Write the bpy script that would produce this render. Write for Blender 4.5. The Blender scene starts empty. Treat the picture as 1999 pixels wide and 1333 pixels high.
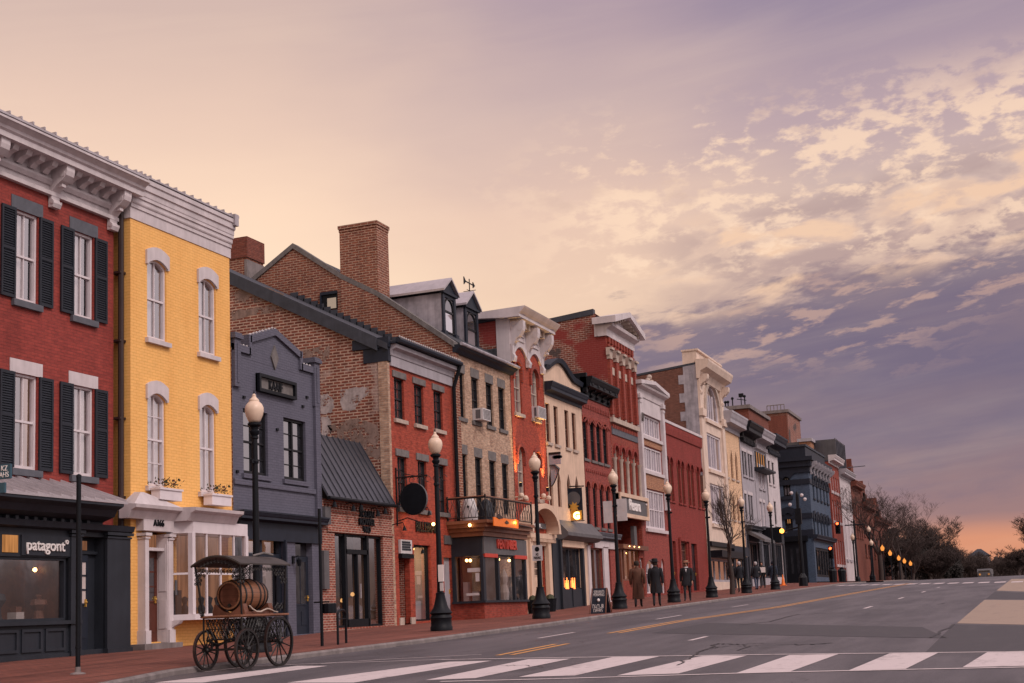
import bpy, math, random
from mathutils import Vector, Matrix
R_=math.radians
random.seed(7)
SC=bpy.context.scene; COL=SC.collection
# ------------------------------------------------------------------ camera solved from the street's vanishing points
CX=999.5; F=2600.; ZV=-17100.; VX,VY=2030.,1150.
_K=F*F+(VX-CX)*(240-CX); _T=VY-ZV; PPY=VY-(_T-math.sqrt(_T*_T-4*_K))/2
def _d(x,y): return Vector((x-CX,-(y-PPY),-F)).normalized()
_Z=_d(240,ZV); _Y=_d(VX,VY); _Y=(_Y-_Z*_Y.dot(_Z)).normalized(); _X=_Y.cross(_Z)
ROT=Matrix((_X,_Y,_Z)); HC=1.13; G0=0.0214
def ray(x,y): return ROT@_d(x,y)
def P(x,y,xf=-20.):
    r=ray(x,y); t=xf/r.x; return (t*r.y, HC+t*r.z)
def PY(x,y,Y):
    r=ray(x,y); t=Y/r.y; return (t*r.x, HC+t*r.z)
def GP(x,y,dz=-.10):
    r=ray(x,y); t=(dz-HC)/(r.z-G0*r.y); return (t*r.x,t*r.y)
cam=bpy.data.cameras.new('camera'); co=bpy.data.objects.new('camera',cam); COL.objects.link(co)
m=ROT.to_4x4(); m.translation=Vector((0,0,HC)); co.matrix_world=m
cam.sensor_width=36; cam.lens=F/1999*36; cam.shift_y=(PPY-666.5)/1999; cam.clip_start=.1; cam.clip_end=6000
SC.camera=co
# ------------------------------------------------------------------ node helpers / materials
def newmat(name):
    m=bpy.data.materials.new(name); m.use_nodes=True; nt=m.node_tree; nt.nodes.clear()
    o=nt.nodes.new('ShaderNodeOutputMaterial'); return m,nt,o
class NB:
    def __init__(s,nt): s.nt=nt
    def n(s,t,**k):
        x=s.nt.nodes.new(t)
        for a,b in k.items(): setattr(x,a,b)
        return x
    def set(s,inp,v):
        if hasattr(v,'is_output') or isinstance(v,bpy.types.NodeSocket): s.nt.links.new(v,inp)
        else: inp.default_value=v
    def math(s,op,a,b=None,c=None,clamp=False):
        x=s.n('ShaderNodeMath',operation=op,use_clamp=clamp); s.set(x.inputs[0],a)
        if b is not None: s.set(x.inputs[1],b)
        if c is not None: s.set(x.inputs[2],c)
        return x.outputs[0]
    def mix(s,f,a,b,mode='MIX'):
        x=s.n('ShaderNodeMix',data_type='RGBA',blend_type=mode); x.clamp_factor=True
        s.set(x.inputs[0],f); s.set(x.inputs[6],c4(a)); s.set(x.inputs[7],c4(b)); return x.outputs[2]
    def ramp(s,f,pts,interp='LINEAR'):
        x=s.n('ShaderNodeValToRGB'); r=x.color_ramp; r.interpolation=interp
        while len(r.elements)<len(pts): r.elements.new(0)
        for e,(p,c) in zip(r.elements,pts): e.position=p; e.color=c4(c)
        s.set(x.inputs[0],f); return x.outputs[0]
    def smooth(s,v,a,b):
        x=s.n('ShaderNodeMapRange',interpolation_type='SMOOTHSTEP'); s.set(x.inputs[0],v)
        x.inputs[1].default_value=a; x.inputs[2].default_value=b; return x.outputs[0]
    def noise(s,vec,scale,detail=4,rough=.55,dist=0):
        x=s.n('ShaderNodeTexNoise'); s.set(x.inputs['Vector'],vec); x.inputs['Scale'].default_value=scale
        x.inputs['Detail'].default_value=detail; x.inputs['Roughness'].default_value=rough; x.inputs['Distortion'].default_value=dist
        return x.outputs[0]
    def comb(s,x,y,z):
        k=s.n('ShaderNodeCombineXYZ'); s.set(k.inputs[0],x); s.set(k.inputs[1],y); s.set(k.inputs[2],z); return k.outputs[0]
    def sep(s,v):
        k=s.n('ShaderNodeSeparateXYZ'); s.set(k.inputs[0],v); return k.outputs
    def obj(s): return s.n('ShaderNodeTexCoord').outputs['Object']
def c4(c):
    if isinstance(c,bpy.types.NodeSocket): return c
    return tuple(c)+(1,) if len(c)==3 else tuple(c)
def srgb(r,g,b):
    f=lambda v:(v/255/12.92 if v/255<=.04045 else ((v/255+.055)/1.055)**2.4)
    return (f(r),f(g),f(b))
def principled(nb,o,col,rough=.6,metal=0,bump=None,bs=.3,spec=.4,dist=.01):
    b=nb.n('ShaderNodeBsdfPrincipled'); nb.set(b.inputs['Base Color'],c4(col)); nb.set(b.inputs['Roughness'],rough)
    b.inputs['Metallic'].default_value=metal; b.inputs['Specular IOR Level'].default_value=spec
    if bump is not None:
        k=nb.n('ShaderNodeBump'); k.inputs['Strength'].default_value=bs; k.inputs['Distance'].default_value=dist
        nb.set(k.inputs['Height'],bump); nb.set(b.inputs['Normal'],k.outputs[0])
    nb.nt.links.new(b.outputs[0],o.inputs[0]); return b
def scal(c,k): return tuple(min(1,v*k) for v in c)
def paint(name,c,rough=.55,var=.25,scale=3.,metal=0,spec=.4,fine=60,bs=.15):
    m,nt,o=newmat(name); nb=NB(nt); v=nb.obj()
    n1=nb.noise(v,scale,5,.6); n2=nb.noise(v,fine,3)
    sx=nb.sep(v); st=nb.noise(nb.comb(nb.math('MULTIPLY',sx[0],6),nb.math('MULTIPLY',sx[1],6),nb.math('MULTIPLY',sx[2],.5)),1.0,3)
    f=nb.math('ADD',nb.math('MULTIPLY',n1,.6),nb.math('MULTIPLY',st,.4))
    col=nb.mix(nb.smooth(f,.3,.7),scal(c,1-var),scal(c,1+var*.4))
    principled(nb,o,col,rough,metal,n2,bs,spec,.004); return m
def brick(name,c1,c2,mortar,bw=.215,bh=.075,ms=.011,stain=(.5,.45,.4),sa=.35,sscale=.6,bs=.5,patch=None,patchc=(.4,.36,.33),patch2=None,varied=1.,rough=.85):
    m,nt,o=newmat(name); nb=NB(nt); v=nb.obj(); s=nb.sep(v)
    g=nb.n('ShaderNodeNewGeometry'); gn=nb.sep(g.outputs['True Normal'])
    side=nb.math('GREATER_THAN',nb.math('ABSOLUTE',gn[0]),.6)
    u=nb.math('ADD',nb.math('MULTIPLY',side,s[1]),nb.math('MULTIPLY',nb.math('SUBTRACT',1.,side),s[0]))
    vec=nb.comb(u,s[2],0.)
    b=nb.n('ShaderNodeTexBrick',offset=.5,squash=1.0); nb.set(b.inputs['Vector'],vec)
    b.inputs['Scale'].default_value=1; b.inputs['Brick Width'].default_value=bw; b.inputs['Row Height'].default_value=bh
    b.inputs['Mortar Size'].default_value=ms; b.inputs['Mortar Smooth'].default_value=.3; b.inputs['Bias'].default_value=0
    b.inputs['Color1'].default_value=c4(c1); b.inputs['Color2'].default_value=c4(c2); b.inputs['Mortar'].default_value=c4(mortar)
    n1=nb.noise(v,sscale,6,.62); st=nb.noise(nb.comb(nb.math('MULTIPLY',u,2.2),nb.math('MULTIPLY',s[2],.35),0.),1.,4)
    f=nb.math('ADD',nb.math('MULTIPLY',n1,.6),nb.math('MULTIPLY',st,.4))
    col=nb.mix(nb.math('MULTIPLY',nb.smooth(f,.42,.68),sa),b.outputs['Color'],nb.mix(1.,b.outputs['Color'],stain,'MULTIPLY'))
    n3=nb.noise(nb.comb(nb.math('MULTIPLY',u,4.6),nb.math('MULTIPLY',s[2],13.3),0.),1.,1)
    col=nb.mix(nb.smooth(n3,.25,.75),nb.mix(varied,col,(.72,.72,.72),'MULTIPLY'),nb.mix(varied,col,(1.2,1.18,1.15),'MULTIPLY'))
    if patch:
        pn=nb.noise(nb.comb(u,nb.math('MULTIPLY',s[2],1.2),3.7),patch[0],5,.6)
        pf=nb.math('MULTIPLY',nb.smooth(pn,patch[1],patch[1]+.05),patch[2]); col=nb.mix(pf,col,nb.mix(nb.noise(v,9,4),scal(patchc,.75),scal(patchc,1.15)))
    if patch2:
        pn=nb.noise(nb.comb(u,nb.math('MULTIPLY',s[2],1.6),9.1),patch2[0],4,.55)
        col=nb.mix(nb.math('MULTIPLY',nb.smooth(pn,patch2[1],patch2[1]+.04),.9),col,patch2[2])
    h=nb.math('ADD',nb.math('MULTIPLY',nb.math('SUBTRACT',1.,b.outputs['Fac']),1.),nb.math('MULTIPLY',nb.noise(v,70,2),.35))
    principled(nb,o,col,rough,0,h,bs,.25,.008); return m
def emit(name,c,s,var=0):
    m,nt,o=newmat(name); nb=NB(nt); e=nb.n('ShaderNodeEmission'); e.inputs[1].default_value=s
    if var:
        v=nb.obj(); q=nb.sep(v)
        n=nb.noise(nb.comb(nb.math('MULTIPLY',q[0],9),nb.math('MULTIPLY',q[1],9),nb.math('MULTIPLY',q[2],.8)),1.,3)
        nb.set(e.inputs[0],nb.mix(nb.smooth(n,.3,.7),scal(c,1-var),c))
    else: e.inputs[0].default_value=c4(c)
    nt.links.new(e.outputs[0],o.inputs[0]); return m
def darkglass(name,refl=.25,base=(.02,.022,.026),tint=(.9,.88,.92),rough=.03):
    m,nt,o=newmat(name); nb=NB(nt); v=nb.obj()
    d=nb.n('ShaderNodeBsdfDiffuse'); nb.set(d.inputs[0],nb.mix(nb.smooth(nb.noise(v,1.7,3),.4,.65),base,scal(base,2.2)))
    g=nb.n('ShaderNodeBsdfGlossy'); g.inputs[0].default_value=c4(tint); g.inputs[1].default_value=rough
    bp=nb.n('ShaderNodeBump'); bp.inputs['Strength'].default_value=.06; bp.inputs['Distance'].default_value=.02; nb.set(bp.inputs['Height'],nb.noise(v,2.3,2)); nb.set(g.inputs['Normal'],bp.outputs[0])
    lw=nb.n('ShaderNodeLayerWeight'); lw.inputs[0].default_value=.35
    f=nb.math('MULTIPLY_ADD',lw.outputs['Fresnel'],.3,refl,clamp=True)
    x=nb.n('ShaderNodeMixShader'); nb.set(x.inputs[0],f); nt.links.new(d.outputs[0],x.inputs[1]); nt.links.new(g.outputs[0],x.inputs[2]); nt.links.new(x.outputs[0],o.inputs[0]); return m
def clearglass(name,refl=.12):
    m,nt,o=newmat(name); nb=NB(nt); v=nb.obj()
    d=nb.n('ShaderNodeBsdfTransparent'); d.inputs[0].default_value=(.86,.86,.86,1)
    g=nb.n('ShaderNodeBsdfGlossy'); g.inputs[0].default_value=(.9,.88,.92,1); g.inputs[1].default_value=.02
    bp=nb.n('ShaderNodeBump'); bp.inputs['Strength'].default_value=.05; bp.inputs['Distance'].default_value=.02; nb.set(bp.inputs['Height'],nb.noise(v,2.,2)); nb.set(g.inputs['Normal'],bp.outputs[0])
    lw=nb.n('ShaderNodeLayerWeight'); lw.inputs[0].default_value=.3
    f=nb.math('MULTIPLY_ADD',lw.outputs['Fresnel'],.3,refl,clamp=True)
    x=nb.n('ShaderNodeMixShader'); nb.set(x.inputs[0],f); nt.links.new(d.outputs[0],x.inputs[1]); nt.links.new(g.outputs[0],x.inputs[2]); nt.links.new(x.outputs[0],o.inputs[0]); return m
# ------------------------------------------------------------------ mesh builder
def ROOT(o):
    while o.parent: o=o.parent
    return o
class M:
    def __init__(s): s.v=[]; s.f=[]; s.m=[]
    def add(s,vs,fs,mi=0):
        b=len(s.v); s.v+=[tuple(v) for v in vs]; s.f+=[tuple(b+i for i in f) for f in fs]; s.m+=[mi]*len(fs); return s
    def box(s,x0,x1,y0,y1,z0,z1,mi=0):
        if x0>x1:x0,x1=x1,x0
        if y0>y1:y0,y1=y1,y0
        if z0>z1:z0,z1=z1,z0
        return s.add([(x0,y0,z0),(x1,y0,z0),(x1,y1,z0),(x0,y1,z0),(x0,y0,z1),(x1,y0,z1),(x1,y1,z1),(x0,y1,z1)],
          [(3,2,1,0),(4,5,6,7),(0,1,5,4),(1,2,6,5),(2,3,7,6),(3,0,4,7)],mi)
    def quad(s,a,b,c,d,mi=0): return s.add([a,b,c,d],[(0,1,2,3)],mi)
    def poly(s,pts,mi=0): return s.add(pts,[tuple(range(len(pts)))],mi)
    def prism(s,pa,pb,mi=0,caps=True):
        n=len(pa); fs=[(i,(i+1)%n,n+(i+1)%n,n+i) for i in range(n)]
        if caps: fs+=[tuple(range(n-1,-1,-1)),tuple(range(n,2*n))]
        return s.add(list(pa)+list(pb),fs,mi)
    def profY(s,prof,y0,y1,mi=0,caps=True): return s.prism([(x,y0,z) for x,z in prof],[(x,y1,z) for x,z in prof],mi,caps)
    def profX(s,prof,x0,x1,mi=0): return s.prism([(x0,y,z) for y,z in prof],[(x1,y,z) for y,z in prof],mi)
    def tube(s,pts,r,n=6,mi=0,caps=True):
        pts=[Vector(p) for p in pts]; k=len(pts)
        rr=r if isinstance(r,(list,tuple)) else [r]*k; vs=[]; prev=None
        for i,p in enumerate(pts):
            t=(pts[min(i+1,k-1)]-pts[max(i-1,0)]).normalized()
            a=prev if prev is not None else (Vector((0,0,1)) if abs(t.z)<.9 else Vector((1,0,0)))
            u=(a-t*a.dot(t))
            if u.length<1e-5: u=t.orthogonal()
            u.normalize(); w=t.cross(u); prev=u
            for j in range(n):
                q=2*math.pi*j/n; vs.append(p+(u*math.cos(q)+w*math.sin(q))*rr[i])
        fs=[(i*n+j,i*n+(j+1)%n,(i+1)*n+(j+1)%n,(i+1)*n+j) for i in range(k-1) for j in range(n)]
        if caps: fs+=[tuple(range(n-1,-1,-1)),tuple((k-1)*n+j for j in range(n))]
        return s.add(vs,fs,mi)
    def lathe(s,prof,n=16,c=(0,0,0),axis='z',mi=0,sx=1,sy=1,cap=True):
        vs=[];k=len(prof)
        for r,h in prof:
            for j in range(n):
                q=2*math.pi*j/n; a,b=r*math.cos(q)*sx,r*math.sin(q)*sy
                p={'z':(a,b,h),'y':(a,h,b),'x':(h,a,b)}[axis]; vs.append((p[0]+c[0],p[1]+c[1],p[2]+c[2]))
        fs=[(i*n+j,i*n+(j+1)%n,(i+1)*n+(j+1)%n,(i+1)*n+j) for i in range(k-1) for j in range(n)]
        if cap and prof[0][0]>1e-4: fs.append(tuple(range(n-1,-1,-1)))
        if cap and prof[-1][0]>1e-4: fs.append(tuple((k-1)*n+j for j in range(n)))
        return s.add(vs,fs,mi)
    def ball(s,c,r,n=10,mi=0,sz=1):
        k=max(4,n//2); return s.lathe([(r*math.sin(math.pi*i/k)+1e-5,-r*sz*math.cos(math.pi*i/k)) for i in range(k+1)],n,c,'z',mi)
    def ring(s,A,B,x0,x1,mi=0):      # frame between two same-length closed outlines (y,z); front at x0, back at x1
        n=len(A); vs=[(x0,)+p for p in A]+[(x0,)+p for p in B]+[(x1,)+p for p in A]+[(x1,)+p for p in B]; fs=[]
        for i in range(n):
            j=(i+1)%n; fs+=[(i,j,n+j,n+i),(n+i,n+j,3*n+j,3*n+i),(j,i,2*n+i,2*n+j)]
        return s.add(vs,fs,mi)
    def build(s,name,mats,parent=None,label=None,smooth=None,base=None,loc=None):
        me=bpy.data.meshes.new(name)
        off=Vector((0,0,0))
        if base is not None: off=Vector(base)
        elif parent is not None and loc is None: off=ROOT(parent).location.copy()
        me.from_pydata([(x-off.x,y-off.y,z-off.z) for x,y,z in s.v],[],s.f)
        for q in (mats if isinstance(mats,(list,tuple)) else [mats]): me.materials.append(q)
        me.polygons.foreach_set('material_index',s.m)
        if smooth is not None:
            me.polygons.foreach_set('use_smooth',[True]*len(s.f)); me.set_sharp_from_angle(angle=R_(smooth))
        me.update()
        return link(name,me,parent,label,loc if loc is not None else (off if base is not None and parent is None else None))
def link(name,me,parent=None,label=None,loc=None):
    o=bpy.data.objects.new(name,me); COL.objects.link(o)
    if parent is not None: o.parent=parent
    if loc is not None: o.location=loc
    if label: o['label']=label
    return o
def tag(o,label=None,cat=None,group=None,kind=None):
    if label: o['label']=label
    if cat: o['category']=cat
    if group: o['group']=group
    if kind: o['kind']=kind
    return o
def thing(name,label,cat,loc,group=None,rz=0):
    o=bpy.data.objects.new(name,None); COL.objects.link(o); o.location=loc; o.rotation_euler=(0,0,rz); o.empty_display_size=.3
    return tag(o,label,cat,group)
def copy_tree(o,parent=None):
    c=o.copy(); COL.objects.link(c)
    if parent is not None: c.parent=parent
    for ch in list(o.children): copy_tree(ch,c)
    return c
# ------------------------------------------------------------------ openings
def outline(ya,yb,za,zb,rise=0,kind='round',n=9):
    if rise<=0: return [(ya,za),(ya,zb),(yb,zb),(yb,za)]
    c=(ya+yb)/2; w=(yb-ya)/2; zs=zb-rise; pts=[(ya,za)]
    for i in range(n+1):
        a=math.pi*(1-i/n); t=math.cos(a)
        if kind=='round': h=math.sin(a)
        elif kind=='seg': h=1-t*t
        else: h=(1-abs(t))**.62
        pts.append((c+w*t,zs+rise*h))
    pts.append((yb,za)); return pts
def inset(ya,yb,za,zb,rise,kind,d,db=None):
    db=d if db is None else db
    r=0 if rise<=0 else max(.01,rise*(1-d/((yb-ya)/2)) if kind!='seg' else rise*.95)
    return outline(ya+d,yb-d,za+db,zb-d,r,kind)
def wall(m,y0,y1,z0,z1,x,holes,depth=.2,mi=0,rmi=None):
    """front sheet facing +X with openings and reveals. holes (ya,yb,za,zb,rise,kind)"""
    rmi=mi if rmi is None else rmi
    H=[tuple(h)+(0,'round')[len(h)-4:] if len(h)<6 else tuple(h) for h in holes]
    ys=sorted({y0,y1}|{min(max(q,y0),y1) for h in H for q in h[:2]}); zs=sorted({z0,z1}|{min(max(q,z0),z1) for h in H for q in h[2:4]})
    for a,b in zip(ys,ys[1:]):
        if b-a<1e-6: continue
        run=None
        cells=[]
        for c,d in zip(zs,zs[1:]):
            cy,cz=(a+b)/2,(c+d)/2
            if any(h[0]<cy<h[1] and h[2]<cz<h[3] for h in H):
                if run: cells.append(run); run=None
            else: run=[run[0],d] if run else [c,d]
        if run: cells.append(run)
        for c,d in cells: m.quad((x,a,c),(x,b,c),(x,b,d),(x,a,d),mi)
    for ya,yb,za,zb,rise,kind in H:
        o=outline(ya,yb,za,zb,rise,kind)
        if rise>0:
            k=len(o); mid=k//2; arc=o[1:-1]; ci=len(arc)//2; c=(ya+yb)/2
            L=[p for p in arc if p[0]<=c+1e-6]; Rr=[p for p in arc if p[0]>=c-1e-6]
            apex=(c,zb)
            if abs(L[-1][0]-c)>1e-4: L.append(apex)
            if abs(Rr[0][0]-c)>1e-4: Rr=[apex]+Rr
            m.poly([(x,)+p for p in [(ya,zb)]+L]) if False else None
            for q,corner in ((L,(ya,zb)),(Rr,(yb,zb))):
                for p1,p2 in zip(q,q[1:]): m.add([(x,)+corner,(x,)+p1,(x,)+p2],[(0,1,2)],mi)
        n=len(o)
        for i in range(n):
            p,q=o[i],o[(i+1)%n]; m.quad((x,)+p,(x-depth,)+p,(x-depth,)+q,(x,)+q,rmi)
    return m
MC={}
def window(par,h,x,fm,gm,nv=1,nh=1,sash=True,fw=.055,d0=.07,sill=None,lintel=None,hood=None,shut=None,curtain=None,split=0,label=None,back=None):
    """h=(ya,yb,za,zb[,rise,kind]). window part > pane, sill, lintel, shutters. meshes are shared between equal windows"""
    h=tuple(h)+((0,'round') if len(h)==4 else ()); ya,yb,za,zb,rise,kind=h
    w=round(yb-ya,2); t=round(zb-za,2); rise=round(rise,2)
    base=ROOT(par).location; loc=Vector((x,(ya+yb)/2,za))-base
    def get(key,fn,name,mats,smooth=None):
        k=(key,w,t,rise,kind,tuple(id(q) for q in (mats if isinstance(mats,list) else [mats])))
        if k not in MC:
            q=M(); fn(q); me=bpy.data.meshes.new(name); me.from_pydata(q.v,[],q.f)
            for a in (mats if isinstance(mats,list) else [mats]): me.materials.append(a)
            me.polygons.foreach_set('material_index',q.m); me.update(); MC[k]=me
        return MC[k]
    a,b=-w/2,w/2
    def frame(q):
        A=outline(a,b,0,t,rise,kind); q.ring(A,inset(a,b,0,t,rise,kind,fw,fw*1.3),-d0+.02,-d0-.08)
        cuts=[]
        if sash: q.box(-d0-.06,-d0+.005,a+fw,b-fw,t*.5-.025,t*.5+.025)
        zt=t-fw if rise<=0 else t-rise*.35
        for i in range(1,nv+1):
            y=a+(b-a)*i/(nv+1); q.box(-d0-.055,-d0-.01,y-.014,y+.014,fw,zt)
        for i in range(1,nh+1):
            for lo,hi in (((0,t*.5),(t*.5,t)) if sash else ((0,t),)):
                z=lo+(hi-lo)*i/(nh+1); q.box(-d0-.055,-d0-.012,a+fw,b-fw,z-.012,z+.012)
        if split:
            for i in range(1,split+1):
                y=a+(b-a)*i/(split+1); q.box(-d0-.07,-d0+.015,y-.035,y+.035,fw,zt)
    o=link('window',get(('f',nv,nh,sash,fw,d0,split),frame,'window',fm),par,label,loc)
    def pane(q): q.poly([(-d0-.045,)+p for p in inset(a,b,0,t,rise,kind,fw*.6)])
    link('pane',get(('p',fw,d0),pane,'pane',gm),o)
    if curtain:
        def cur(q):
            n=22; x0=-d0-.16
            for s0,s1 in curtain[1]:
                pts=[(x0+.012*math.sin(i*1.9),a+w*(s0+(s1-s0)*i/n)) for i in range(n+1)]
                for (xa,y1),(xb,y2) in zip(pts,pts[1:]): q.quad((xa,y1,.04),(xb,y2,.04),(xb,y2,t-.04),(xa,y1,t-.04))
        link('curtain',get(('c',str(curtain[1]),d0),cur,'curtain',curtain[0]),o)
    if curtain or back:
        def bk(q): q.box(-d0-.42,-d0-.4,a-.1,b+.1,-.1,t+.1).box(-d0-.4,-d0-.1,a-.12,a-.1,-.1,t+.1).box(-d0-.4,-d0-.1,b+.1,b+.12,-.1,t+.1)
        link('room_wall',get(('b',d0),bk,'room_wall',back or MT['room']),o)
    if sill:
        mt,hh,ext,pr=sill
        def sl(q): q.profY([(-.08,-hh),(pr,-hh),(pr,-.015),(-.08,0)],a-ext,b+ext)
        link('sill',get(('s',hh,ext,pr),sl,'sill',mt),o)
    if lintel:
        mt,hh,ext,pr=lintel
        def li(q): q.box(-.06,pr,a-ext,b+ext,t,t+hh)
        link('lintel',get(('l',hh,ext,pr),li,'lintel',mt),o)
    if hood:
        mt,hh,pr,drop=hood
        def ho(q):
            e_=.07 if kind=='seg' else hh; A=outline(a-e_,b+e_,t-rise-drop,t+hh,rise*.95 if kind=='seg' else rise+hh,kind); B=outline(a,b,t-rise-drop,t,rise,kind)
            n=len(A); vs=[(pr,)+p for p in A]+[(pr,)+p for p in B]+[(-.02,)+p for p in A]+[(-.02,)+p for p in B]; fs=[]
            for i in range(n-1): fs+=[(i,i+1,n+i+1,n+i),(i+1,i,2*n+i,2*n+i+1),(n+i,n+i+1,3*n+i+1,3*n+i)]
            fs+=[(0,n,3*n,2*n),(n-1,2*n-1,4*n-1,3*n-1)]
            q.add(vs,fs)
        link('hood_mould',get(('h',hh,pr,drop),ho,'hood_mould',mt),o)
    if shut:
        mt,sw=shut
        for sg in (-1,1):
            def sh(q,sg=sg):
                y0=(b+.02) if sg>0 else (a-sw-.02); y1=y0+sw
                q.box(.02,.06,y0,y0+.05,0,t).box(.02,.06,y1-.05,y1,0,t)
                for z in (0,t*.52,t-.07): q.box(.02,.06,y0+.05,y1-.05,z,z+.07)
                q.box(.021,.03,y0+.05,y1-.05,0,t)
                nz=int(t/.055)
                for i in range(nz):
                    z=.05+i*.055
                    if z<t-.05: q.quad((.03,y0+.05,z+.045),(.03,y1-.05,z+.045),(.055,y1-.05,z),(.055,y0+.05,z))
            link('shutter',get(('sh',sg,sw),sh,'shutter',mt),o)
    return o
def row(lst,xf,rise=0,kind='round'):
    """pixel windows (xl,ytop,ybot,xr) measured at the left edge -> common heights"""
    out=[]; zt=[];zb=[]
    for xl,yt,yb,xr in lst:
        ym=(yt+yb)/2; out.append((P(xl,ym,xf)[0],P(xr,ym,xf)[0])); zt.append(P(xl,yt,xf)[1]); zb.append(P(xl,yb,xf)[1])
    t=sum(zt)/len(zt); b=sum(zb)/len(zb); w=sum(q[1]-q[0] for q in out)/len(out)
    return [((q[0]+q[1])/2-w/2,(q[0]+q[1])/2+w/2,b,t,rise if rise>=0 else w/2,kind) for q in out]
_TX={}
def text(name,body,mt,loc,w,h,parent=None,face='x',ext=.02,bold=0.,lines=None):
    cu=bpy.data.curves.new(name,'FONT'); cu.body=body; cu.size=1; cu.extrude=.02; cu.offset=bold; cu.align_x='CENTER'; cu.align_y='CENTER'; cu.resolution_u=3; cu.space_line=.85
    t=bpy.data.objects.new(name,cu); COL.objects.link(t); dg=bpy.context.evaluated_depsgraph_get()
    me=bpy.data.meshes.new_from_object(t.evaluated_get(dg)); bpy.data.objects.remove(t)
    xs=[v.co.x for v in me.vertices]; ys=[v.co.y for v in me.vertices]
    cx,cy=(max(xs)+min(xs))/2,(max(ys)+min(ys))/2; kx=w/(max(xs)-min(xs)); ky=h/(max(ys)-min(ys))
    base=ROOT(parent).location if parent is not None else Vector(loc)
    for v in me.vertices:
        a,b,c=(v.co.x-cx)*kx,(v.co.y-cy)*ky,v.co.z/.02*ext
        p=Vector((loc[0]+c,loc[1]+a,loc[2]+b)) if face=='x' else Vector((loc[0]+a,loc[1]-c,loc[2]+b))
        v.co=p-base
    me.materials.clear(); me.materials.append(mt)
    return link(name,me,parent,None,None if parent is not None else base)
def interp(pts,x):
    if x<=pts[0][0]: return pts[0][1]
    for (a,b),(c,d) in zip(pts,pts[1:]):
        if x<=c: return b+(d-b)*(x-a)/(c-a)
    return pts[-1][1]
# ------------------------------------------------------------------ world: dusk sky
W=bpy.data.worlds.new('World'); SC.world=W; W.use_nodes=True; nt=W.node_tree; nt.nodes.clear()
nb=NB(nt); wo=nb.n('ShaderNodeOutputWorld'); bg=nb.n('ShaderNodeBackground'); nt.links.new(bg.outputs[0],wo.inputs[0])
dv=nb.n('ShaderNodeTexCoord').outputs['Generated']; s=nb.sep(dv)
az=nb.math('MULTIPLY',nb.math('ARCTAN2',s[0],s[1]),57.2958); el=nb.math('MULTIPLY',nb.math('ARCSINE',s[2]),57.2958)
S=lambda *c: scal(srgb(*c),.955)
def er(pts,e=None): return nb.ramp(nb.math('DIVIDE',el if e is None else e,90.),[(p/90.,S(*c)) for p,c in pts])
wv=nb.comb(nb.math('MULTIPLY',az,.07),nb.math('MULTIPLY',el,.2),0.)
w1=nb.noise(wv,1.,4,.5,.2)
elw=nb.math('ADD',el,nb.math('MULTIPLY',nb.math('SUBTRACT',w1,.5),2.6))
left=er([(0,(244,196,152)),(9,(250,214,178)),(13,(251,221,190)),(17,(246,212,185)),(21,(226,194,176)),(25,(206,178,168)),(45,(190,172,178)),(90,(184,172,188))],elw)
right=er([(0,(212,140,106)),(2.2,(210,142,114)),(3.0,(152,118,120)),(5,(140,114,122)),(8,(120,106,126)),(11.5,(128,110,130)),(13,(204,172,158)),(17,(202,176,168)),(20,(182,158,164)),(25,(144,129,151)),(45,(170,158,180)),(90,(184,172,188))],
  nb.math('ADD',el,nb.math('MULTIPLY',nb.math('SUBTRACT',w1,.5),.9)))
mid=er([(0,(225,150,115)),(5,(190,150,135)),(10,(200,165,150)),(13,(232,198,172)),(17,(224,190,172)),(21,(198,172,168)),(25,(172,150,160)),(45,(180,166,180)),(90,(184,172,188))],elw)
azw=nb.math('ADD',az,nb.math('MULTIPLY',nb.math('SUBTRACT',w1,.5),10.))
c=nb.mix(nb.smooth(azw,-33,-17),left,mid); c=nb.mix(nb.smooth(azw,-17,-6),c,right)
# dark bank, its upper edge rising to the right
n2=nb.noise(nb.comb(nb.math('MULTIPLY',az,.13),nb.math('MULTIPLY',nb.math('SUBTRACT',el,nb.math('MULTIPLY',az,.1)),.4),2.),1.,5,.5,.2)
n8=nb.noise(nb.comb(nb.math('MULTIPLY',az,.45),nb.math('MULTIPLY',nb.math('SUBTRACT',el,nb.math('MULTIPLY',az,.12)),1.5),7.),1.,6,.6,.2)
edge=nb.math('SUBTRACT',nb.math('SUBTRACT',nb.math('SUBTRACT',el,nb.math('MULTIPLY',az,.13)),nb.math('MULTIPLY',nb.math('SUBTRACT',n2,.5),6.)),nb.math('MULTIPLY',nb.math('SUBTRACT',n8,.5),5.))
bank=nb.math('MULTIPLY',nb.math('SUBTRACT',1.,nb.smooth(edge,13.4,14.8)),nb.smooth(edge,3.4,9.))
bank=nb.math('MULTIPLY',bank,nb.smooth(azw,-19,-15.5))
bcol=nb.mix(nb.smooth(n2,.4,.72),S(112,99,121),S(126,108,122))
c=nb.mix(nb.math('MULTIPLY',bank,.94),c,bcol)
rim=nb.math('MULTIPLY',nb.math('MULTIPLY',nb.smooth(edge,9.5,12.),nb.math('SUBTRACT',1.,nb.smooth(edge,12.6,14.))),nb.math('MULTIPLY',nb.smooth(n8,.5,.62),nb.smooth(azw,-18,-12)))
c=nb.mix(nb.math('MULTIPLY',rim,.55),c,S(206,166,148))
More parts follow.
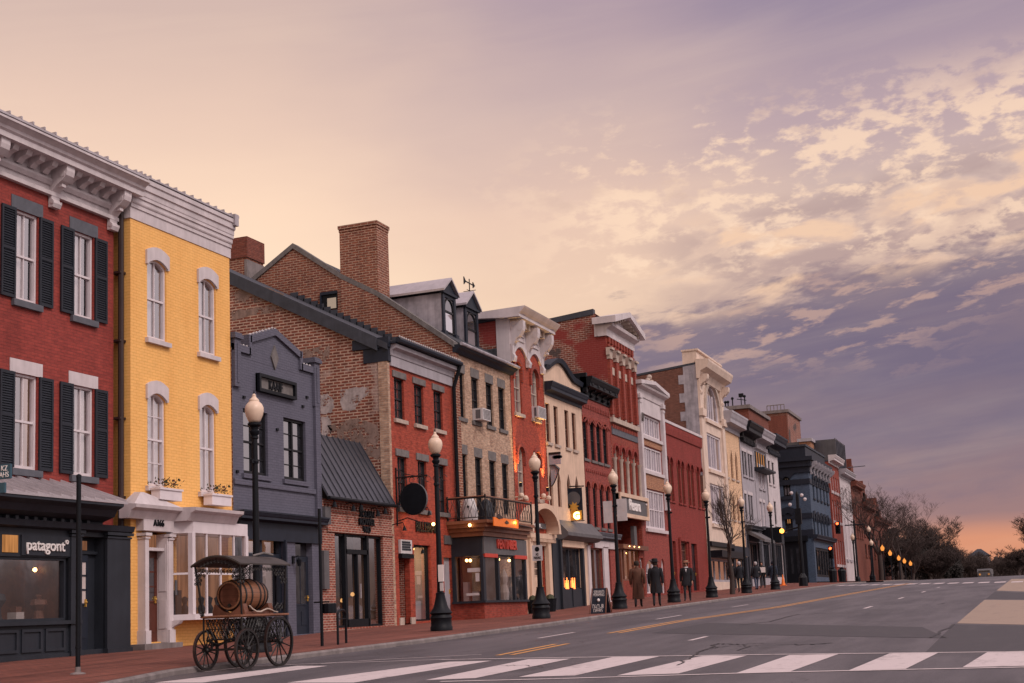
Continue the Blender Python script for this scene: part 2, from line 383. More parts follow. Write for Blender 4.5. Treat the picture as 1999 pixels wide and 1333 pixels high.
# streaks of cloud over the bank
t2=nb.math('SUBTRACT',el,nb.math('MULTIPLY',az,.14))
n3=nb.noise(nb.comb(nb.math('MULTIPLY',az,.24),nb.math('MULTIPLY',t2,.7),5.),1.,6,.52,.3)
zone=nb.math('MULTIPLY',nb.smooth(t2,13.2,14.6),nb.math('SUBTRACT',1.,nb.smooth(t2,17.,18.6)))
zone=nb.math('MULTIPLY',zone,nb.smooth(az,-17,-11))
dk=nb.math('MULTIPLY',nb.smooth(n3,.43,.6),zone); c=nb.mix(nb.math('MULTIPLY',dk,.6),c,S(166,140,140))
hl=nb.math('MULTIPLY',nb.smooth(n3,.5,.38),zone); c=nb.mix(nb.math('MULTIPLY',hl,.8),c,S(240,200,168))
# broken puffs
pe=nb.math('SUBTRACT',el,nb.math('MULTIPLY',az,.03))
n4=nb.noise(nb.comb(nb.math('MULTIPLY',az,.9),nb.math('MULTIPLY',pe,1.9),2.3),1.,6,.58,.15)
n5=nb.noise(nb.comb(nb.math('MULTIPLY',az,.16),nb.math('MULTIPLY',pe,.22),3.1),1.,3,.5)
pz=nb.math('MULTIPLY',nb.smooth(pe,13.3,15.),nb.math('SUBTRACT',1.,nb.smooth(pe,19.,22.5)))
pz=nb.math('MULTIPLY',pz,nb.smooth(azw,-22,-15))
th=nb.math('ADD',nb.math('MULTIPLY',n4,.62),nb.math('MULTIPLY',n5,.42))
pf=nb.math('MULTIPLY',nb.smooth(th,.48,.60),pz)
n6=nb.noise(nb.comb(nb.math('MULTIPLY',az,.2),nb.math('MULTIPLY',pe,.4),4.),1.,5,.55)
pc=nb.mix(nb.smooth(n6,.5,.66),S(246,212,184),S(212,180,164))
c=nb.mix(nb.math('MULTIPLY',pf,.8),c,pc)
# thin high streaks left
n7=nb.noise(nb.comb(nb.math('MULTIPLY',az,.05),nb.math('MULTIPLY',nb.math('SUBTRACT',el,nb.math('MULTIPLY',az,.12)),.5),6.),1.,6,.6,.4)
c=nb.mix(nb.math('MULTIPLY',nb.smooth(n7,.45,.75),.07),c,S(255,226,196))
# sky brightened overhead and on the unseen right to light the facades
over=nb.smooth(el,34,60); c=nb.mix(nb.math('MULTIPLY',over,1.),c,(.80,.66,.72))
be=nb.smooth(s[0],.12,.5); sk_=nb.noise(nb.comb(nb.math('MULTIPLY',az,.35),0.,0.),1.,4,.7); eb=nb.math('ADD',el,nb.math('MULTIPLY',nb.math('SUBTRACT',sk_,.5),5.)); ec=nb.ramp(nb.math('DIVIDE',eb,90.),[(0,(.07,.055,.055)),(.012,(.10,.075,.075)),(.025,(.14,.11,.115)),(.055,(.86,.72,.72)),(.25,(1.0,.84,.86)),(.45,(1.35,1.13,1.15)),(1,(1.0,.84,.90))])  # low dark band with noisy skyline added in unseen sky, dims window reflections
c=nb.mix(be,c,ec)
sk=nb.n('ShaderNodeTexSky',sky_type='NISHITA'); sk.sun_disc=False; sk.sun_elevation=R_(5); sk.sun_rotation=R_(-60)
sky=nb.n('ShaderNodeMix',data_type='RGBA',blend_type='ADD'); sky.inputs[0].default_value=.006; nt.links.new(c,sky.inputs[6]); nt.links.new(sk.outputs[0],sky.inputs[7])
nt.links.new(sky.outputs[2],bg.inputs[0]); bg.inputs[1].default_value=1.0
sl=bpy.data.lights.new('sun','SUN'); sl.energy=1.35; sl.angle=R_(13); sl.color=(1,.86,.80); so=bpy.data.objects.new('sun',sl); COL.objects.link(so)
so.rotation_euler=Vector((-.66,.34,-.67)).to_track_quat('-Z','Y').to_euler()
SC.view_settings.view_transform='Standard'; SC.view_settings.look='None'; SC.view_settings.exposure=.16; SC.view_settings.gamma=1
# ------------------------------------------------------------------ materials
MT={}
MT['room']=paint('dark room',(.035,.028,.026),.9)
MT['warmroom']=paint('warm shop wall',(.30,.17,.10),.9)
MT['red']=brick('painted red brick',(.30,.052,.040),(.26,.044,.036),(.20,.04,.034),ms=.008,bs=.45,varied=.6,stain=(.6,.55,.55),sa=.6,rough=.7)
MT['red2']=brick('deep red brick',(.30,.055,.036),(.25,.046,.032),(.24,.075,.055),ms=.008,sa=.5,rough=.75)
MT['red3']=brick('orange red brick',(.36,.060,.036),(.31,.052,.032),(.34,.085,.05),ms=.008,sa=.4,rough=.75)
MT['red4']=brick('rose red brick',(.29,.06,.048),(.25,.052,.042),(.28,.085,.07),ms=.008,sa=.35,rough=.75)
MT['redpaint']=brick('matte red painted brick',(.25,.042,.034),(.235,.04,.033),(.2,.036,.03),ms=.006,sa=.4,rough=.8)
MT['yellow']=brick('yellow painted brick',(.88,.49,.155),(.86,.475,.15),(.70,.34,.075),ms=.006,bs=.35,varied=.18,stain=(.82,.7,.54),sa=.45,sscale=.4,rough=.6)
MT['slate']=brick('slate painted brick',(.115,.115,.155),(.108,.108,.146),(.075,.075,.10),ms=.006,varied=.25,bs=.5,stain=(.72,.72,.72),sa=.4,rough=.65)
MT['navybrick']=brick('navy painted brick',(.068,.10,.155),(.062,.092,.145),(.05,.072,.11),ms=.006,bs=.5,sa=.4,rough=.65)
MT['tan']=brick('tan weathered brick',(.50,.34,.24),(.36,.22,.15),(.42,.33,.27),ms=.010,stain=(.55,.45,.42),sa=.6,sscale=1.1)
MT['gable']=brick('old side wall brick',(.24,.075,.048),(.16,.052,.038),(.46,.33,.26),bw=.3,bh=.105,ms=.022,stain=(.5,.42,.4),sa=.75,sscale=.5,bs=.5,patch=(.36,.58,.6),patchc=(.42,.33,.29))
MT['gable2']=brick('upper gable brick',(.25,.085,.05),(.18,.06,.042),(.40,.27,.20),bw=.3,bh=.10,ms=.017,stain=(.5,.44,.42),sa=.6,sscale=.5)
MT['sidered']=brick('patched side brick',(.25,.075,.05),(.18,.055,.04),(.42,.31,.26),ms=.015,sa=.4,bw=.3,bh=.11,patch=(.3,.56,.85),patchc=(.06,.055,.055),patch2=(.16,.56,(.22,.032,.028)))
MT['sidebrown']=brick('brown side brick',(.17,.06,.043),(.12,.045,.034),(.23,.135,.105),ms=.013,sa=.5,sscale=.4)
MT['shopbrick']=brick('shop brick',(.30,.085,.055),(.22,.06,.042),(.42,.30,.25),ms=.013,sa=.4)
MT['orangebrick']=brick('pale orange brick',(.38,.17,.09),(.32,.14,.08),(.38,.25,.18),ms=.01,sa=.3)
MT['farbrick']=brick('far brown brick',(.20,.055,.035),(.15,.042,.03),(.2,.09,.07),ms=.012,sa=.4,sscale=.2)
MT['cream']=paint('cream stucco',(.64,.46,.34),.75,.2,1.2)
MT['white']=paint('white trim paint',(.57,.51,.52),.5,.2,1.4)
MT['winwhite']=paint('white window paint',(.66,.60,.62),.45,.1)
MT['greywhite']=paint('grey white paint',(.36,.335,.365),.6,.2,1.5)
MT['stone']=paint('grey lintel stone',(.16,.145,.14),.8,.35,5)
MT['bluestone']=paint('blue grey stone',(.105,.11,.13),.75,.25,4)
MT['palestone']=paint('pale stone',(.46,.37,.31),.8,.25,4)
MT['darkframe']=paint('dark window paint',(.012,.012,.015),.5,.2,spec=.25)
MT['charcoal']=paint('charcoal shop paint',(.022,.026,.035),.55,.25,1.5,spec=.25)
MT['navy']=paint('navy trim paint',(.016,.021,.034),.55,.25,spec=.25)
MT['black']=paint('black iron',(.006,.0075,.011),.5,.3,6,spec=.18)
MT['shutter']=paint('shutter paint',(.018,.022,.031),.55,.2,spec=.25)
MT['seam']=paint('standing seam metal',(.42,.38,.40),.4,.2,1.0,metal=.3)
MT['darkseam']=paint('dark seam metal',(.085,.088,.105),.36,.25,1.,metal=.5)
MT['roof']=paint('slate roof',(.045,.05,.065),.75,.35,2.5)
def flaky(name,c,th):
    m=paint(name,c,.9,.4,5); nt=m.node_tree; nb=NB(nt); o=[n for n in nt.nodes if n.type=='OUTPUT_MATERIAL'][0]; b=[n for n in nt.nodes if n.type=='BSDF_PRINCIPLED'][0]
    t=nb.n('ShaderNodeBsdfTransparent'); x=nb.n('ShaderNodeMixShader'); v=nb.obj(); nb.set(x.inputs[0],nb.smooth(nb.math('ADD',nb.math('MULTIPLY',nb.noise(v,2.2,6,.65),.7),nb.math('MULTIPLY',nb.noise(v,14,3),.3)),th,th+.07)); nt.links.new(t.outputs[0],x.inputs[1]); nt.links.new(b.outputs[0],x.inputs[2]); nt.links.new(x.outputs[0],o.inputs[0]); return m
MT['wash']=flaky('flaking whitewash',(.44,.38,.37),.42); MT['wash2']=flaky('old cement render',(.26,.18,.15),.44)
MT['palecream']=paint('pale cream stone',(.66,.52,.43),.75,.2,1.2)
MT['rubble']=paint('dark slate shingle',(.05,.055,.065),.8,.7,9)
MT['bronze']=paint('bronze cornice',(.22,.09,.05),.5,.3,3)
MT['grey']=paint('grey fascia',(.105,.10,.105),.6,.25)
MT['door']=paint('brown door',(.10,.028,.018),.4,.25)
MT['wood']=paint('stained wood',(.16,.06,.035),.5,.35,6)
MT['palegrey']=paint('pale weathered dormer paint',(.36,.33,.36),.7,.45,1.6)
MT['brown']=paint('brown downspout',(.035,.018,.016),.5,.3)
MT['concrete']=paint('kerb granite',(.20,.17,.165),.85,.35,3)
MT['plastic']=paint('off white plastic',(.55,.52,.52),.5,.15)
MT['gold']=paint('gilt',(.65,.38,.08),.35,.15,metal=.5)
MT['letter']=paint('white letter',(.78,.74,.72),.5,.05)
MT['redletter']=paint('red letter',(.50,.05,.03),.5,.1)
MT['orange']=paint('orange board',(.85,.20,.025),.5,.1)
MT['glass']=darkglass('pale window glass',.36,(.05,.045,.05))
MT['dglass']=darkglass('dark window glass',.025,(.012,.013,.016))
MT['mglass']=darkglass('shop window glass',.22,(.02,.02,.022))
MT['clear']=clearglass('clear window glass',.09)
MT['shopglass']=clearglass('shop front glass',.15)
MT['curtain']=paint('pale curtain',(.56,.48,.46),.9,.15)
MT['warm']=emit('warm lit window',(1.,.42,.14),.55,.6)
MT['warmcurtain']=emit('warm lit curtain',(1.,.42,.22),.26,.55)
MT['bulb']=emit('lamp bulb',(1.,.55,.18),9.)
MT['lampglow']=emit('lit street lamp globe',(1.,.34,.07),1.0)
MT['redlight']=emit('red signal light',(1.,.11,.03),5.)
MT['amber']=emit('amber signal light',(1.,.35,.05),5.)
MT['neon']=emit('neon sign',(1.,.22,.05),3.5)
MT['vitrine']=clearglass('display window glass',.05)
MT['pendant']=emit('lit pendant shade',(1.,.5,.18),1.5)
MT['globe']=paint('cream lamp globe',(.72,.55,.42),.35,.15,4)
MT['iron']=paint('ornate iron',(.009,.007,.007),.5,.3,8)
MT['plant']=paint('plant leaf',(.05,.055,.025),.7,.5,20)
MT['petal']=paint('red petal',(.14,.03,.03),.7,.5,20)
MT['bark']=paint('bark',(.05,.036,.032),.9,.35,10)
MT['ever']=paint('evergreen leaf',(.028,.023,.021),.9,.5,3)
MT['twig']=paint('twig',(.055,.038,.034),.9,.3,6)
# ------------------------------------------------------------------ ground
def zg(Y): return interp([(-80,-80*G0),(105,105*G0),(150,105*G0+45*.0112),(172,105*G0+45*.0112+.12),(230,1.9),(420,-4.),(1500,-9.)],Y)
ZF=[(10,.32),(22,.57),(25.6,.60),(33.3,.68),(36,.77),(40.1,.82),(45.9,.90),(52.6,.99),(57.2,1.13),(66.4,1.50),(75,1.73),(86.8,1.95),(111,2.50),(130,2.80),(148,2.9),(230,2.2)]
def zf(Y): return interp(ZF,Y)
CURB=[(8,-13.2),(14.5,-12.3),(16.2,-12.8),(19.1,-13.65),(22.5,-13.6),(28,-13.2),(36,-13.1),(47,-13.45),(60,-13.6),(230,-13.9)]
def xc(Y): return interp(CURB,Y)
m_,nt_,o_=newmat('asphalt'); nb=NB(nt_); v=nb.obj(); q=nb.sep(v)
n1=nb.noise(v,260,2,.7); n2=nb.noise(nb.comb(nb.math('MULTIPLY',q[0],.9),nb.math('MULTIPLY',q[1],.12),0.),1.,6,.6); n3=nb.noise(v,.35,5,.6)
col=nb.mix(nb.smooth(n2,.3,.7),(.046,.042,.048),(.098,.088,.096)); col=nb.mix(nb.math('MULTIPLY',nb.smooth(n3,.52,.66),.45),col,(.038,.035,.039))
vo=nb.n('ShaderNodeTexVoronoi',feature='DISTANCE_TO_EDGE'); vo.inputs['Scale'].default_value=.22
nbv=nb.n('ShaderNodeVectorMath',operation='ADD'); nt_.links.new(v,nbv.inputs[0])
nn=nb.n('ShaderNodeTexNoise'); nt_.links.new(v,nn.inputs['Vector']); nn.inputs['Scale'].default_value=.7; nn.inputs['Detail'].default_value=5
sc_=nb.n('ShaderNodeVectorMath',operation='SCALE'); nt_.links.new(nn.outputs['Color'],sc_.inputs[0]); sc_.inputs['Scale'].default_value=2.2
nt_.links.new(sc_.outputs[0],nbv.inputs[1]); nt_.links.new(nbv.outputs[0],vo.inputs['Vector'])
crack=nb.math('MULTIPLY',nb.math('SUBTRACT',1.,nb.smooth(vo.outputs['Distance'],.0,.006)),nb.smooth(nb.noise(v,.13,2),.45,.53))
col=nb.mix(nb.math('MULTIPLY',crack,.9),col,(.02,.018,.02)); col=nb.mix(nb.smooth(n1,.2,.8),scal((.8,.8,.8),1),(1.15,1.15,1.15)) if False else nb.mix(nb.smooth(n1,.35,.7),col,nb.mix(1.,col,(1.35,1.33,1.33),'MULTIPLY'))
sp_=nb.noise(v,38,3,.7); col=nb.mix(nb.smooth(sp_,.3,.7),nb.mix(1.,col,(.82,.82,.82),'MULTIPLY'),nb.mix(1.,col,(1.18,1.16,1.16),'MULTIPLY')); oil=nb.noise(nb.comb(nb.math('MULTIPLY',q[0],1.2),nb.math('MULTIPLY',q[1],.3),4.),1.,5,.6); col=nb.mix(nb.math('MULTIPLY',nb.smooth(oil,.58,.7),.4),col,(.028,.026,.03))
principled(nb,o_,col,.58,0,n1,.5,.4,.006); MT['asphalt']=m_
def flatmat(name,c,worn=.35,rough=.7,scale=6.,under=(.08,.07,.075)):
    m,nt,o=newmat(name); nb=NB(nt); v=nb.obj(); n=nb.noise(v,scale,7,.7); n2=nb.noise(v,90,2)
    q=nb.sep(v); st=nb.noise(nb.comb(nb.math('MULTIPLY',q[0],3.),nb.math('MULTIPLY',q[1],.5),0.),1.,6,.65)
    col=nb.mix(nb.math('MULTIPLY',nb.smooth(nb.math('ADD',nb.math('MULTIPLY',n,.5),nb.math('MULTIPLY',st,.5)),.5,.68),worn),c,under); col=nb.mix(nb.smooth(n2,.3,.7),nb.mix(1.,col,(.86,.86,.86),'MULTIPLY'),col)
    principled(nb,o,col,rough,0,n2,.3,.35,.004); return m
MT['whiteline']=flatmat('worn white road paint',(.58,.50,.50),.55)
MT['yellowline']=flatmat('worn yellow road paint',(.62,.30,.09),.45)
MT['patch']=flatmat('pale concrete road patch',(.32,.24,.19),.5,.85,1.5,(.2,.15,.13))
MT['darkpatch']=flatmat('dark asphalt patch',(.056,.051,.057),.8,.7,1.5,(.078,.07,.077))
MT['paver']=brick('sidewalk brick paver',(.23,.078,.055),(.165,.058,.044),(.12,.06,.05),bw=.2,bh=.1,ms=.008,stain=(.5,.45,.45),sa=.6,sscale=.8,rough=.75)
# pavers lie flat: remap v to the street direction
for nd in MT['paver'].node_tree.nodes:
    if nd.type=='TEX_BRICK':
        k=MT['paver'].node_tree; cb=k.nodes.new('ShaderNodeCombineXYZ'); tc=k.nodes.new('ShaderNodeTexCoord'); sp=k.nodes.new('ShaderNodeSeparateXYZ')
        k.links.new(tc.outputs['Object'],sp.inputs[0]); k.links.new(sp.outputs[0],cb.inputs[0]); k.links.new(sp.outputs[1],cb.inputs[1])
        for l in list(nd.inputs['Vector'].links): k.links.remove(l)
        k.links.new(cb.outputs[0],nd.inputs['Vector'])
m_,nt_,o_=newmat('earth'); nb=NB(nt_); v=nb.obj(); principled(nb,o_,nb.mix(nb.noise(v,.2,6),(.05,.045,.035),(.09,.075,.06)),.95); MT['earth']=m_
YS=[-60,-20,0,6]+[8+2*i for i in range(0,60)]+[128+4*i for i in range(0,28)]+[250,300,360,420,600,900,1500]
def strip(fa,fb,ys,mt,name,nx=1):
    q=M()
    for a,b in zip(ys,ys[1:]):
        for i in range(nx):
            A=[Vector(fa(y)).lerp(Vector(fb(y)),t) for y in (a,b) for t in (i/nx,(i+1)/nx)]
            q.quad(A[0],A[1],A[3],A[2])
    o=q.build(name,mt); o['kind']='structure'; return o
strip(lambda y:(-700,y,zg(y)-.5),lambda y:(700,y,zg(y)-.5),YS,MT['earth'],'ground')
zr=lambda y: zg(y)-.10
strip(lambda y:(-16.5,y,zr(y)),lambda y:(30,y,zr(y)),[y for y in YS if y<=420],MT['asphalt'],'road',4)
def sidewalk(y0,y1):
    ys=[y0]+[y for y in [8+1.0*i for i in range(230)] if y0<y<y1]+[y1]
    o=strip(lambda y:(-21.6,y,zf(y)),lambda y:(xc(y)-.17,y,zg(y)+.002),ys,MT['paver'],'sidewalk'); o['kind']='structure'
    q=M()
    for a,b in zip(ys,ys[1:]):
        p=[(xc(y)-d,y,zg(y)+h) for y in (a,b) for d,h in ((.17,.0),(.03,.006),(0,-.03),(.0,-.3))]
        for i in range(3): q.quad(p[i],p[i+1],p[4+i+1],p[4+i])
    q.quad((-21.6,y1,zf(y1)),(xc(y1),y1,zg(y1)),(xc(y1),y1,zg(y1)-.3),(-21.6,y1,zf(y1)-.3))
    k=q.build('kerb',MT['concrete']); k['kind']='structure'
sidewalk(8,117.5); sidewalk(131.5,230)
q=M().quad((-120,115,zg(116)-.12),(-16.4,115,zg(116)-.126),(-16.4,134,zg(132)-.126),(-120,134,zg(132)-.12)); q.build('cross_street',MT['asphalt'])['kind']='structure'
def marks(name,quads,mt,dz=.004):
    q=M()
    for pts in quads: q.poly([(x,y,zr(y)+dz) for x,y in pts])
    o=q.build(name,mt); o['kind']='structure'; return o
def PX(*pp): return [GP(x,y) for x,y in pp]
def thick(pts,w):
    out=[]
    for (x0,y0),(x1,y1) in zip(pts,pts[1:]):
        d=Vector((x1-x0,y1-y0,0)).normalized(); nx,ny=-d.y*w/2,d.x*w/2
        out.append([(x0+nx,y0+ny),(x0-nx,y0-ny),(x1-nx,y1-ny),(x1+nx,y1+ny)])
    return out
# crosswalk in the foreground
SB=[(640,1335,720,1335,985,1287,1050,1285)]
ST=[[(300,1333),(395,1333),(640,1300),(580,1300)],[(560,1333),(690,1333),(960,1290),(876,1292)],
    [(830,1328),(928,1324),(1115,1286),(1032,1287)],[(1012,1322),(1122,1319),(1290,1281),(1200,1282)],
    [(1204,1319),(1325,1315),(1458,1280),(1372,1280)],[(1438,1314),(1543,1311),(1637,1277),(1541,1279)],
    [(1657,1309),(1768,1306),(1833,1274),(1736,1276)],[(1879,1303),(2005,1300),(2040,1270),(1928,1273)]]
marks('crosswalk_stripes',[PX(*s_) for s_ in ST],MT['whiteline'])
lt=PX((2040,1272),(1500,1278),(1100,1284),(860,1288)); lb=PX((2040,1302),(1500,1313),(1100,1325),(860,1331))
marks('crosswalk_border',thick(lt,.11)+thick(lb,.11),MT['whiteline'],.006)
marks('lane_edge_line',thick(PX((860,1288),(500,1300),(400,1312)),.07)+thick(PX((940,1278),(760,1287),(620,1296)),.07),MT['whiteline'],.007)
yl=[]
for off in (-.13,.13):
    for a,b in ((PX((985,1279))[0],PX((1097,1257))[0]),(PX((1198,1236))[0],PX((1330,1212))[0])):
        yl+=thick([(a[0]+off,a[1]),(b[0]+off,b[1])],.11)
    x0,y0=PX((1330,1212))[0]; yl+=thick([(x0+off,y0),(-8.45+off,46),(-8.35+off,60),(-8.2+off,75),(-7.9+off,92)],.11)
marks('centre_lines',yl,MT['yellowline'],.005)
ds=[]
for x,y0,y1 in ((-10.6,28.5,31),(-10.6,38.5,41.5),(-10.6,49,52),(-6.3,25.2,26.6),(-4.9,41,43),(-4.85,51,53),(-4.8,61,63),(-4.8,71,72.5)): ds+=thick([(x,y0),(x,y1)],.11)
marks('lane_dashes',ds,MT['whiteline'],.005)
fd=[]
for i in range(15):
    t=i/14; cx_=-13.0+12.8*t; cy_=97-20*t; fd.append([(cx_-.3,cy_-1.6),(cx_+.3,cy_-1.6),(cx_+.3,cy_+1.6),(cx_-.3,cy_+1.6)])
marks('far_crosswalk',fd,MT['whiteline'],.006)
marks('concrete_patch',[PX((1868,1217),(2060,1221),(2060,1172),(1922,1171)),PX((1945,1153),(2040,1156),(2040,1130),(1975,1130))],MT['patch'],.004)
marks('asphalt_patch',[PX((1270,1236),(1850,1246),(1800,1224),(1380,1216)),PX((1805,1275),(2040,1270),(2040,1223),(1862,1219)),PX((600,1270),(780,1262),(900,1244),(760,1252)),PX((1925,1169),(2040,1170),(2040,1158),(1942,1155))],MT['darkpatch'],.0035)

# tar lines and cracks in the road
ck=[]
for pl,w in (([(1318,1300),(1345,1285),(1383,1266),(1420,1262),(1480,1261)],.035),([(1383,1266),(1400,1256),(1430,1258),(1452,1258),(1490,1256)],.045),([(1452,1258),(1460,1262),(1440,1270)],.03),([(1528,1258),(1560,1259),(1590,1258),(1625,1255)],.05),([(1440,1221),(1500,1214),(1560,1199),(1640,1197),(1700,1197)],.05),([(1820,1245),(1850,1226),(1862,1219)],.05),([(980,1300),(1020,1299),(1060,1303)],.02),([(1830,1180),(1845,1177)],.06)):
    pp=[]; rnd=random.Random(len(pl))
    gp=PX(*pl)
    for (x0,y0),(x1,y1) in zip(gp,gp[1:]):
        for k in range(5): t=k/5; pp.append((x0+(x1-x0)*t+rnd.uniform(-.05,.05),y0+(y1-y0)*t+rnd.uniform(-.12,.12)))
    pp.append(gp[-1]); ck+=thick(pp,w)
MT['tar']=flatmat('dark tar seam',(.014,.013,.016),.3,.5,3.,(.03,.03,.03))
marks('road_cracks',ck,MT['tar'],.008)
# ------------------------------------------------------------------ building helpers
def bl(name,label,y0,y1,xf,zb=None):
    t=thing(name,label,'building',(xf,(y0+y1)/2,(zf((y0+y1)/2) if zb is None else zb))); t['y']=(y0,y1); return t
def shell(b,y0,y1,zt,xf,fm,sm,holes,dep=11,drop=.25,zb=-.6,ztb=None,rm=None,frontz=None,reveal=None):
    y0+=.012; y1-=.012; z0=zf((y0+y1)/2)+zb
    q=M(); wall(q,y0,y1,z0,frontz or zt,xf,holes,.22,0); q.build('front_wall',fm,b)
    zk=zt-drop; xb=xf-dep; q=M()
    for y in (y0,y1): q.poly([(xf,y,z0),(xf,y,zt),(xb,y,zk),(xb,y,z0)] if y==y1 else [(xf,y,z0),(xb,y,z0),(xb,y,zk),(xf,y,zt)])
    q.quad((xb,y0,z0),(xb,y1,z0),(xb,y1,zk),(xb,y0,zk)); q.build('side_wall',sm,b)
    if rm is not False:
        q=M().prism([(xf-.02,y0-.03,zt+.02),(xb,y0-.03,zk+.02),(xb,y1+.0,zk+.02),(xf-.02,y1+.0,zt+.02)],[(xf-.02,y0-.03,zt+.16),(xb,y0-.03,zk+.16),(xb,y1+.0,zk+.16),(xf-.02,y1+.0,zt+.16)])
        q.build('roof',rm or MT['roof'],b)
def crown(q,x,y0,y1,zb,zt,p,end=True):
    h=zt-zb
    q.profY([(x-.02,zb),(x+p*.12,zb),(x+p*.12,zb+h*.22),(x+p*.3,zb+h*.3),(x+p*.8,zb+h*.36),(x+p*.8,zb+h*.56),(x+p*.88,zb+h*.66),(x+p*.97,zb+h*.86),(x+p,zb+h*.88),(x+p,zt),(x-.02,zt)],y0,y1)
def bracket_mesh(w,h,p,mt):
    q=M(); pr=[(0,0),(p*.22,0),(p*.30,h*.10),(p*.16,h*.22),(p*.2,h*.4),(p*.45,h*.55),(p*.72,h*.62),(p*.95,h*.75),(p,h*.86),(p,h),(0,h)]
    q.profY(pr,-w/2,w/2)
    for sy in (-1,1):
        q.lathe([(p*.16,-.012),(p*.16,.012)],8,(p*.74,sy*w/2,h*.8),'y'); q.lathe([(p*.1,-.012),(p*.1,.012)],8,(p*.2,sy*w/2,h*.13),'y')
    q.box(p*.3,p*.62,-w*.25,w*.25,h*.5,h*.52+.05)
    me=bpy.data.meshes.new('bracket'); me.from_pydata(q.v,[],q.f); me.materials.append(mt); return me
def brackets(par,ys,x,z,w,h,p,mt):
    me=bracket_mesh(w,h,p,mt); base=ROOT(par).location
    for y in ys: link('bracket',me,par,None,Vector((x,y,z))-base)
def dentils(q,x,y0,y1,z0,z1,p,step,duty=.5):
    n=max(1,int((y1-y0)/step)); s=(y1-y0)/n
    for i in range(n): q.box(x-.01,x+p,y0+s*(i+.5-duty/2),y0+s*(i+.5+duty/2),z0,z1)
def shopwin(par,ya,yb,za,zb,x,fm,nv=0,hz=(),fw=.06,room=1.5,bulbs=0,stuff=3,gm=None,rm=None,name='shop_window',rise=0,kind='round',lightstrip=0,bw=.05):
    A=outline(ya,yb,za,zb,rise,kind); B=inset(ya,yb,za,zb,rise,kind,fw)
    q=M(); q.ring(A,B,x+.02,x-.1)
    for i in range(1,nv+1):
        y=ya+(yb-ya)*i/(nv+1); q.box(x-.08,x+.015,y-bw/2,y+bw/2,za+fw,zb-fw if rise<=0 else zb-rise*.4)
    for z in hz: q.box(x-.08,x+.012,ya+fw,yb-fw,z-bw/2,z+bw/2)
    o=q.build(name,fm,par)
    q=M(); q.poly([(x-.05,)+p for p in inset(ya,yb,za,zb,rise,kind,fw*.5)]); q.build('pane',gm or MT['shopglass'],o)
    if room:
        q=M(); xb=x-room; e=.04
        q.quad((xb,ya-e,za-e),(xb,yb+e,za-e),(xb,yb+e,zb+e),(xb,ya-e,zb+e)).quad((x-.12,ya-e,za-e),(x-.12,yb+e,za-e),(xb,yb+e,za-e),(xb,ya-e,za-e)).quad((x-.12,ya-e,zb+e),(xb,ya-e,zb+e),(xb,yb+e,zb+e),(x-.12,yb+e,zb+e)).quad((x-.12,ya-e,za-e),(xb,ya-e,za-e),(xb,ya-e,zb+e),(x-.12,ya-e,zb+e)).quad((x-.12,yb+e,za-e),(x-.12,yb+e,zb+e),(xb,yb+e,zb+e),(xb,yb+e,za-e))
        q.build('shop_interior',rm or MT['warmroom'],o)
        rnd=random.Random(int(ya*100)); q=M()
        for i in range(stuff):
            yy=ya+(yb-ya)*(i+.5)/stuff+rnd.uniform(-.1,.1); xx=x-rnd.uniform(.35,room*.7); hh=rnd.uniform(.5,1.3)*min(1,(zb-za)/2.2); ww=rnd.uniform(.1,.22); mi=i%3
            if i%2: q.lathe([(ww*.9,za),(ww*.6,za+hh*.15),(ww*.5,za+hh*.4),(ww,za+hh*.62),(ww*.85,za+hh*.8),(ww*.25,za+hh*.84),(ww*.4,za+hh*.95),(.01,za+hh)],10,(xx,yy,0),'z',mi)
            else:
                q.box(xx-ww,xx+ww,yy-ww,yy+ww,za,za+hh*.45,mi).box(xx-ww*.7,xx+ww*.7,yy-ww*.7,yy+ww*.7,za+hh*.45,za+hh*.7,(mi+1)%3)
        if stuff: q.build('display_goods',[MT['curtain'],MT['wood'],MT['charcoal']],o)
        if bulbs:
            q=M()
            for i in range(bulbs): 
                yy=ya+(yb-ya)*(i+.5)/bulbs; q.ball((x-.45,yy,zb-.16),.045); 
            q.build('light_bulb',MT['bulb'],o,smooth=60)
    return o
def door(par,ya,yb,za,zb,x,dm,lights=3,glaz=.5,gm=None,handle=None,fm=None,panel=True):
    q=M(); q.box(x-.06,x,ya,yb,za,zb)
    w=yb-ya; zg_=za+(zb-za)*(1-glaz)
    if panel:
        for a,b in ((.14,.46),(.54,.86)): q.box(x-.01,x+.014,ya+w*a,ya+w*b,za+.25,zg_-.2)
    o=q.build('door',dm,par); 
    if glaz>0:
        q=M(); n=max(1,lights); z0=zg_; z1=zb-.14; q.box(x-.005,x+.006,ya+w*.15,yb-w*.15,z0,z1); q.build('pane',gm or MT['mglass'],o)
        q=M()
        for i in range(n+1): z=z0+(z1-z0)*i/n; q.box(x,x+.018,ya+w*.13,yb-w*.13,z-.02,z+.02)
        for y in (ya+w*.15,(ya+yb)/2,yb-w*.15): q.box(x,x+.018,y-.012,y+.012,z0,z1)
        q.build('glazing_bar',fm or dm,o)
    M().box(x,x+.05,yb-.13,yb-.10,za+.95,za+1.12).ball((x+.05,yb-.115,za+1.05),.03).build('handle',MT['gold'] if handle is None else handle,o)
    return o
def pil(q,x,y0,y1,z0,z1,p,cap=.14,base=.3):
    q.box(x-.02,x+p,y0,y1,z0+base,z1-cap).box(x-.02,x+p+.04,y0-.03,y1+.03,z0,z0+base).box(x-.02,x+p+.03,y0-.02,y1+.02,z1-cap,z1-cap*.7).box(x-.02,x+p+.06,y0-.05,y1+.05,z1-cap*.5,z1)
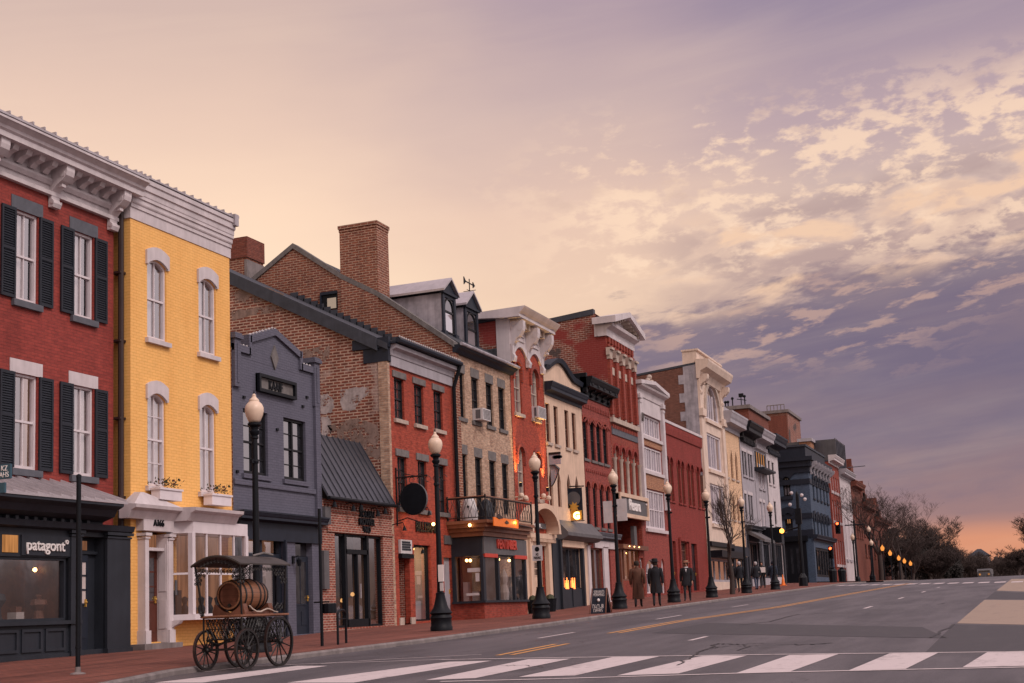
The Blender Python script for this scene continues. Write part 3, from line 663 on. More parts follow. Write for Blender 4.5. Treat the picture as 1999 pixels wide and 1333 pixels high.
def beads(q,pts,step,r=.03):
    q.tube([Vector(p)+Vector((0,0,r)) for p in pts],.006,4)
    for a,b in zip(pts,pts[1:]):
        a,b=Vector(a),Vector(b); n=max(1,int((b-a).length/step))
        for i in range(n): 
            c=a.lerp(b,(i+.5)/n); q.lathe([(r*.6,0),(r,r),(.002,r*2)],5,tuple(c))
Y=lambda x,y,xf=-20.: P(x,y,xf)[0]
Zp=lambda x,y,xf=-20.: P(x,y,xf)[1]
# ================================================================== 1 red brick building with black shutters
xf=-20.3; y0=13.; y1=Y(222,700,xf); zt=Zp(225,432,xf)
b=bl('brick_building','red brick building with white bracketed cornice and black shutters over a charcoal shop',y0,y1,xf)
up=row([(29,407,582,74),(143,448.5,616,182)],xf); lo=row([(26,726,913,73),(141.5,750,926,182)],xf)
dy=up[1][0]-up[0][0]
for L in (up,lo):
    a=L[0]; L.append((a[0]-dy,a[1]-dy)+a[2:])
    a=L[0]; L.append((a[0]-2*dy,a[1]-2*dy)+a[2:])
xs=xf+.5; zc=Zp(60,1000,xs)
shop=(Y(-40,1100,xs),Y(205,1150,xs))
hs=[(13.6,y1-.35,zf(20)+.2,zc-.1)]
shell(b,y0,y1,zt,xf,MT['red'],MT['red'],up+lo+hs,rm=MT['roof'])
cur=[(0,.62)]
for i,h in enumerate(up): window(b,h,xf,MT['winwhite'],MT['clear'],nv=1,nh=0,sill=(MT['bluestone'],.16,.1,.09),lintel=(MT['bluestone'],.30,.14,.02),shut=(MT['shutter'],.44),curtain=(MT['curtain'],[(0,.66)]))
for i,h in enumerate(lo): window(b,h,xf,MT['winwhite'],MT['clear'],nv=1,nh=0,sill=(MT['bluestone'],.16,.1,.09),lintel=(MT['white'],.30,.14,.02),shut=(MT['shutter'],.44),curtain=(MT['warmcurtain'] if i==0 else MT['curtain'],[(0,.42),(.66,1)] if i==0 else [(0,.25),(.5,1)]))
# cornice: frieze, crown, brackets, modillions
PJ=.80; zt2=Zp(285,350,xf+PJ); q=M(); ye=y1+.12; zs_=zt2-.36
q.box(xf-.02,xf+.05,y0,ye-.1,zt,zs_-.3).profY([(xf,zt-.03),(xf+.12,zt-.03),(xf+.12,zt+.06),(xf+.06,zt+.1),(xf,zt+.1)],y0,ye-.08).profY([(xf,zs_-.42),(xf+.1,zs_-.42),(xf+.15,zs_-.34),(xf+.15,zs_-.28),(xf,zs_-.28)],y0,ye-.06)
q.box(xf-.4,xf+.09,y0,ye-.08,zs_-.28,zs_)
q.profY([(xf-.4,zs_),(xf+PJ-.2,zs_),(xf+PJ-.2,zs_+.12),(xf+PJ-.15,zs_+.16),(xf+PJ-.13,zs_+.22),(xf+PJ-.03,zs_+.30),(xf+PJ,zs_+.31),(xf+PJ,zt2),(xf-.4,zt2+.04)],y0,ye+.25)
co_=q.build('cornice',MT['white'],b)
by=[Y(122,350,xf+.3),Y(228,400,xf+.2)]; sp=by[1]-by[0]
bz=zt-.30; brackets(co_,[by[1]-sp*i for i in range(5)],xf+.02,bz,.27,zs_-bz,.52,MT['white'])
q=M(); q.profY([(.09,-.20),(.16,-.24),(.26,-.15),(.42,-.11),(.48,0),(.09,0)],-.085,.085); md0=q.build('modillion',MT['white'],co_,loc=(0,0,0))
for i in range(5):
    for k in range(1,5):
        o_=md0 if (i,k)==(0,1) else link('modillion',md0.data,co_); o_.location=Vector((xf,by[1]-sp*i-sp*k/5.,zs_))-ROOT(co_).location
q=M(); q.box(xf-3,xf+PJ-.02,y0,ye+.24,zt2+.04,zt2+.09)
for i in range(40):
    yy=ye+.1-i*.36
    if yy>y0: q.box(xf-.2,xf+PJ-.01,yy-.02,yy+.02,zt2+.09,zt2+.15)
q.build('roof_edge',MT['seam'],b)
# shopfront
zb=zf(24); ze=Zp(252,984,xf+1.25); zwall=Zp(100,943,xf)
q=M(); ya,ye2=14.,Y(250,985,xf+1.2)
q.prism([(xf-.05,ya,zwall),(xf+1.2,ya,ze),(xf+1.2,ye2,ze),(xf-.05,ye2-.5,zwall)],[(xf-.05,ya,zwall+.05),(xf+1.2,ya,ze+.05),(xf+1.2,ye2,ze+.05),(xf-.05,ye2-.5,zwall+.05)])
n=int((ye2-ya)/.36)
for i in range(n+1):
    yy=ye2-.06-i*.36; q.prism([(xf,yy-.02-.4,zwall+.05),(xf+1.2,yy-.02,ze+.05),(xf+1.2,yy+.02,ze+.05),(xf,yy+.02-.4,zwall+.05)],[(xf,yy-.02-.4,zwall+.1),(xf+1.2,yy-.02,ze+.1),(xf+1.2,yy+.02,ze+.1),(xf,yy+.02-.4,zwall+.1)])
q.build('canopy_roof',MT['seam'],b)
q=M(); q.profY([(xf-.02,ze-.5),(xs+.08,ze-.5),(xs+.1,ze-.38),(xs+.42,ze-.28),(xs+.5,ze-.14),(xs+.68,ze-.06),(xs+.68,ze),(xf-.02,ze)],ya,ye2-.12); 
zfa=ze-.5; zsg=Zp(75,1040,xs)
q.box(xf-.02,xs+.03,ya,y1-.12,zsg+.25,zfa); q.profY([(xs,zsg+.08),(xs+.16,zsg+.12),(xs+.2,zsg+.25),(xs,zsg+.25)],ya,y1-.1)
dentils(q,xs+.08,ya,ye2-.6,zfa+.06,zfa+.13,.12,.28,.35)
q.build('shop_cornice',MT['charcoal'],b)
wy0,wy1=14.2,Y(131,1145,xs); wz0,wz1=Zp(65,1213,xs),Zp(65,1087,xs)
dy0,dy1=Y(156,1150,xs),Y(204,1150,xs)
q=M(); q.box(xf-.02,xs,ya,dy0-.32,wz1,zsg+.1).box(xf-.02,xs,ya,dy0-.32,zb-.3,wz0)
q.box(xf-.02,xs+.1,ya,dy0-.02,wz0-.08,wz0)
pil(q,xs,dy0-.36,dy0,zb-.2,zsg+.1,.06); pil(q,xs,Y(204,1150,xs),y1-.12,zb-.2,zsg+.1,.08); q.box(xf-.02,xs,dy0-.34,dy0,zb-.3,zsg+.1).box(xf-.02,xs,dy1,y1-.13,zb-.3,zsg+.1)
q.box(xf-.02,xs,dy0,dy1,zsg-.02,zsg+.1)
for i in range(9):
    yy=dy0-.5-i*.72; q.ring([(yy-.62,zb+.12),(yy-.62,wz0-.16),(yy,wz0-.16),(yy,zb+.12)],[(yy-.56,zb+.18),(yy-.56,wz0-.22),(yy-.06,wz0-.22),(yy-.06,zb+.18)],xs+.035,xs-.01)
q.box(xs-.02,xs+.06,ya,dy0-.4,zb-.3,zb+.06)
q.build('shopfront',MT['charcoal'],b)
shopwin(b,wy0,wy1,wz0,wz1,xs-.06,MT['charcoal'],nv=3,bulbs=0,stuff=14,room=1.1,rm=MT['wood'],gm=MT['vitrine'])
q=M(); q.ball((xs-.8,Y(68,1112,xs-.8),Zp(68,1112,xs-.8)),.05); q.build('light_bulb',MT['bulb'],b)
sy0,sy1=Y(40,1060,xs),Y(137,1065,xs); sz0,sz1=Zp(88,1085,xs),Zp(88,1046,xs)
sg=M().box(xs-.01,xs+.035,sy0,sy1,sz0,sz1).build('sign_board',MT['charcoal'],b)
text('lettering','patagont\u00b0',MT['letter'],(xs+.05,Y(90,1060,xs),(sz0+sz1)/2-.02),Y(131,1060,xs)-Y(50,1060,xs),(sz1-sz0)*.78,sg,bold=.008)
M().box(xs-.03,xs+.02,Y(4,1060,xs),Y(34,1060,xs),sz0+.05,sz1-.02).build('transom_pane',MT['warm'],b)
xd=xs-.22; q=M(); zd=zb+.1
q.box(xd-.08,xd-.065,dy0,dy1,zd,zsg); q.box(xd-.06,xs-.02,dy0,dy1,zd-.3,zd); q.box(xd-.06,xd+.02,dy0,dy1,Zp(170,1082,xd),Zp(170,1076,xd)); q.build('door_recess',MT['charcoal'],b)
dm_=(dy0+dy1)/2
door(b,dy0+.05,dy1-.3,zd,Zp(170,1084,xd),xd,MT['navy'],lights=3,glaz=.52,gm=MT['curtain'])
M().box(xd-.05,xd-.03,dy0+.05,dy1-.3,Zp(170,1074,xd),zsg-.1).build('transom_pane',MT['warmcurtain'],b)
# downspouts in the gap
q=M(); 
for dx,yy,r in ((.12,y1+.12,.07),(.1,y1+.3,.055)): 
    M().tube([(xf+dx,yy,zt+.3),(xf+dx,yy,zf(y1)+1.9)],r,8).build('downspout',MT['brown'],b,smooth=40)
for z in (4.2,6.1,8.0,9.7): q.box(xf-.1,xf+.17,y1+.02,y1+.38,z,z+.05)
q.build('pipe_clamp',MT['brown'],b)
# ================================================================== 2 yellow building
xf=-20.; y0=Y(254,700,xf); y1=Y(451,760,xf); zt=Zp(252,424,xf)
b=bl('yellow_building','tall yellow painted brick townhouse with white cornice and arched white lintels',y0,y1,xf)
up=row([(287,500,655,325),(388,541,690,421)],xf,.15,'seg'); lo=row([(288,765,950,323),(390,787,957,421)],xf,.15,'seg')
dq=(Y(292,1170),Y(312,1170)); 
shell(b,y0,y1,zt,xf,MT['yellow'],MT['yellow'],up+lo+[(Y(277,1150),Y(322,1150),zf(27)+.15,Zp(277,1035)),(Y(345,1120),Y(446,1120),Zp(345,1200),Zp(345,1042))],rm=False)
for h in up: window(b,h,xf,MT['winwhite'],MT['clear'],nv=1,nh=0,sill=(MT['white'],.13,.09,.1),hood=(MT['white'],.32,.06,.03),curtain=(MT['curtain'],[(0,.6)]))
for i,h in enumerate(lo): window(b,h,xf,MT['winwhite'],MT['clear'],nv=1,nh=1 if i==0 else 0,sill=(MT['white'],.13,.09,.1),hood=(MT['white'],.32,.06,.03),curtain=(MT['curtain'],[(0,.3),(.45,1)]))
PK=.5; zt2=Zp(458,428,xf+.45*PK); q=M(); h=zt2-zt
q.profY([(xf+px_*PK if px_>0 else xf-.3,zt+h*hz_) for px_,hz_ in ((-1,0),(.05,0),(.05,.26),(.11,.27),(.11,.36),(.15,.37),(.18,.40),(.18,.5),(.25,.51),(.25,.58),(.28,.60),(.30,.72),(.38,.74),(.38,.88),(.45,.90),(.45,1.),(-1,1.03))],y0-.02,y1+.03)
q.build('cornice',MT['white'],b)
q=M().box(xf-11,xf-.3,y0,y1,zt-.3,zt2-.1).box(xf-.6,xf+.43*PK,y0-.02,y1+.04,zt2+.05,zt2+.09)
for i in range(13): yy=y0+.2+i*.36; q.box(xf-.5,xf+.44*PK,yy-.02,yy+.02,zt2+.09,zt2+.15)
q.box(xf-.05,xf+.28,y1-.12,y1+.06,zt2-.18,zt2+.14)
q.build('roof_edge',MT['seam'],b)
# white shopfront with door and bay
zb=zf(28); xs=xf+.22; ze0=Zp(330,1005,xf+.6)
yA=Y(268,1000,xf+.5); yM=Y(345,1040,xf+.3); yB=Y(470,1012,xf+.75)
zT=Zp(275,1000,xf+.45); 
q=M(); q.box(xf-.02,xs,y0+.22,yM,Zp(285,1035,xs),zT-.1)
def ent(q,ya,yb,xo,z): q.profY([(xf-.02,z-.12),(xo,z-.12),(xo+.06,z-.02),(xo+.1,z+.06),(xo+.24,z+.12),(xo+.26,z+.2),(xf-.02,z+.24)],ya,yb)
ent(q,yA,yM+.1,xs,zT); ent(q,yM+.02,yB,xs+.38,zT-.003)
q.prism([(xs+.2,yA,zT+.2),(xs+.2,yM+.1,zT+.2),(xf,yM,zT+.24),(xf,yA+.1,zT+.24)],[(xs+.0,yA+.5,zT+.52),(xs+.02,yA+.6,zT+.52),(xf,yA+.62,zT+.54),(xf,yA+.55,zT+.54)])
q.build('shop_cornice',MT['white'],b)
dA,dB=Y(291,1150,xs),Y(330,1150,xs); zdt=Zp(290,1040,xs)
q=M(); pil(q,xf,y0+.28,dA,zb,zdt,.22,base=.42); pil(q,xf,dB,yM-.04,zb,zdt,.22,base=.42)
xd=xf-.1
q.box(xd-.02,xs-.02,dB-.036,dB+.0,zb+.12,zdt)
for za_,zb_ in ((zb+.45,zb+1.15),(zb+1.35,zb+2.5)): q.box(xd+.05,xs-.06,dB-.05,dB-.03,za_,zb_)
q.box(xd-.04,xf+.12,dA,dB,Zp(290,1076,xd),Zp(290,1070,xd)); q.build('door_surround',MT['white'],b)
M().box(xf-.1,xs+.25,dA-.5,dB+.2,zb-.25,zb+.11).build('door_step',MT['concrete'],b)
door(b,dA+.0,dB-.04,zb+.12,Zp(290,1076,xd),xd,MT['door'],lights=3,glaz=.55,gm=MT['pglass'] if 'pglass' in MT else MT['mglass'])
M().box(xd-.06,xd-.05,dA,dB,Zp(290,1068,xd),zdt).build('transom_pane',MT['warmcurtain'],b)
text('lettering','A166',MT['black'],(xs+.015,Y(309,1021,xs),Zp(309,1021,xs)),Y(319,1021,xs)-Y(299,1021,xs),.16,b,bold=.01)
# canted bay window
bz0,bz1=Zp(345,1200,xf+.1),Zp(345,1042,xf+.1); xo=xs+.36; yb0=yM; yc=Y(378,1120,xo); yd=y1-.18
q=M(); 
q.prism([(xf,yb0-.04,bz0-.14),(xo+.06,yc-.03,bz0-.14),(xo+.06,yd+.05,bz0-.14),(xf,yd+.05,bz0-.14)],[(xf,yb0-.04,bz0),(xo+.06,yc-.03,bz0),(xo+.06,yd+.05,bz0),(xf,yd+.05,bz0)])
q.prism([(xf,yb0,bz1),(xo,yc,bz1),(xo,yd,bz1),(xf,yd,bz1)],[(xf,yb0,zT-.1),(xo,yc,zT-.1),(xo,yd,zT-.1),(xf,yd,zT-.1)])
def post(p,z0,z1,r=.06): q.box(p[0]-r,p[0]+r,p[1]-r,p[1]+r,z0,z1)
post((xf+.06,yb0+.05),bz0,bz1); post((xo-.05,yc),bz0,bz1,.065); post((xo-.05,yd-.05),bz0,bz1,.06)
n=4
for i in range(1,n): yy=yc+(yd-yc)*i/n; q.box(xo-.07,xo-.02,yy-.025,yy+.025,bz0,bz1)
zm=bz0+(bz1-bz0)*.5; q.box(xo-.07,xo-.02,yc,yd,zm-.025,zm+.025)
q.prism([(xf+.05,yb0+.03,zm-.025),(xf+.05,yb0+.08,zm-.025),(xo-.04,yc+.03,zm-.025),(xo-.04,yc-.02,zm-.025)],[(xf+.05,yb0+.03,zm+.025),(xf+.05,yb0+.08,zm+.025),(xo-.04,yc+.03,zm+.025),(xo-.04,yc-.02,zm+.025)])
bay=q.build('bay_window',MT['winwhite'],b)
q=M().quad((xf+.06,yb0+.06,bz0),(xo-.05,yc,bz0),(xo-.05,yc,bz1),(xf+.06,yb0+.06,bz1)).quad((xo-.05,yc,bz0),(xo-.05,yd,bz0),(xo-.05,yd,bz1),(xo-.05,yc,bz1)); q.build('pane',MT['shopglass'],bay)
q=M()
for i in range(30):
    ya_=yb0+.1+(yd-yb0-.1)*i/30; yb_=yb0+.1+(yd-yb0-.1)*(i+1)/30; xa_=xf-.25+.04*math.sin(i*1.7); xb_=xf-.25+.04*math.sin(i*1.7+1.7); q.quad((xa_,ya_,bz0+(.55 if i<8 else 0)),(xb_,yb_,bz0+(.55 if i<8 else 0)),(xb_,yb_,bz1),(xa_,ya_,bz1))
q.build('curtain',MT['warmcurtain'],bay)
q=M().box(xf-1.2,xf-.3,yb0,yd,bz0-.02,bz0).box(xf-1.2,xf-1.18,yb0,yd,bz0,bz1)
for i in range(7): yy=yb0+.35+i*.36; q.lathe([(.07,bz0),(.1,bz0+.15),(.05,bz0+.25),(.09,bz0+.4),(.02,bz0+.45)],8,(xf+.02,yy,0))
q.box(xf-.1,xf+.15,yb0+.2,yb0+.4,bz0,bz0+.6); q.build('display_goods',MT['charcoal'],bay)
q=M()
for yy in (yc-.35,yd-.3): M().profY([(xf,bz0-.14),(xo-.1,bz0-.14),(xo-.16,bz0-.22),(xf+.22,bz0-.3),(xf+.14,bz0-.5),(xf+.05,bz0-.62),(xf,bz0-.62)],yy-.06,yy+.06).build('console_bracket',MT['white'],b)
M().box(xs+.0,xs+.03,dB+.22,dB+.3,zb+1.25,zb+1.62).build('door_intercom',MT['grey'],b)
YEL=(lo,xf)
# ================================================================== 3 slate painted shop house
xf=-20.02; y0=Y(453,800,xf); y1=Y(622,860,xf); zt=Zp(620,728,xf)
b=bl('slate_building','slate blue painted brick house with a pointed parapet and dark plaque',y0,y1,xf)
ww=row([(475,794,921,522.7),(554,816,936,597)],xf); zc=Zp(454,994,xf+.25); zb=zf(31)
gy=[(Y(476,1130),Y(556,1130)),(Y(579,1150),Y(612,1150))]
shell(b,y0,y1,zt,xf,MT['slate'],MT['gable2'],ww+[(gy[0][0],gy[0][1],zb+.7,Zp(476,1040)),(gy[1][0],gy[1][1],zb+.08,Zp(580,1050))],rm=MT['roof'],drop=.5)
for h in ww: window(b,h,xf,MT['darkframe'],MT['dglass'],nv=1,split=1,fw=.07,sill=(MT['slate'],.14,.1,.08),d0=.1)
pk=[(Y(453,660),zt-.12),(Y(461,672),Zp(461,672)),(Y(485,680),Zp(485,687)),(Y(486,660),Zp(486,659)),(Y(535,648),Zp(535,648)),(Y(582,692),Zp(583,693)),(Y(586,715),Zp(586,717)),(Y(615,722),Zp(615,723)),(y1-.02,zt-.12)]
zlow=(pk[2][1]+pk[7][1])/2; yc_=pk[4][0]
pk=[(y0+.02,zt-.2),(y0+.02,zlow),(pk[3][0],zlow),(pk[3][0],Zp(486,662)),(yc_,pk[4][1]),(pk[6][0],pk[5][1]),(pk[6][0],zlow),(y1-.02,zlow),(y1-.02,zt-.2)]
M().prism([(xf+.004,)+p for p in pk],[(xf-.35,)+p for p in pk]).build('parapet',MT['slate'],b)
cp=pk[1:8]; q=M()
for (a,za),(c,zc2) in zip(cp,cp[1:]):
    if abs(a-c)<.01: q.box(xf-.38,xf+.08,a-.07,a+.07,min(za,zc2)-.1,max(za,zc2)+.12)
    else: q.prism([(xf+.08,a,za-.1),(xf+.08,c,zc2-.1),(xf-.38,c,zc2-.1),(xf-.38,a,za-.1)],[(xf+.08,a,za+.1),(xf+.08,c,zc2+.1),(xf-.38,c,zc2+.1),(xf-.38,a,za+.1)])
q.build('coping',MT['slate'],b)
q=M(); beads(q,[(xf,a,z+.1) for a,z in cp],.16,.035); q.build('string_light',MT['plastic'],b)
q=M()
for a,c in ((y0+.02,y0+.32),(y1-.34,y1-.02)):
    q=M(); q.box(xf-.36,xf+.1,a,c,zlow-1.1,zlow+.24).box(xf-.42,xf+.16,a-.06,c+.06,zlow+.24,zlow+.34).box(xf-.4,xf+.13,a-.03,c+.03,zlow+.34,zlow+.4); q.box(xf+.1,xf+.12,a+.11,c-.11,zlow-1.0,zlow+.1)
    if c>y1-.1: q.box(xf-.02,xf+.09,y1-.30,y1-.02,zb+3.2,zlow-1.1)
    q.build('parapet_pier',MT['slate'],b)
pc=(Y(535.6,698),Zp(535.6,698)); M().prism([(xf+.05,pc[0]-.2,pc[1]),(xf+.05,pc[0],pc[1]+.36),(xf+.05,pc[0]+.2,pc[1]),(xf+.05,pc[0],pc[1]-.36)],[(xf,pc[0]-.2,pc[1]),(xf,pc[0],pc[1]+.36),(xf,pc[0]+.2,pc[1]),(xf,pc[0],pc[1]-.36)]).build('diamond_ornament',MT['stone'],b)
ya,yb=Y(500,745),Y(573,765); za=Zp(500,763); zz=Zp(500,728); q=M().box(xf,xf+.05,ya,yb,za,zz); o=[(ya,za),(ya,zz),(yb,zz),(yb,za)]; q2=M().ring(o,[(ya+.09,za+.09),(ya+.09,zz-.09),(yb-.09,zz-.09),(yb-.09,za+.09)],xf+.14,xf)
pl=q.build('plaque',MT['stone'],b); q2.build('plaque_frame',MT['black'],pl); text('lettering','KAAIF',MT['black'],(xf+.065,(ya+yb)/2-.05,(za+zz)/2),(yb-ya)*.36,(zz-za)*.5,pl,bold=.02)
q=M()
for px,py in ((475,775),(590,793),(598,775),(540,838),(462,920)): yy,z_=P(px,py,xf); M().box(xf,xf+.05,yy-.05,yy+.05,z_-.04,z_+.03).build('tie_bolt',MT['black'],b)
q=M(); crown(q,xf,y0+.01,y1-.01,zc-.32,zc+.02,.34); q.box(xf-.01,xf+.06,y0+.01,y1-.01,zc-.75,zc-.32); q.box(xf-.01,xf+.1,gy[0][1]-.05,gy[0][1]+.03,zb,zc-.7); q.build('shop_cornice',MT['navy'],b)
q=M(); q.profY([(xf-.01,zc+.02),(xf+.3,zc+.02),(xf+.05,zc+.16),(xf-.01,zc+.85),(xf-.02,zc+.85)],y0+.02,y1-.02); q.build('skirt_roof',MT['slate'],b) if False else None
q=M().profY([(xf-.01,ww[0][2]-.34),(xf+.06,ww[0][2]-.34),(xf+.06,ww[0][2]-.2),(xf-.01,ww[0][2]-.17)],y0+.02,y1-.32); q.build('string_course',MT['slate'],b)
a,c=gy[0]; zt_=Zp(476,1040,xf); zmid=Zp(476,1082,xf)
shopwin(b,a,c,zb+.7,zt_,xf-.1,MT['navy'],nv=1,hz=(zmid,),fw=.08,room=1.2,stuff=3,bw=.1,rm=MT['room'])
M().box(xf-.3,xf-.28,a+.1,c-.1,zmid+.1,zt_-.1).build('transom_curtain',MT['warmcurtain'],b)
M().box(xf-.34,xf-.32,a+.9,c-.12,zb+.9,zmid-.05).build('curtain',MT['curtain'],b)
a,c=gy[1]; door(b,a,c,zb+.08,Zp(580,1086,xf-.15),xf-.15,MT['navy'],lights=1,glaz=.62,gm=MT['mglass']); M().box(xf-.22,xf-.2,a,c,Zp(580,1084,xf),Zp(580,1050,xf)).build('transom_pane',MT['mglass'],b)
q=M(); z_=Zp(571,1092,xf); yy=Y(571,1092,xf); q.box(xf,xf+.05,yy-.05,yy+.05,z_-.12,z_+.1).tube([(xf+.03,yy,z_+.05),(xf+.2,yy,z_+.1),(xf+.22,yy,z_)],.015); q.lathe([(.05,z_-.2),(.08,z_-.02),(.02,z_+.03)],8,(xf+.22,yy,0)); q.build('wall_lantern',MT['black'],b)
M().tube([(xf+.1,y0+.12,zc-.2),(xf+.1,y0+.12,zb)],.05,8).build('downspout',MT['black'],b)
# ================================================================== 4 one storey brick shop with metal roof
xf=-20.; y0=Y(625,1050,xf); y1=Y(767,1050,xf); ze=Zp(766,985,xf+.2); yR=Y(768,985,xf+.2)
b=bl('brick_shop','one storey brick shop with a dark standing seam metal roof',y0,y1,xf)
zb=zf(38); o=(Y(655,1130),Y(750,1130),zb+.06,Zp(655,1040)); 
shell(b,y0,y1,ze-.05,xf,MT['shopbrick'],MT['shopbrick'],[o],dep=3.4,drop=0,rm=False)
xr,zr_=PY(697,867,yR-.2)
q=M(); t=.06
q.prism([(xf+.28,y0+.02,ze-.06),(xf+.28,yR,ze-.06),(xr,yR,zr_),(xr,y0+.02,zr_)],[(xf+.28,y0+.02,ze),(xf+.28,yR,ze),(xr,yR,zr_+t),(xr,y0+.02,zr_+t)])
n=12
for i in range(n+1):
    yy=y0+.06+(yR-y0-.1)*i/n; q.prism([(xf+.28,yy-.02,ze),(xf+.28,yy+.02,ze),(xr,yy+.02,zr_+t),(xr,yy-.02,zr_+t)],[(xf+.28,yy-.02,ze+.06),(xf+.28,yy+.02,ze+.06),(xr,yy+.02,zr_+t+.06),(xr,yy-.02,zr_+t+.06)])
q.poly([(xr,y0,zr_+t),(xr,yR,zr_+t),(xr-.2,yR,ze-3),(xr-.2,y0,ze-3)])
q.build('metal_roof',MT['darkseam'],b)
M().tube([(xf+.33,y0,ze-.06),(xf+.33,yR,ze-.06)],.06,8).build('gutter',MT['black'],b)
q=M(); dentils(q,xf,y0+.02,y1-.02,ze-.3,ze-.2,.06,.2,.5); q.box(xf-.01,xf+.05,y0+.02,y1-.02,ze-.2,ze-.06).box(xf-.01,xf+.04,y0+.02,y1-.02,ze-.42,ze-.33).box(xf-.01,xf+.05,y0+.4,y1-.02,o[3]+.02,o[3]+.12); q.build('corbel_course',MT['shopbrick'],b)
s_=shopwin(b,*o,xf-.12,MT['black'],nv=0,fw=.07,room=2.6,stuff=6,rm=MT['warmroom'],gm=MT['shopglass'])
q=M(); a1,a2=Y(680,1130),Y(723,1130); zt_=Zp(682,1076); 
for yy in (a1,a2): q.box(xf-.2,xf-.06,yy-.07,yy+.07,o[2],o[3])
q.box(xf-.2,xf-.06,a1,a2,zt_-.07,zt_+.07); am=(a1+a2)/2+.05; q.box(xf-.2,xf-.08,am-.04,am+.04,o[2],zt_); q.box(xf-.2,xf-.06,a1,a2,o[2],o[2]+.25)
q.build('door_frame',MT['black'],s_); M().box(xf-.06,xf-.02,am+.06,am+.1,o[2]+.9,o[2]+1.35).build('handle',MT['seam'],s_)
q=M()
for px,py,w_,h_ in ((738,1108,.2,.4),(692,1108,.16,.4),(704,1108,.16,.4)): yy,z_=P(px,py,xf-1.2); q.lathe([(w_,z_-h_*.8),(w_*1.05,z_),(w_*.9,z_+h_*.8)],10,(xf-1.2,yy,0))
for px,py in ((688,1160),(668,1172)): yy,z_=P(px,py,xf-.9); q.ball((xf-.9,yy,z_),.07)
q.build('pendant_lamp',MT['pendant'],s_)
yy,z_=P(713,1019,xf); text('lettering','TOUAN\nROWER\nNO',MT['black'],(xf+.06,yy,z_),Y(728,1020)-Y(698,1020),.72,b,bold=.03,ext=.03)
q=M()
for px,py in ((653,982),(690,990),(705,988),(738,1000),(752,996)):
    q=M(); yy,z_=P(px,py,xf+.3); q.tube([(xf,yy,z_+.12),(xf+.2,yy,z_+.16),(xf+.3,yy,z_+.06)],.014); q.lathe([(.085,z_-.12),(.05,z_+.02),(.01,z_+.07)],8,(xf+.3,yy,0)); q.build('spotlight',MT['black'],b)
M().box(xf,xf+.16,Y(626,1000),Y(637,1000),Zp(632,1024),Zp(632,990)).build('electric_box',MT['grey'],b)
M().box(xf,xf+.12,Y(626,1100),Y(636,1100),Zp(632,1150),Zp(632,1075)).build('electric_box',MT['grey'],b)
# ================================================================== 5 red house with old brick gable
xf=-20.; y0=Y(759,800,xf); y1=Y(885,830,xf); zt=Zp(755,692,xf)
b=bl('red_house','narrow red painted brick house with old brick gable wall on its left side',y0,y1,xf)
u1=row([(770,734,813,788.5),(809,750,827,827),(847,761.6,837.6,864)],xf); u2=row([(776,888,988,795),(817,898,994,833),(855,908,1000,870)],xf); zb=zf(43)
op=[(Y(780,1150),Y(801,1150),zb+.02,Zp(780,1082)),(Y(810,1140),Y(843,1140),zb+.08,Zp(810,1063)),(Y(868,1150),Y(884,1150),zb+.05,Zp(868,1088))]
op[2]=(op[2][0],min(op[2][1],y1-.3),op[2][2],op[2][3])
shell(b,y0,y1,zt,xf,MT['red3'],MT['shopbrick'],u1+u2+op,rm=False,dep=9,drop=0)
for h in u1: window(b,h,xf,MT['darkframe'],MT['glass'],nv=1,nh=1,sill=(MT['palestone'],.15,.1,.1),lintel=(MT['stone'],.22,.14,.05),d0=.1)
for h in u2: window(b,h,xf,MT['darkframe'],MT['glass'],nv=1,sill=(MT['stone'],.17,.1,.1),lintel=(MT['stone'],.24,.14,.05),d0=.1)
# gable: front eave -> ridge at the back, wall pentagon
xr,zr_=PY(452,540,y0); ridge=(xr,zr_+.3); xe,zee=PY(738,668,y0)
ex=xf-9.5; z0=zb-.5; xb=xf-10.4
sl=(zr_-zee)/(xr-xe)
zt_f=zee+sl*((xf)-xe)
prof=[(xf,z0),(xf,zt-.05),(xe+.1,zee-.05),(xb,zee+sl*(xb-xe)-.05),(xb-2.4,zee+sl*(xb-xe)-1.8),(xb-2.4,z0)]
g=M().poly([(x_,y0-.01,z_) for x_,z_ in reversed(prof)]).poly([(x_,y1-.03,z_) for x_,z_ in prof]).build('gable_wall',MT['gable'],b)
for pl,mk in (([(665,762),(690,757),(715,755),(722,766),(712,776),(700,785),(692,800),(680,802),(668,800),(664,780)],'white'),([(627,772),(640,768),(650,778),(653,795),(645,806),(627,808)],'white'),([(627,816),(640,812),(647,824),(648,846),(636,852),(627,850)],'white'),([(453,607),(500,600),(540,594),(574,592),(562,604),(540,608),(500,614),(453,624)],'stone'),([(590,684),(612,678),(645,673),(642,700),(630,706),(618,722),(600,716)],'palestone'),([(640,830),(700,815),(738,830),(745,900),(700,880),(650,860)],'stone'),([(735,700),(750,700),(756,760),(758,860),(748,900),(744,800)],'palestone'),([(455,560),(520,560),(560,575),(500,590),(455,592)],'palestone')):
    pp=[]
    for (ax,ay),(cx_,cy_) in zip(pl,pl[1:]+pl[:1]):
        for k in range(4): t=k/4; pp.append((ax+(cx_-ax)*t+random.uniform(-1.6,1.6),ay+(cy_-ay)*t+random.uniform(-1.6,1.6)))
    M().poly([(PY(px,py,y0-.016)[0],y0-.016,PY(px,py,y0-.016)[1]) for px,py in pp]).build('whitewash_patch',MT['wash'] if mk=='white' else MT['wash2'],b)
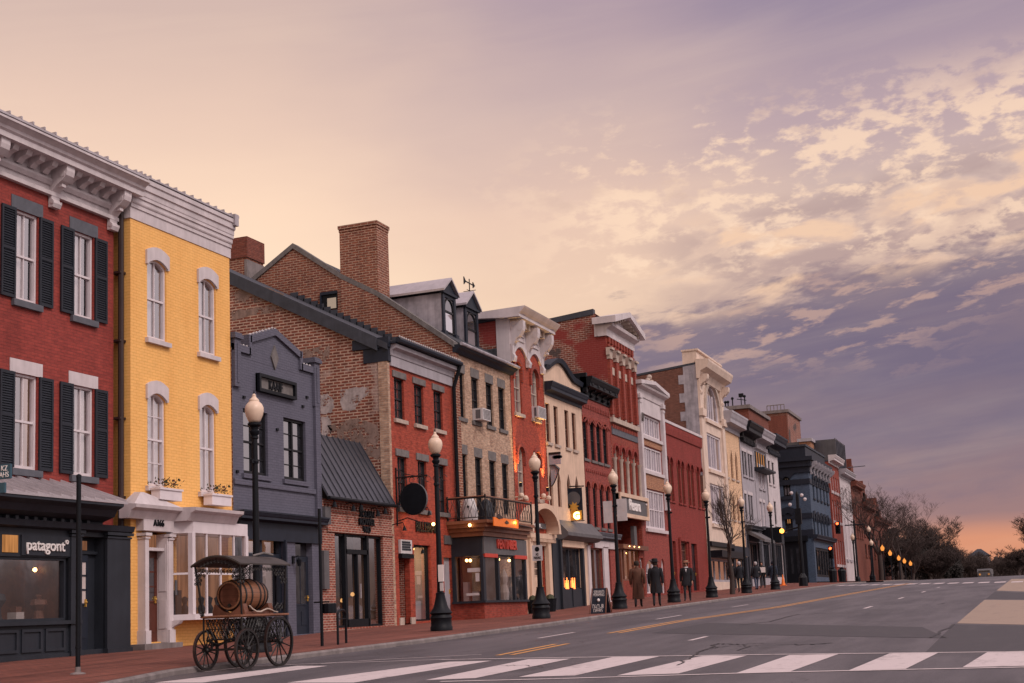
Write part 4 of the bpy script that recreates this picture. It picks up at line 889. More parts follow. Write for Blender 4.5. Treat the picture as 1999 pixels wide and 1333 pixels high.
q=M().quad((xf+.005,y0-.03,z0),(xf+.005,y0+.13,z0),(xf+.005,y0+.13,zt-.1),(xf+.005,y0-.03,zt-.1)).quad((xf-.35,y0-.03,z0),(xf+.005,y0-.03,z0),(xf+.005,y0-.03,zt-.1),(xf-.35,y0-.03,zt-.1)); q.build('corner_brick',MT['tan'],b)
zx=lambda x_: zee+sl*(x_-xe)
q=M().prism([(xf+.05,y0-.1,zx(xf+.05)-.1),(xf+.05,y1-.05,zx(xf+.05)-.1),(xb,y1-.05,zx(xb)-.1),(xb,y0-.1,zx(xb)-.1)],[(xf+.05,y0-.1,zx(xf+.05)+.12),(xf+.05,y1-.05,zx(xf+.05)+.12),(xb,y1-.05,zx(xb)+.12),(xb,y0-.1,zx(xb)+.12)])
q.prism([(xb,y0-.1,zx(xb)-.1),(xb,y1-.05,zx(xb)-.1),(xb-2.5,y1-.05,zx(xb)-1.9),(xb-2.5,y0-.1,zx(xb)-1.9)],[(xb,y0-.1,zx(xb)+.12),(xb,y1-.05,zx(xb)+.12),(xb-2.5,y1-.05,zx(xb)-1.7),(xb-2.5,y0-.1,zx(xb)-1.7)])
rf=q.build('roof',MT['roof'],b)
q=M().prism([(xe,y0-.13,zee-.3),(xb,y0-.13,zx(xb)-.3),(xb,y0-.13,zx(xb)+.16),(xe,y0-.13,zee+.16)],[(xe,y0+.25,zee-.3),(xb,y0+.25,zx(xb)-.3),(xb,y0+.25,zx(xb)+.16),(xe,y0+.25,zee+.16)]); q.build('verge_board',MT['roof'],rf)
# cornice
zg_=Zp(893,700,xf+.45); q=M(); ztop=Zp(775,655,xf+.4)
q.box(xf-.02,xf+.07,y0+.15,y1-.1,zt-.35,zt+.05); h=ztop-zt
q.profY([(xf-.3,zt),(xf+.1,zt),(xf+.14,zt+h*.3),(xf+.3,zt+h*.4),(xf+.3,zt+h*.62),(xf-.3,zt+h*.62)],y0+.1,y1-.03)
cn=q.build('cornice',MT['greywhite'],b)
q=M().tube([(xf+.40,y0+.05,zt+h*.8),(xf+.40,y1+.02,zt+h*.8)],.1,8).box(xf-.9,xf+.06,y0-.04,y0+.16,zt-.22,ztop-.05).box(xf-.3,xf+.32,y0+.02,y1-.02,zt+h*.63,zt+h*.74).box(xf-1.3,xf+.1,y0-.08,y0+.1,ztop-.35,ztop); q.build('gutter',MT['navy'],b)
q=M(); beads(q,[(xf+.4,y0+.1,zt+h*.8+.1),(xf+.4,y1,zt+h*.8+.1)],.17,.035); q.build('string_light',MT['plastic'],b)
q=M().tube([(xf+.4,y1-.08,zt+h*.7),(xf+.12,y1-.1,zt-.4),(xf+.12,y1-.1,zb+.1)],.075,8); q.build('downspout',MT['black'],b,smooth=40)
a=op[0]; M().box(xf-.9,xf-.88,a[0],a[1],a[2]-.1,a[3]).box(xf-.9,xf-.2,a[0]-.02,a[0],a[2],a[3]).box(xf-.9,xf-.2,a[1],a[1]+.02,a[2],a[3]).box(xf-.9,xf,a[0],a[1],a[2]-.2,a[2]).build('doorway_recess',MT['shopbrick'],b)
a=op[1]; s_=shopwin(b,*a,xf-.14,MT['black'],nv=0,fw=.06,room=1.2,stuff=0,rm=MT['white'],gm=MT['shopglass'])
q=M(); ym=(a[0]+a[1])/2-.15; z_=a[2]; q.lathe([(.34,z_+.06),(.3,z_+.4),(.22,z_+.8),(.17,z_+1.05),(.2,z_+1.25),(.2,z_+1.4),(.06,z_+1.45),(.05,z_+1.52),(.09,z_+1.6),(.01,z_+1.72)],12,(xf-.55,ym,0)); q.build('mannequin_in_dress',MT['winwhite'],s_,smooth=50)
M().box(xf-.8,xf-.4,a[1]-.55,a[1]-.1,z_,z_+.7).build('plinth',MT['winwhite'],s_)
M().box(xf-1.0,xf-.8,ym-.25,ym+.25,z_+1.95,z_+2.25).ball((xf-.5,a[0]+.4,a[3]-.1),.05).ball((xf-.5,a[1]-.4,a[3]-.1),.05).build('interior_lamp',MT['bulb'],s_)
a=op[2]; door(b,a[0],a[1],a[2],a[3],xf-.12,MT['greywhite'],glaz=0)
q=M()
for px in (784,806): yy=Y(px,1220); M().box(xf-.01,xf+.04,yy-.16,yy+.16,zb-.1,zb+.22).build('plinth_block',MT['palestone'],b)
text('lettering','BILLEBRAD',MT['black'],(xf+.03,Y(832,1029),Zp(832,1029)),Y(853,1030)-Y(811,1030),.36,b,bold=.02)
M().box(xf,xf+.05,Y(866,1055),y1-.05,Zp(868,1062),Zp(868,1045)).build('sign_band',MT['grey'],b)
q=M()
for px,py in ((846,1023),): yy,z_=P(px,py,xf+.3); q.ball((xf+.3,yy,z_),.06)
q.build('wall_lamp',MT['bulb'],b)
q=M()
for px,py in ((766,1030),(815,1000),(802,1075)): yy,z_=P(px,py,xf); q=M(); q.tube([(xf,yy,z_+.1),(xf+.4,yy,z_+.15),(xf+.45,yy,z_)],.018); q.lathe([(.08,z_-.12),(.03,z_+.02)],8,(xf+.45,yy,0)); q.build('gooseneck_lamp',MT['black'],b)
YB5=(y0,y1)
# ================================================================== 6 tan brick house with dormers, balcony shop
xf=-20.; y0=Y(889,830,xf); y1=Y(999,830,xf); zt=Zp(890,690,xf)
b=bl('tan_brick_house','tan brick house with two tall dormers and a brick chimney gable',y0,y1,xf)
u1=row([(892.5,723,811,907),(921,735.6,817,935),(949,746,830,963),(974,756,839,986)],xf); u2=row([(899,882,990,913),(929,891,996,942),(956.5,899,1001,969.5),(981.5,906,1005,993.5)],xf); zb=zf(49)
shell(b,y0,y1,zt,xf,MT['tan'],MT['gable2'],u1+u2,rm=False,dep=9,drop=0)
for h in u1+u2: window(b,h,xf,MT['darkframe'],MT['dglass'],nv=1,sill=(MT['stone'],.16,.08,.07) if h in u1 else None,lintel=(MT['stone'],.36,.07,.012),d0=.1)
# gable party wall seen over the red house: eave -> chimney -> peak -> rear
K=lambda px,py: PY(px,py,y0)
pts=[K(886,676),K(736,577),K(665,543),K(572,484),K(498,546)]
xk=[p[0] for p in pts]; zk=[p[1] for p in pts]
pkx,pkz=pts[3]; s1=(pkz-zk[0])/(pkx-xk[0])
prof=[(xf+.1,zb+3),(xf+.1,zk[0])]+[(xk[i],zk[i]) for i in (1,2,3)]+[(pkx-2*(pkz-zk[4])/max(.05,abs((pkz-zk[4])/(pkx-xk[4])))/2*2,zk[4]-(pkz-zk[4])),]
xq,zq=xk[4],zk[4]; sb=(pkz-zq)/(pkx-xq); xend=pkx-7; prof=[(xf+.06,zb+3),(xf+.06,zk[0])]+[(xk[i],zk[i]) for i in (1,2,3)]+[(xend,pkz-7*sb),(xend,zb)]
M().prism([(x_,y0+.03,z_) for x_,z_ in prof],[(x_,y0+.4,z_) for x_,z_ in prof]).build('gable_wall',MT['gable2'],b)
q=M(); tp=prof[1:6]
for (xa,za),(xb_,zb_) in zip(tp,tp[1:]): q.prism([(xa,y0-.03,za-.02),(xb_,y0-.03,zb_-.02),(xb_,y0+.44,zb_-.02),(xa,y0+.44,za-.02)],[(xa,y0-.03,za+.2),(xb_,y0-.03,zb_+.2),(xb_,y0+.44,zb_+.2),(xa,y0+.44,za+.2)])
q.build('gable_coping',MT['stone'],b)
q=M()
for i in range(22):
    t=i/21; xx=xf-.5-t*6.2; zz_=zx(xx); q.box(xx-.34,xx+.0,y0-.03,y0+.028,zz_-.3,zz_+.40)
q.build('step_flashing',MT['roof'],b)
cx0,_=K(664,500); cx1,cz=K(735,440); zc_=K(700,437)[1]; cw=1.0
q=M(); q.box(cx0,cx1,y0-.02,y0+cw,zk[1]-2.5,zc_-.12); ch=q.build('chimney',MT['gable2'],b)
M().box(cx0-.05,cx1+.05,y0-.07,y0+cw+.05,zc_-.12,zc_+.02).box(cx0-.02,cx1+.02,y0-.04,y0+cw+.02,zc_-.24,zc_-.14).build('chimney_cap',MT['gable2'],ch)
wx0,wz1=K(628,577); wx1,wz0=K(659,602); q=M().ring([(wx0,wz0),(wx0,wz1),(wx1,wz1),(wx1,wz0)],[(wx0,wz0),(wx0,wz1),(wx1,wz1),(wx1,wz0)],0,0) if False else M()
q.box(wx0,wx1,y0+.0,y0+.02,wz0,wz1); aw=q.build('attic_window',MT['black'],b); M().box(wx0+.25,wx1-.05,y0-.012,y0-.0,wz0+.03,wz1-.15).build('pane',MT['glass'],aw); M().box(wx0-.05,wx1,y0-.06,y0+.02,wz1,wz1+.12).box(wx0-.06,wx0,y0-.06,y0+.02,wz0,wz1).build('frame',MT['navy'],aw)
# roof plane and eave
zr1=zk[0]+.05; q=M(); q.prism([(xf+.2,y0+.4,zr1),(xf+.2,y1,zr1),(pkx,y1,pkz-.1),(pkx,y0+.4,pkz-.1)],[(xf+.2,y0+.4,zr1+.1),(xf+.2,y1,zr1+.1),(pkx,y1,pkz),(pkx,y0+.4,pkz)]); q.quad((pkx,y0+.4,pkz),(pkx,y1,pkz),(xend,y1,pkz-7*sb),(xend,y0+.4,pkz-7*sb)); rf=q.build('roof',MT['rubble'],b)
q=M(); q.profY([(xf-.02,zt),(xf+.1,zt),(xf+.2,zt+.12),(xf+.32,zt+.18),(xf+.36,zt+.3),(xf-.02,zt+.3)],y0+.02,y1+.12); q.build('cornice',MT['navy'],b)
M().tube([(xf+.38,y0-.02,zt+.3),(xf+.38,y1+.15,zt+.3)],.07,8).build('gutter',MT['palegrey'],b)
q=M(); z_=zt+.35; 
for i in range(9): q.ball((xf-.3-random.random()*.5,y1-.3-i*.22,zr1+.25+random.random()*.2),.2+.1*random.random(),7)
q.build('snow_guard_rubble',MT['palegrey'],rf) if False else None
def dormer(pxl,pxr,pyb,pyt,ypk):
    xd=xf-.9; ya,yb=Y(pxl,(pyb+pyt)/2,xd),Y(pxr,(pyb+pyt)/2,xd); z0,z1=Zp(pxl,pyb,xd),Zp(pxl,pyt,xd); zp=Zp((pxl+pxr)/2,ypk,xd); ym=(ya+yb)/2; L=4.6
    q=M(); q.box(xd-L,xd-.03,ya,yb,z0-.4,z1); d=q.build('dormer',MT['palegrey'],b)
    q=M(); 
    w=(yb-ya); fr=.16
    q.box(xd-.03,xd+.05,ya-.02,ya+fr,z0,z1).box(xd-.03,xd+.05,yb-fr,yb+.02,z0,z1).box(xd-.03,xd+.04,ya,yb,z1-.12,z1).box(xd-.03,xd+.12,ya-.1,ya+fr+.05,z0-.05,z0+.12).box(xd-.03,xd+.12,yb-fr-.05,yb+.1,z0-.05,z0+.12)
    q.box(xd-.05,xd+.12,ya-.1,yb+.1,z1,z1+.1)
    q.prism([(xd+.06,ya-.08,z1+.1),(xd+.06,yb+.08,z1+.1),(xd+.06,ym,zp)],[(xd-.1,ya-.08,z1+.1),(xd-.1,yb+.08,z1+.1),(xd-.1,ym,zp)]); q.build('dormer_front',MT['navy'],d)
    q=M()
    for s,e in ((ya-.16,ym),(yb+.16,ym)): q.prism([(xd+.18,s,z1+.06),(xd+.18,e,zp+.02),(xd-L,e,zp+.02),(xd-L,s,z1+.06)],[(xd+.18,s,z1+.15),(xd+.18,e,zp+.11),(xd-L,e,zp+.11),(xd-L,s,z1+.15)])
    q.build('dormer_roof',MT['seam'],d)
    q=M(); A=outline(ya+fr,yb-fr,z0+.1,z1-.12,(w-2*fr)/2,'round'); B=inset(ya+fr,yb-fr,z0+.1,z1-.12,(w-2*fr)/2,'round',.05); q.ring(A,B,xd+.03,xd-.03); zm=(z0+z1)/2; q.box(xd-.02,xd+.03,ya+fr,yb-fr,zm+.1,zm+.17); wn=q.build('window',MT['darkframe'],d)
    M().poly([(xd-.01,)+p for p in inset(ya+fr,yb-fr,z0+.1,zm+.1,0,'round',.0)]).build('pane',MT['glass'],wn); M().poly([(xd-.012,)+p for p in inset(ya+fr,yb-fr,zm,z1-.12,(w-2*fr)/2,'round',.0)]).build('upper_pane',MT['dglass'],wn)
dormer(864,888,650,572,549); dormer(908,932,690,600,575)
# projecting shop with balcony
xo=xf+1.25; ya=Y(943,1100,xo); yb=Y(1028,1110,xo); zc1=Zp(943,1014,xo+.2); zc0=Zp(943,1046,xo); zw1=Zp(944,1084,xo); zw0=Zp(944,1172,xo); zb=zf(47)
q=M(); q.box(xf,xo-.02,ya+.02,yb-.02,zb-.4,zw0-.05); q.build('shop_plinth',MT['red2'],b)
q=M(); 
q.box(xf,xo-.03,ya+.03,yb-.03,zw1,zc0+.02)
for yy,w_ in ((ya,.22),(Y(973,1120,xo),.14),(Y(1004,1120,xo),.14),(yb-.16,.16)): q.box(xo-.12,xo,yy,yy+w_,zw0,zw1)
q.box(xf-.02,xo-.04,ya-.0,ya+.025,zw1+.004,zc0).box(xf,xf+.12,ya,ya+.12,zw0,zw1)
q.box(xf,xo+.08,ya-.08,yb,zw0-.08,zw0)
sf=q.build('shopfront',MT['charcoal'],b)
M().box(xo-.03,xo+.035,ya+.06,yb,zw1+.06,zc0-.03).build('fascia',MT['grey'],b)
q=M(); q.box(xo-.05,xo+.05,ya+.1,Y(970,1090,xo),zw1-.06,zw1+.08); q.box(xo-.05,xo+.05,Y(1004,1100,xo),yb,zw1-.06,zw1+.08); q.build('blind_box',MT['redletter'],b)
q=M(); 
def crownL(q,z0,z1,p):
    h=z1-z0
    for f0,f1,pp in ((0,.3,.08),(.3,.55,.18),(.55,.8,p*.8),(.8,1,p)): q.box(xf,xo+pp,ya-pp,yb+pp*.3,z0+h*f0,z0+h*f1)
crownL(q,zc0,zc1,.38); q.build('bronze_cornice',MT['bronze'],b)
ln=text('lettering','PENTINBER',MT['redletter'],(xo+.06,Y(987,1063,xo),Zp(987,1063,xo)),Y(1006,1063,xo)-Y(968,1063,xo),.36,b,bold=.03,ext=.03)
for i,(p0,p1) in enumerate(((946.5,971),(976,1002),(1008,1024))):
    a,c=Y(p0,1125,xo)+.02,Y(p1,1130,xo); q=M().quad((xo-.07,a,zw0),(xo-.07,c,zw0),(xo-.07,c,zw1),(xo-.07,a,zw1)); q.build('pane',MT['mglass'] if i!=1 else MT['shopglass'],sf)
q=M().quad((xf+.1,ya+.04,zw0),(xo-.1,ya+.04,zw0),(xo-.1,ya+.04,zw1),(xf+.1,ya+.04,zw1)); q.build('pane',MT['shopglass'],sf)
q=M().box(xf+.02,xf+.04,ya+.1,yb-.1,zw0,zw1).box(xf,xo-.3,ya+.06,yb-.1,zw0-.02,zw0); q.build('shop_interior',MT['warmroom'],sf)
q=M()
for px,py in ((911,1094),(918,1094)): x_,z_=PY(px,py,ya+.3); q.ball((x_,ya+.3,z_),.06)
for px,py in ((973,1092),(994,1094)): yy,z_=P(px,py,xo-.4); q.ball((xo-.4,yy,z_),.06)
for px,py in ((917,1025),): x_,z_=PY(px,py,ya-.42); q.ball((x_,ya-.42,z_),.06)
q.build('light_bulb',MT['bulb'],sf)
q=M()
for px0,py0,px1,py1 in ((912,1108,937,1117),(910,1157,935,1163),(928,1118,935,1135)):
    xa,za=PY(px0,py1,ya); xb_,zb_=PY(px1,py0,ya); q.box(xa,xb_,ya+.028,ya+.034,za,zb_)
q.build('window_notice',MT['plastic'],sf)
q=M()
for px,py,hh in ((985,1160,1.2),(957,1160,1.1),(1015,1160,1.),(993,1165,.6)):
    yy=Y(px,py,xo-.4); q.lathe([(.16,zw0),(.2,zw0+.3),(.12,zw0+.6),(.17,zw0+.9),(.04,zw0+1.0*hh)],9,(xo-.4,yy,0))
q.box(xf+.3,xf+.5,ya+.3,ya+.5,zw0,zw0+.7).box(xf+.6,xf+.9,ya+.4,ya+.6,zw0,zw0+.35); q.build('display_goods',MT['curtain'],sf)
# balcony railing
zr0=zc1+.02; zr1_=Zp(943,970,xo+.2); q=M(); pr=.3
P0=(xf+.05,ya-pr); P1=(xo+pr,ya-pr); P2=(xo+pr,yb)
for A,Bq in ((P0,P1),(P1,P2)):
    q.tube([A+(zr1_,),Bq+(zr1_,)],.035,6); q.tube([A+(zr0+.08,),Bq+(zr0+.08,)],.02,5)
    L=(Vector(Bq)-Vector(A)).length; n=int(L/.13)
    for i in range(n+1):
        p=Vector(A).lerp(Vector(Bq),i/n); w_=(-1)**i*.05; dd=(Vector(Bq)-Vector(A)).normalized()
        q.tube([(p.x,p.y,zr0+.08),(p.x+dd.x*w_,p.y+dd.y*w_,zr0+(zr1_-zr0)*.4),(p.x-dd.x*w_,p.y-dd.y*w_,zr0+(zr1_-zr0)*.75),(p.x,p.y,zr1_)],.011,4)
        if i%3==0: q.lathe([(.05,-.006),(.05,.006)],8,(p.x,p.y,zr0+(zr1_-zr0)*.6),'x' if abs(dd.y)>.5 else 'y')
for p in (P0,P1,P2): q.tube([p+(zr0,),p+(zr1_+.1,)],.035,6)
q.build('balcony_railing',MT['iron'],b)
M().tube([P0+(zr1_+.03,),P1+(zr1_+.03,),P2+(zr1_+.03,)],.03,6).build('hand_rail',MT['bronze'],b)
B6=dict(xf=xf,y0=y0,y1=y1,u1=u1,xo=xo,ya=ya,yb=yb,zr0=zr0,zr1=zr1_)
# ================================================================== 7 orange red with ornate white cornice
xf=-20.03; y0=Y(1000,830,xf); y1=Y(1065,850,xf); zt=Zp(990,700,xf)
b=bl('ornate_building','tall orange red brick building with scalloped white cornice and arched windows',y0,y1,xf)
u1=row([(1003,703,803,1018),(1037,719,815,1050)],xf,-1); u2=row([(1011,868,965,1023),(1043,882,975,1056)],xf,-1); zb=zf(54)
e=P(1031,1130,xf)[0]; dr=(Y(1036,1120),Y(1066,1120),zb+.05,Zp(1036,1064))
ztop=Zp(1083,628,xf+.9); 
dr=(dr[0],min(dr[1],y1-.15))+dr[2:]
shell(b,y0,y1,ztop-.4,xf,MT['red3'],MT['sidered'],u1+u2+[dr],rm=MT['roof'],drop=.9,dep=14)
for h in u1+u2: window(b,h,xf,MT['palestone'],MT['glass'],sill=(MT['palestone'],.16,.1,.1),hood=(MT['red2'],.16,.09,.35),d0=.1)
z1=zt+.1; hh=ztop-z1
q=M(); q.box(xf-.02,xf+.05,y0+.02,y1-.02,z1+hh*.28,ztop-.3)
n=2; 
ys=[y0+.25,(y0+y1)/2,y1-.25]
for a,c in zip(ys,ys[1:]):   # scalloped drops
    o=[(a,z1+hh*.3)]+[(a+(c-a)*i/8,z1+hh*.3-(hh*.26)*(1-math.sin(math.pi*i/8))) for i in range(9)]+[(c,z1+hh*.3)]
    q.prism([(xf+.1,)+p for p in o],[(xf,)+p for p in o])
q.profY([(xf,ztop-.42),(xf+.62,ztop-.42),(xf+.62,ztop-.3),(xf+.74,ztop-.2),(xf+.86,ztop-.06),(xf+.9,ztop),(xf-1.5,ztop-.05),(xf-1.5,ztop-.3)],y0-.28,y1+.2)
for a,c in zip(ys,ys[1:]): q.ring([(a+.35,z1+hh*.42),(a+.35,z1+hh*.56),(c-.35,z1+hh*.56),(c-.35,z1+hh*.42)],[(a+.42,z1+hh*.45),(a+.42,z1+hh*.53),(c-.42,z1+hh*.53),(c-.42,z1+hh*.45)],xf+.1,xf)
q.box(xf-.55,xf+.05,y0-.02,y0+.012,z1-.3,ztop-.3)
co_=q.build('cornice',MT['white'],b); brackets(co_,ys,xf+.02,z1-.15,.3,hh*.82,.62,MT['white'])
q=M(); dentils(q,xf+.05,y0,y1,ztop-.72,ztop-.44,.34,.42,.42); q.build('modillion',MT['palestone'],co_)
M().box(xf-13,xf-.2,y0-.004,y0+.011,zt-1.8,zt+.55).build('shingle_side',MT['rubble'],b)
# entrance with barrel canopy
q=M(); ym=Y(1067,1012,xf+.6); R=(Y(1095,1015,xf+.6)-Y(1039,1010,xf+.6))/2; zs=Zp(1041,1030,xf+.6)
arc=[(ym-R*math.cos(math.pi*i/14),zs+R*.62*math.sin(math.pi*i/14)) for i in range(15)]; arc2=[(ym-(R-.22)*math.cos(math.pi*i/14),zs+(R*.62-.22)*math.sin(math.pi*i/14)) for i in range(15)]
for i in range(14):
    a,c,d,f=arc[i],arc[i+1],arc2[i+1],arc2[i]; q.prism([(xf+.6,)+a,(xf+.6,)+c,(xf+.6,)+d,(xf+.6,)+f],[(xf-.05,)+a,(xf-.05,)+c,(xf-.05,)+d,(xf-.05,)+f])
for s in (0,14): yy=arc[s][0]+(.11 if s==0 else -.11); q.box(xf-.02,xf+.6,yy-.14,yy+.14,zs-.14,zs)
q.build('arched_canopy',MT['cream'],b)
q=M(); pil(q,xf,dr[0]-.36,dr[0],zb-.05,zs-.1,.2,base=.4); pil(q,xf,dr[1],min(dr[1]+.36,y1-.02),zb-.05,zs-.1,.2,base=.4); q.box(xf-.02,xf+.26,dr[0]-.4,y1-.01,dr[3]+.3,zs-.15); dentils(q,xf+.1,dr[0]-.3,y1-.05,dr[3]+.15,dr[3]+.28,.2,.16); q.box(xf-.02,xf+.1,dr[0],dr[1],dr[3],dr[3]+.3); q.build('door_surround',MT['cream'],b)
door(b,dr[0]+.02,dr[1]-.02,dr[2],dr[3]-.25,xf-.14,MT['cream'],glaz=.4)
pq=M().box(xf+.1,xf+.13,dr[0]-.0,dr[1]+.0,zs+.08,zs+.32).build('name_plate',MT['grey'],b); text('lettering','ROUL',MT['letter'],(xf+.14,ym,zs+.2),(dr[1]-dr[0])*.6,.16,pq)
M().box(xf-.01,xf+.1,y0+.02,dr[0]-.38,zb-.3,zs-.1).build('side_panel',MT['cream'],b)
# orange wall washers
q=M(); wl=[]
for px,py in ((1014,945),(1069,955)):
    yy,z_=P(px,py,xf+.2); yy=min(max(yy,y0+.16),y1-.16); q.lathe([(.07,z_-.1),(.07,z_+.08)],8,(xf+.2,yy,0)); wl.append((yy,z_))
wa=q.build('wall_washer',MT['black'],b)
for yy,z_ in wl:
    M().lathe([(.055,z_+.081),(.055,z_+.085)],8,(xf+.2,yy,0)).build('lamp_lens',MT['bulb'],wa)
    li=bpy.data.lights.new('wall_washer_light','SPOT'); li.energy=750; li.color=(1.,.58,.2); li.spot_size=R_(46); li.spot_blend=.9; li.shadow_soft_size=.05; lo_=bpy.data.objects.new('wall_washer_light',li); COL.objects.link(lo_); lo_.location=(xf+.24,yy,z_+.1); lo_.rotation_euler=Vector((-.13,0,1)).to_track_quat('-Z','Y').to_euler()
q=M()
for px,py in ((1018,967),(1026,972),(1061,968),(1071,972)): yy,z_=P(px,py,xf+.35); M().tube([(xf,yy,z_-.05),(xf+.35,yy,z_-.05)],.02).ball((xf+.35,yy,z_),.12).build('wall_lantern',MT['globe'],b)
B7=dict(xf=xf,y0=y0,y1=y1,u1=u1)
# ================================================================== 8 cream with curved parapet
xf=-20.; y0=Y(1066,850,xf); y1=Y(1139,880,xf); zn=Zp(1061,748,xf)
b=bl('cream_building','cream stucco building with swan curved parapet and navy cornice',y0,y1,xf)
u1=row([(1066,785,861,1074),(1082,793,867,1090),(1103,800,872,1111),(1117,806,877,1125)],xf); u2=row([(1073,918,990,1079),(1088,919,990,1096),(1107.6,925,990,1114),(1123,928,992,1130)],xf,.55,'point'); zb=zf(57.5)
a8,c8=Y(1093,1110,xf),Y(1133,1110,xf); zs0,zs1=zb+.1,Zp(1093,1068,xf)
shell(b,y0,y1,zn+.3,xf,MT['cream'],MT['sidered'],u1+u2+[(a8,c8,zs0,zs1)],rm=MT['roof'],drop=.6)
for h in u1: window(b,h,xf,MT['wood'],MT['dglass'],sill=(MT['palestone'],.14,.07,.08),d0=.1,fw=.04)
for h in u2: window(b,h,xf,MT['wood'],MT['dglass'],sash=False,d0=.1,fw=.04)
q=M(); pts=[]
pk_=[(1058,711),(1066,715),(1073,709),(1082,702),(1090,703),(1098,712),(1107,727),(1116,740),(1129,748)]
cv=[(y0+.02,Zp(1060,714,xf))]+[P(px,py,xf) for px,py in pk_[1:-1]]+[(y1-.02,Zp(1129,749,xf))]
o=[(y0+.02,zn)]+cv+[(y1-.02,zn)]; M().prism([(xf+.004,)+p for p in o],[(xf-.3,)+p for p in o]).build('parapet',MT['cream'],b)
for (a,za),(c,zc_) in zip(cv,cv[1:]): q.prism([(xf+.14,a,za-.16),(xf+.14,c,zc_-.16),(xf-.34,c,zc_-.16),(xf-.34,a,za-.16)],[(xf+.2,a,za+.06),(xf+.2,c,zc_+.06),(xf-.34,c,zc_+.06),(xf-.34,a,za+.06)])
q.build('parapet_coping',MT['navy'],b)
q=M(); crown(q,xf,y0+.03,y1-.03,zn-.5,zn+.1,.42); q.build('cornice',MT['navy'],b)
z4=Zp(1092,1034,xf+.5); q=M(); q.profY([(xf,z4+.55),(xf+.55,z4-.05),(xf+.55,z4-.2),(xf+.3,z4-.35),(xf,z4-.38)],a8-.2,y1+.7); q.build('shop_canopy',MT['grey'],b)
M().box(xf,xf+.2,a8,c8+.15,zs1+.02,z4-.38).build('fascia',MT['cream'],b)
q=M(); 
for yy in (a8-.22,c8): q.box(xf-.01,xf+.16,yy,yy+.22,zb-.3,z4-.38)
q.box(xf-.01,xf+.05,y0+.02,a8-.2,zb-.3,z4-.3)
for i in range(3): q.box(xf-.12,xf+.1,a8+(c8-a8)*i/2-.06,a8+(c8-a8)*i/2+.06,zs0,zs0+.85)
q.box(xf-.1,xf+.06,a8,c8,zs0-.3,zs0+.8); q.build('shopfront',MT['charcoal'],b)
s_=shopwin(b,a8,c8,zs0+.8,zs1,xf-.06,MT['charcoal'],nv=1,hz=(),fw=.07,room=1.4,stuff=3,gm=MT['mglass'],bw=.12)
q=M(); z_=Zp(1103,1142,xf+.0)
for i in range(2):
    for k in range(5): yy=a8+(c8-a8)*(.27 if i==0 else .58)+k*.09; q.box(xf-.045,xf-.02,yy,yy+.05,z_-.3,z_+.1+.12*((k*7+i)%3))
q.build('neon_sign',MT['neon'],s_)
B8=dict(xf=xf,y0=y0,y1=y1)
# ================================================================== 9 red narrow with black cornice
xf=-20.02; y0=Y(1140,880,xf); y1=Y(1194,890,xf); zt=Zp(1135,772,xf)
b=bl('black_cornice_building','rose red brick building with heavy black bracketed cornice and slim arched windows',y0,y1,xf)
u1=row([(1138.5,812,892,1147),(1152.5,818,897,1162),(1164.5,823,901,1174),(1177.5,829,905,1186)],xf,.25,'round'); u2=row([(1145,938,1025,1152.5),(1158.5,942,1028,1166),(1172,946,1030,1179),(1184.5,949,1033,1191)],xf,.25,'round'); zb=zf(63)
wq=(Y(1152,1115),Y(1178,1115),zb+.5,Zp(1152,1069)); dq=(Y(1187,1120),Y(1194,1120),zb+.06,Zp(1187,1072)); dq=(dq[0],min(dq[1],y1-.2))+dq[2:]
shell(b,y0,y1,zt,xf,MT['red4'],MT['sidered'],u1+u2+[wq,dq],rm=MT['roof'],drop=.5)
for h in u1+u2: window(b,h,xf,MT['darkframe'],MT['dglass'],sill=(MT['stone'],.14,.07,.07),hood=(MT['red2'],.1,.05,.05),d0=.1,fw=.04)
zt2=Zp(1205,757,xf+.6); q=M(); q.box(xf-.02,xf+.06,y0+.02,y1-.02,zt-.02,zt2-.3); crown(q,xf,y0-.02,y1+.05,zt2-.75,zt2,.62); q.box(xf-.7,xf+.3,y0-.02,y0+.2,zt2-.75,zt2+.2); co_=q.build('cornice',MT['black'],b)
brackets(co_,[y0+.35+(y1-y0-.7)*i/4 for i in range(5)],xf+.03,zt+.05,.22,zt2-zt-.35,.5,MT['black'])
q=M(); dentils(q,xf,y0+.1,y1-.1,zt-.55,zt-.35,.06,.26,.5)
for i in range(5):
    for k in (-1,1): yy=y0+.6+i*(y1-y0-1.2)/4; q.prism([(xf+.05,yy,zt-1.0),(xf+.05,yy+k*.4,zt-1.2),(xf+.05,yy+k*.4,zt-1.3),(xf+.05,yy,zt-1.1)],[(xf,yy,zt-1.0),(xf,yy+k*.4,zt-1.2),(xf,yy+k*.4,zt-1.3),(xf,yy,zt-1.1)])
dentils(q,xf,y0+.1,y1-.1,u2[0][3]+.5,u2[0][3]+.62,.06,.3,.5); q.build('brick_corbel',MT['red4'],b)
z4=Zp(1146,1035,xf+.3); q=M(); crown(q,xf,y0+.72,y1-.02,z4-.4,z4,.35); q.build('shop_cornice',MT['bluestone'],b)
q=M(); q.box(xf-.01,xf+.08,y0+.75,y1-.03,wq[3]+.02,z4-.4); pil(q,xf,wq[0]-.36,wq[0],zb-.2,wq[3]+.1,.09,.02); pil(q,xf,wq[1],dq[0],zb-.2,wq[3]+.1,.09,.02); pil(q,xf,y1-.2,y1-.02,zb-.2,wq[3]+.1,.09,.02); q.box(xf-.01,xf+.1,wq[0],wq[1],zb-.3,wq[2]); q.build('shopfront',MT['white'],b)
shopwin(b,*wq,xf-.12,MT['wood'],nv=1,fw=.07,room=1.2,stuff=2,gm=MT['mglass']); door(b,*dq,xf-.15,MT['greywhite'],glaz=.6,lights=1)
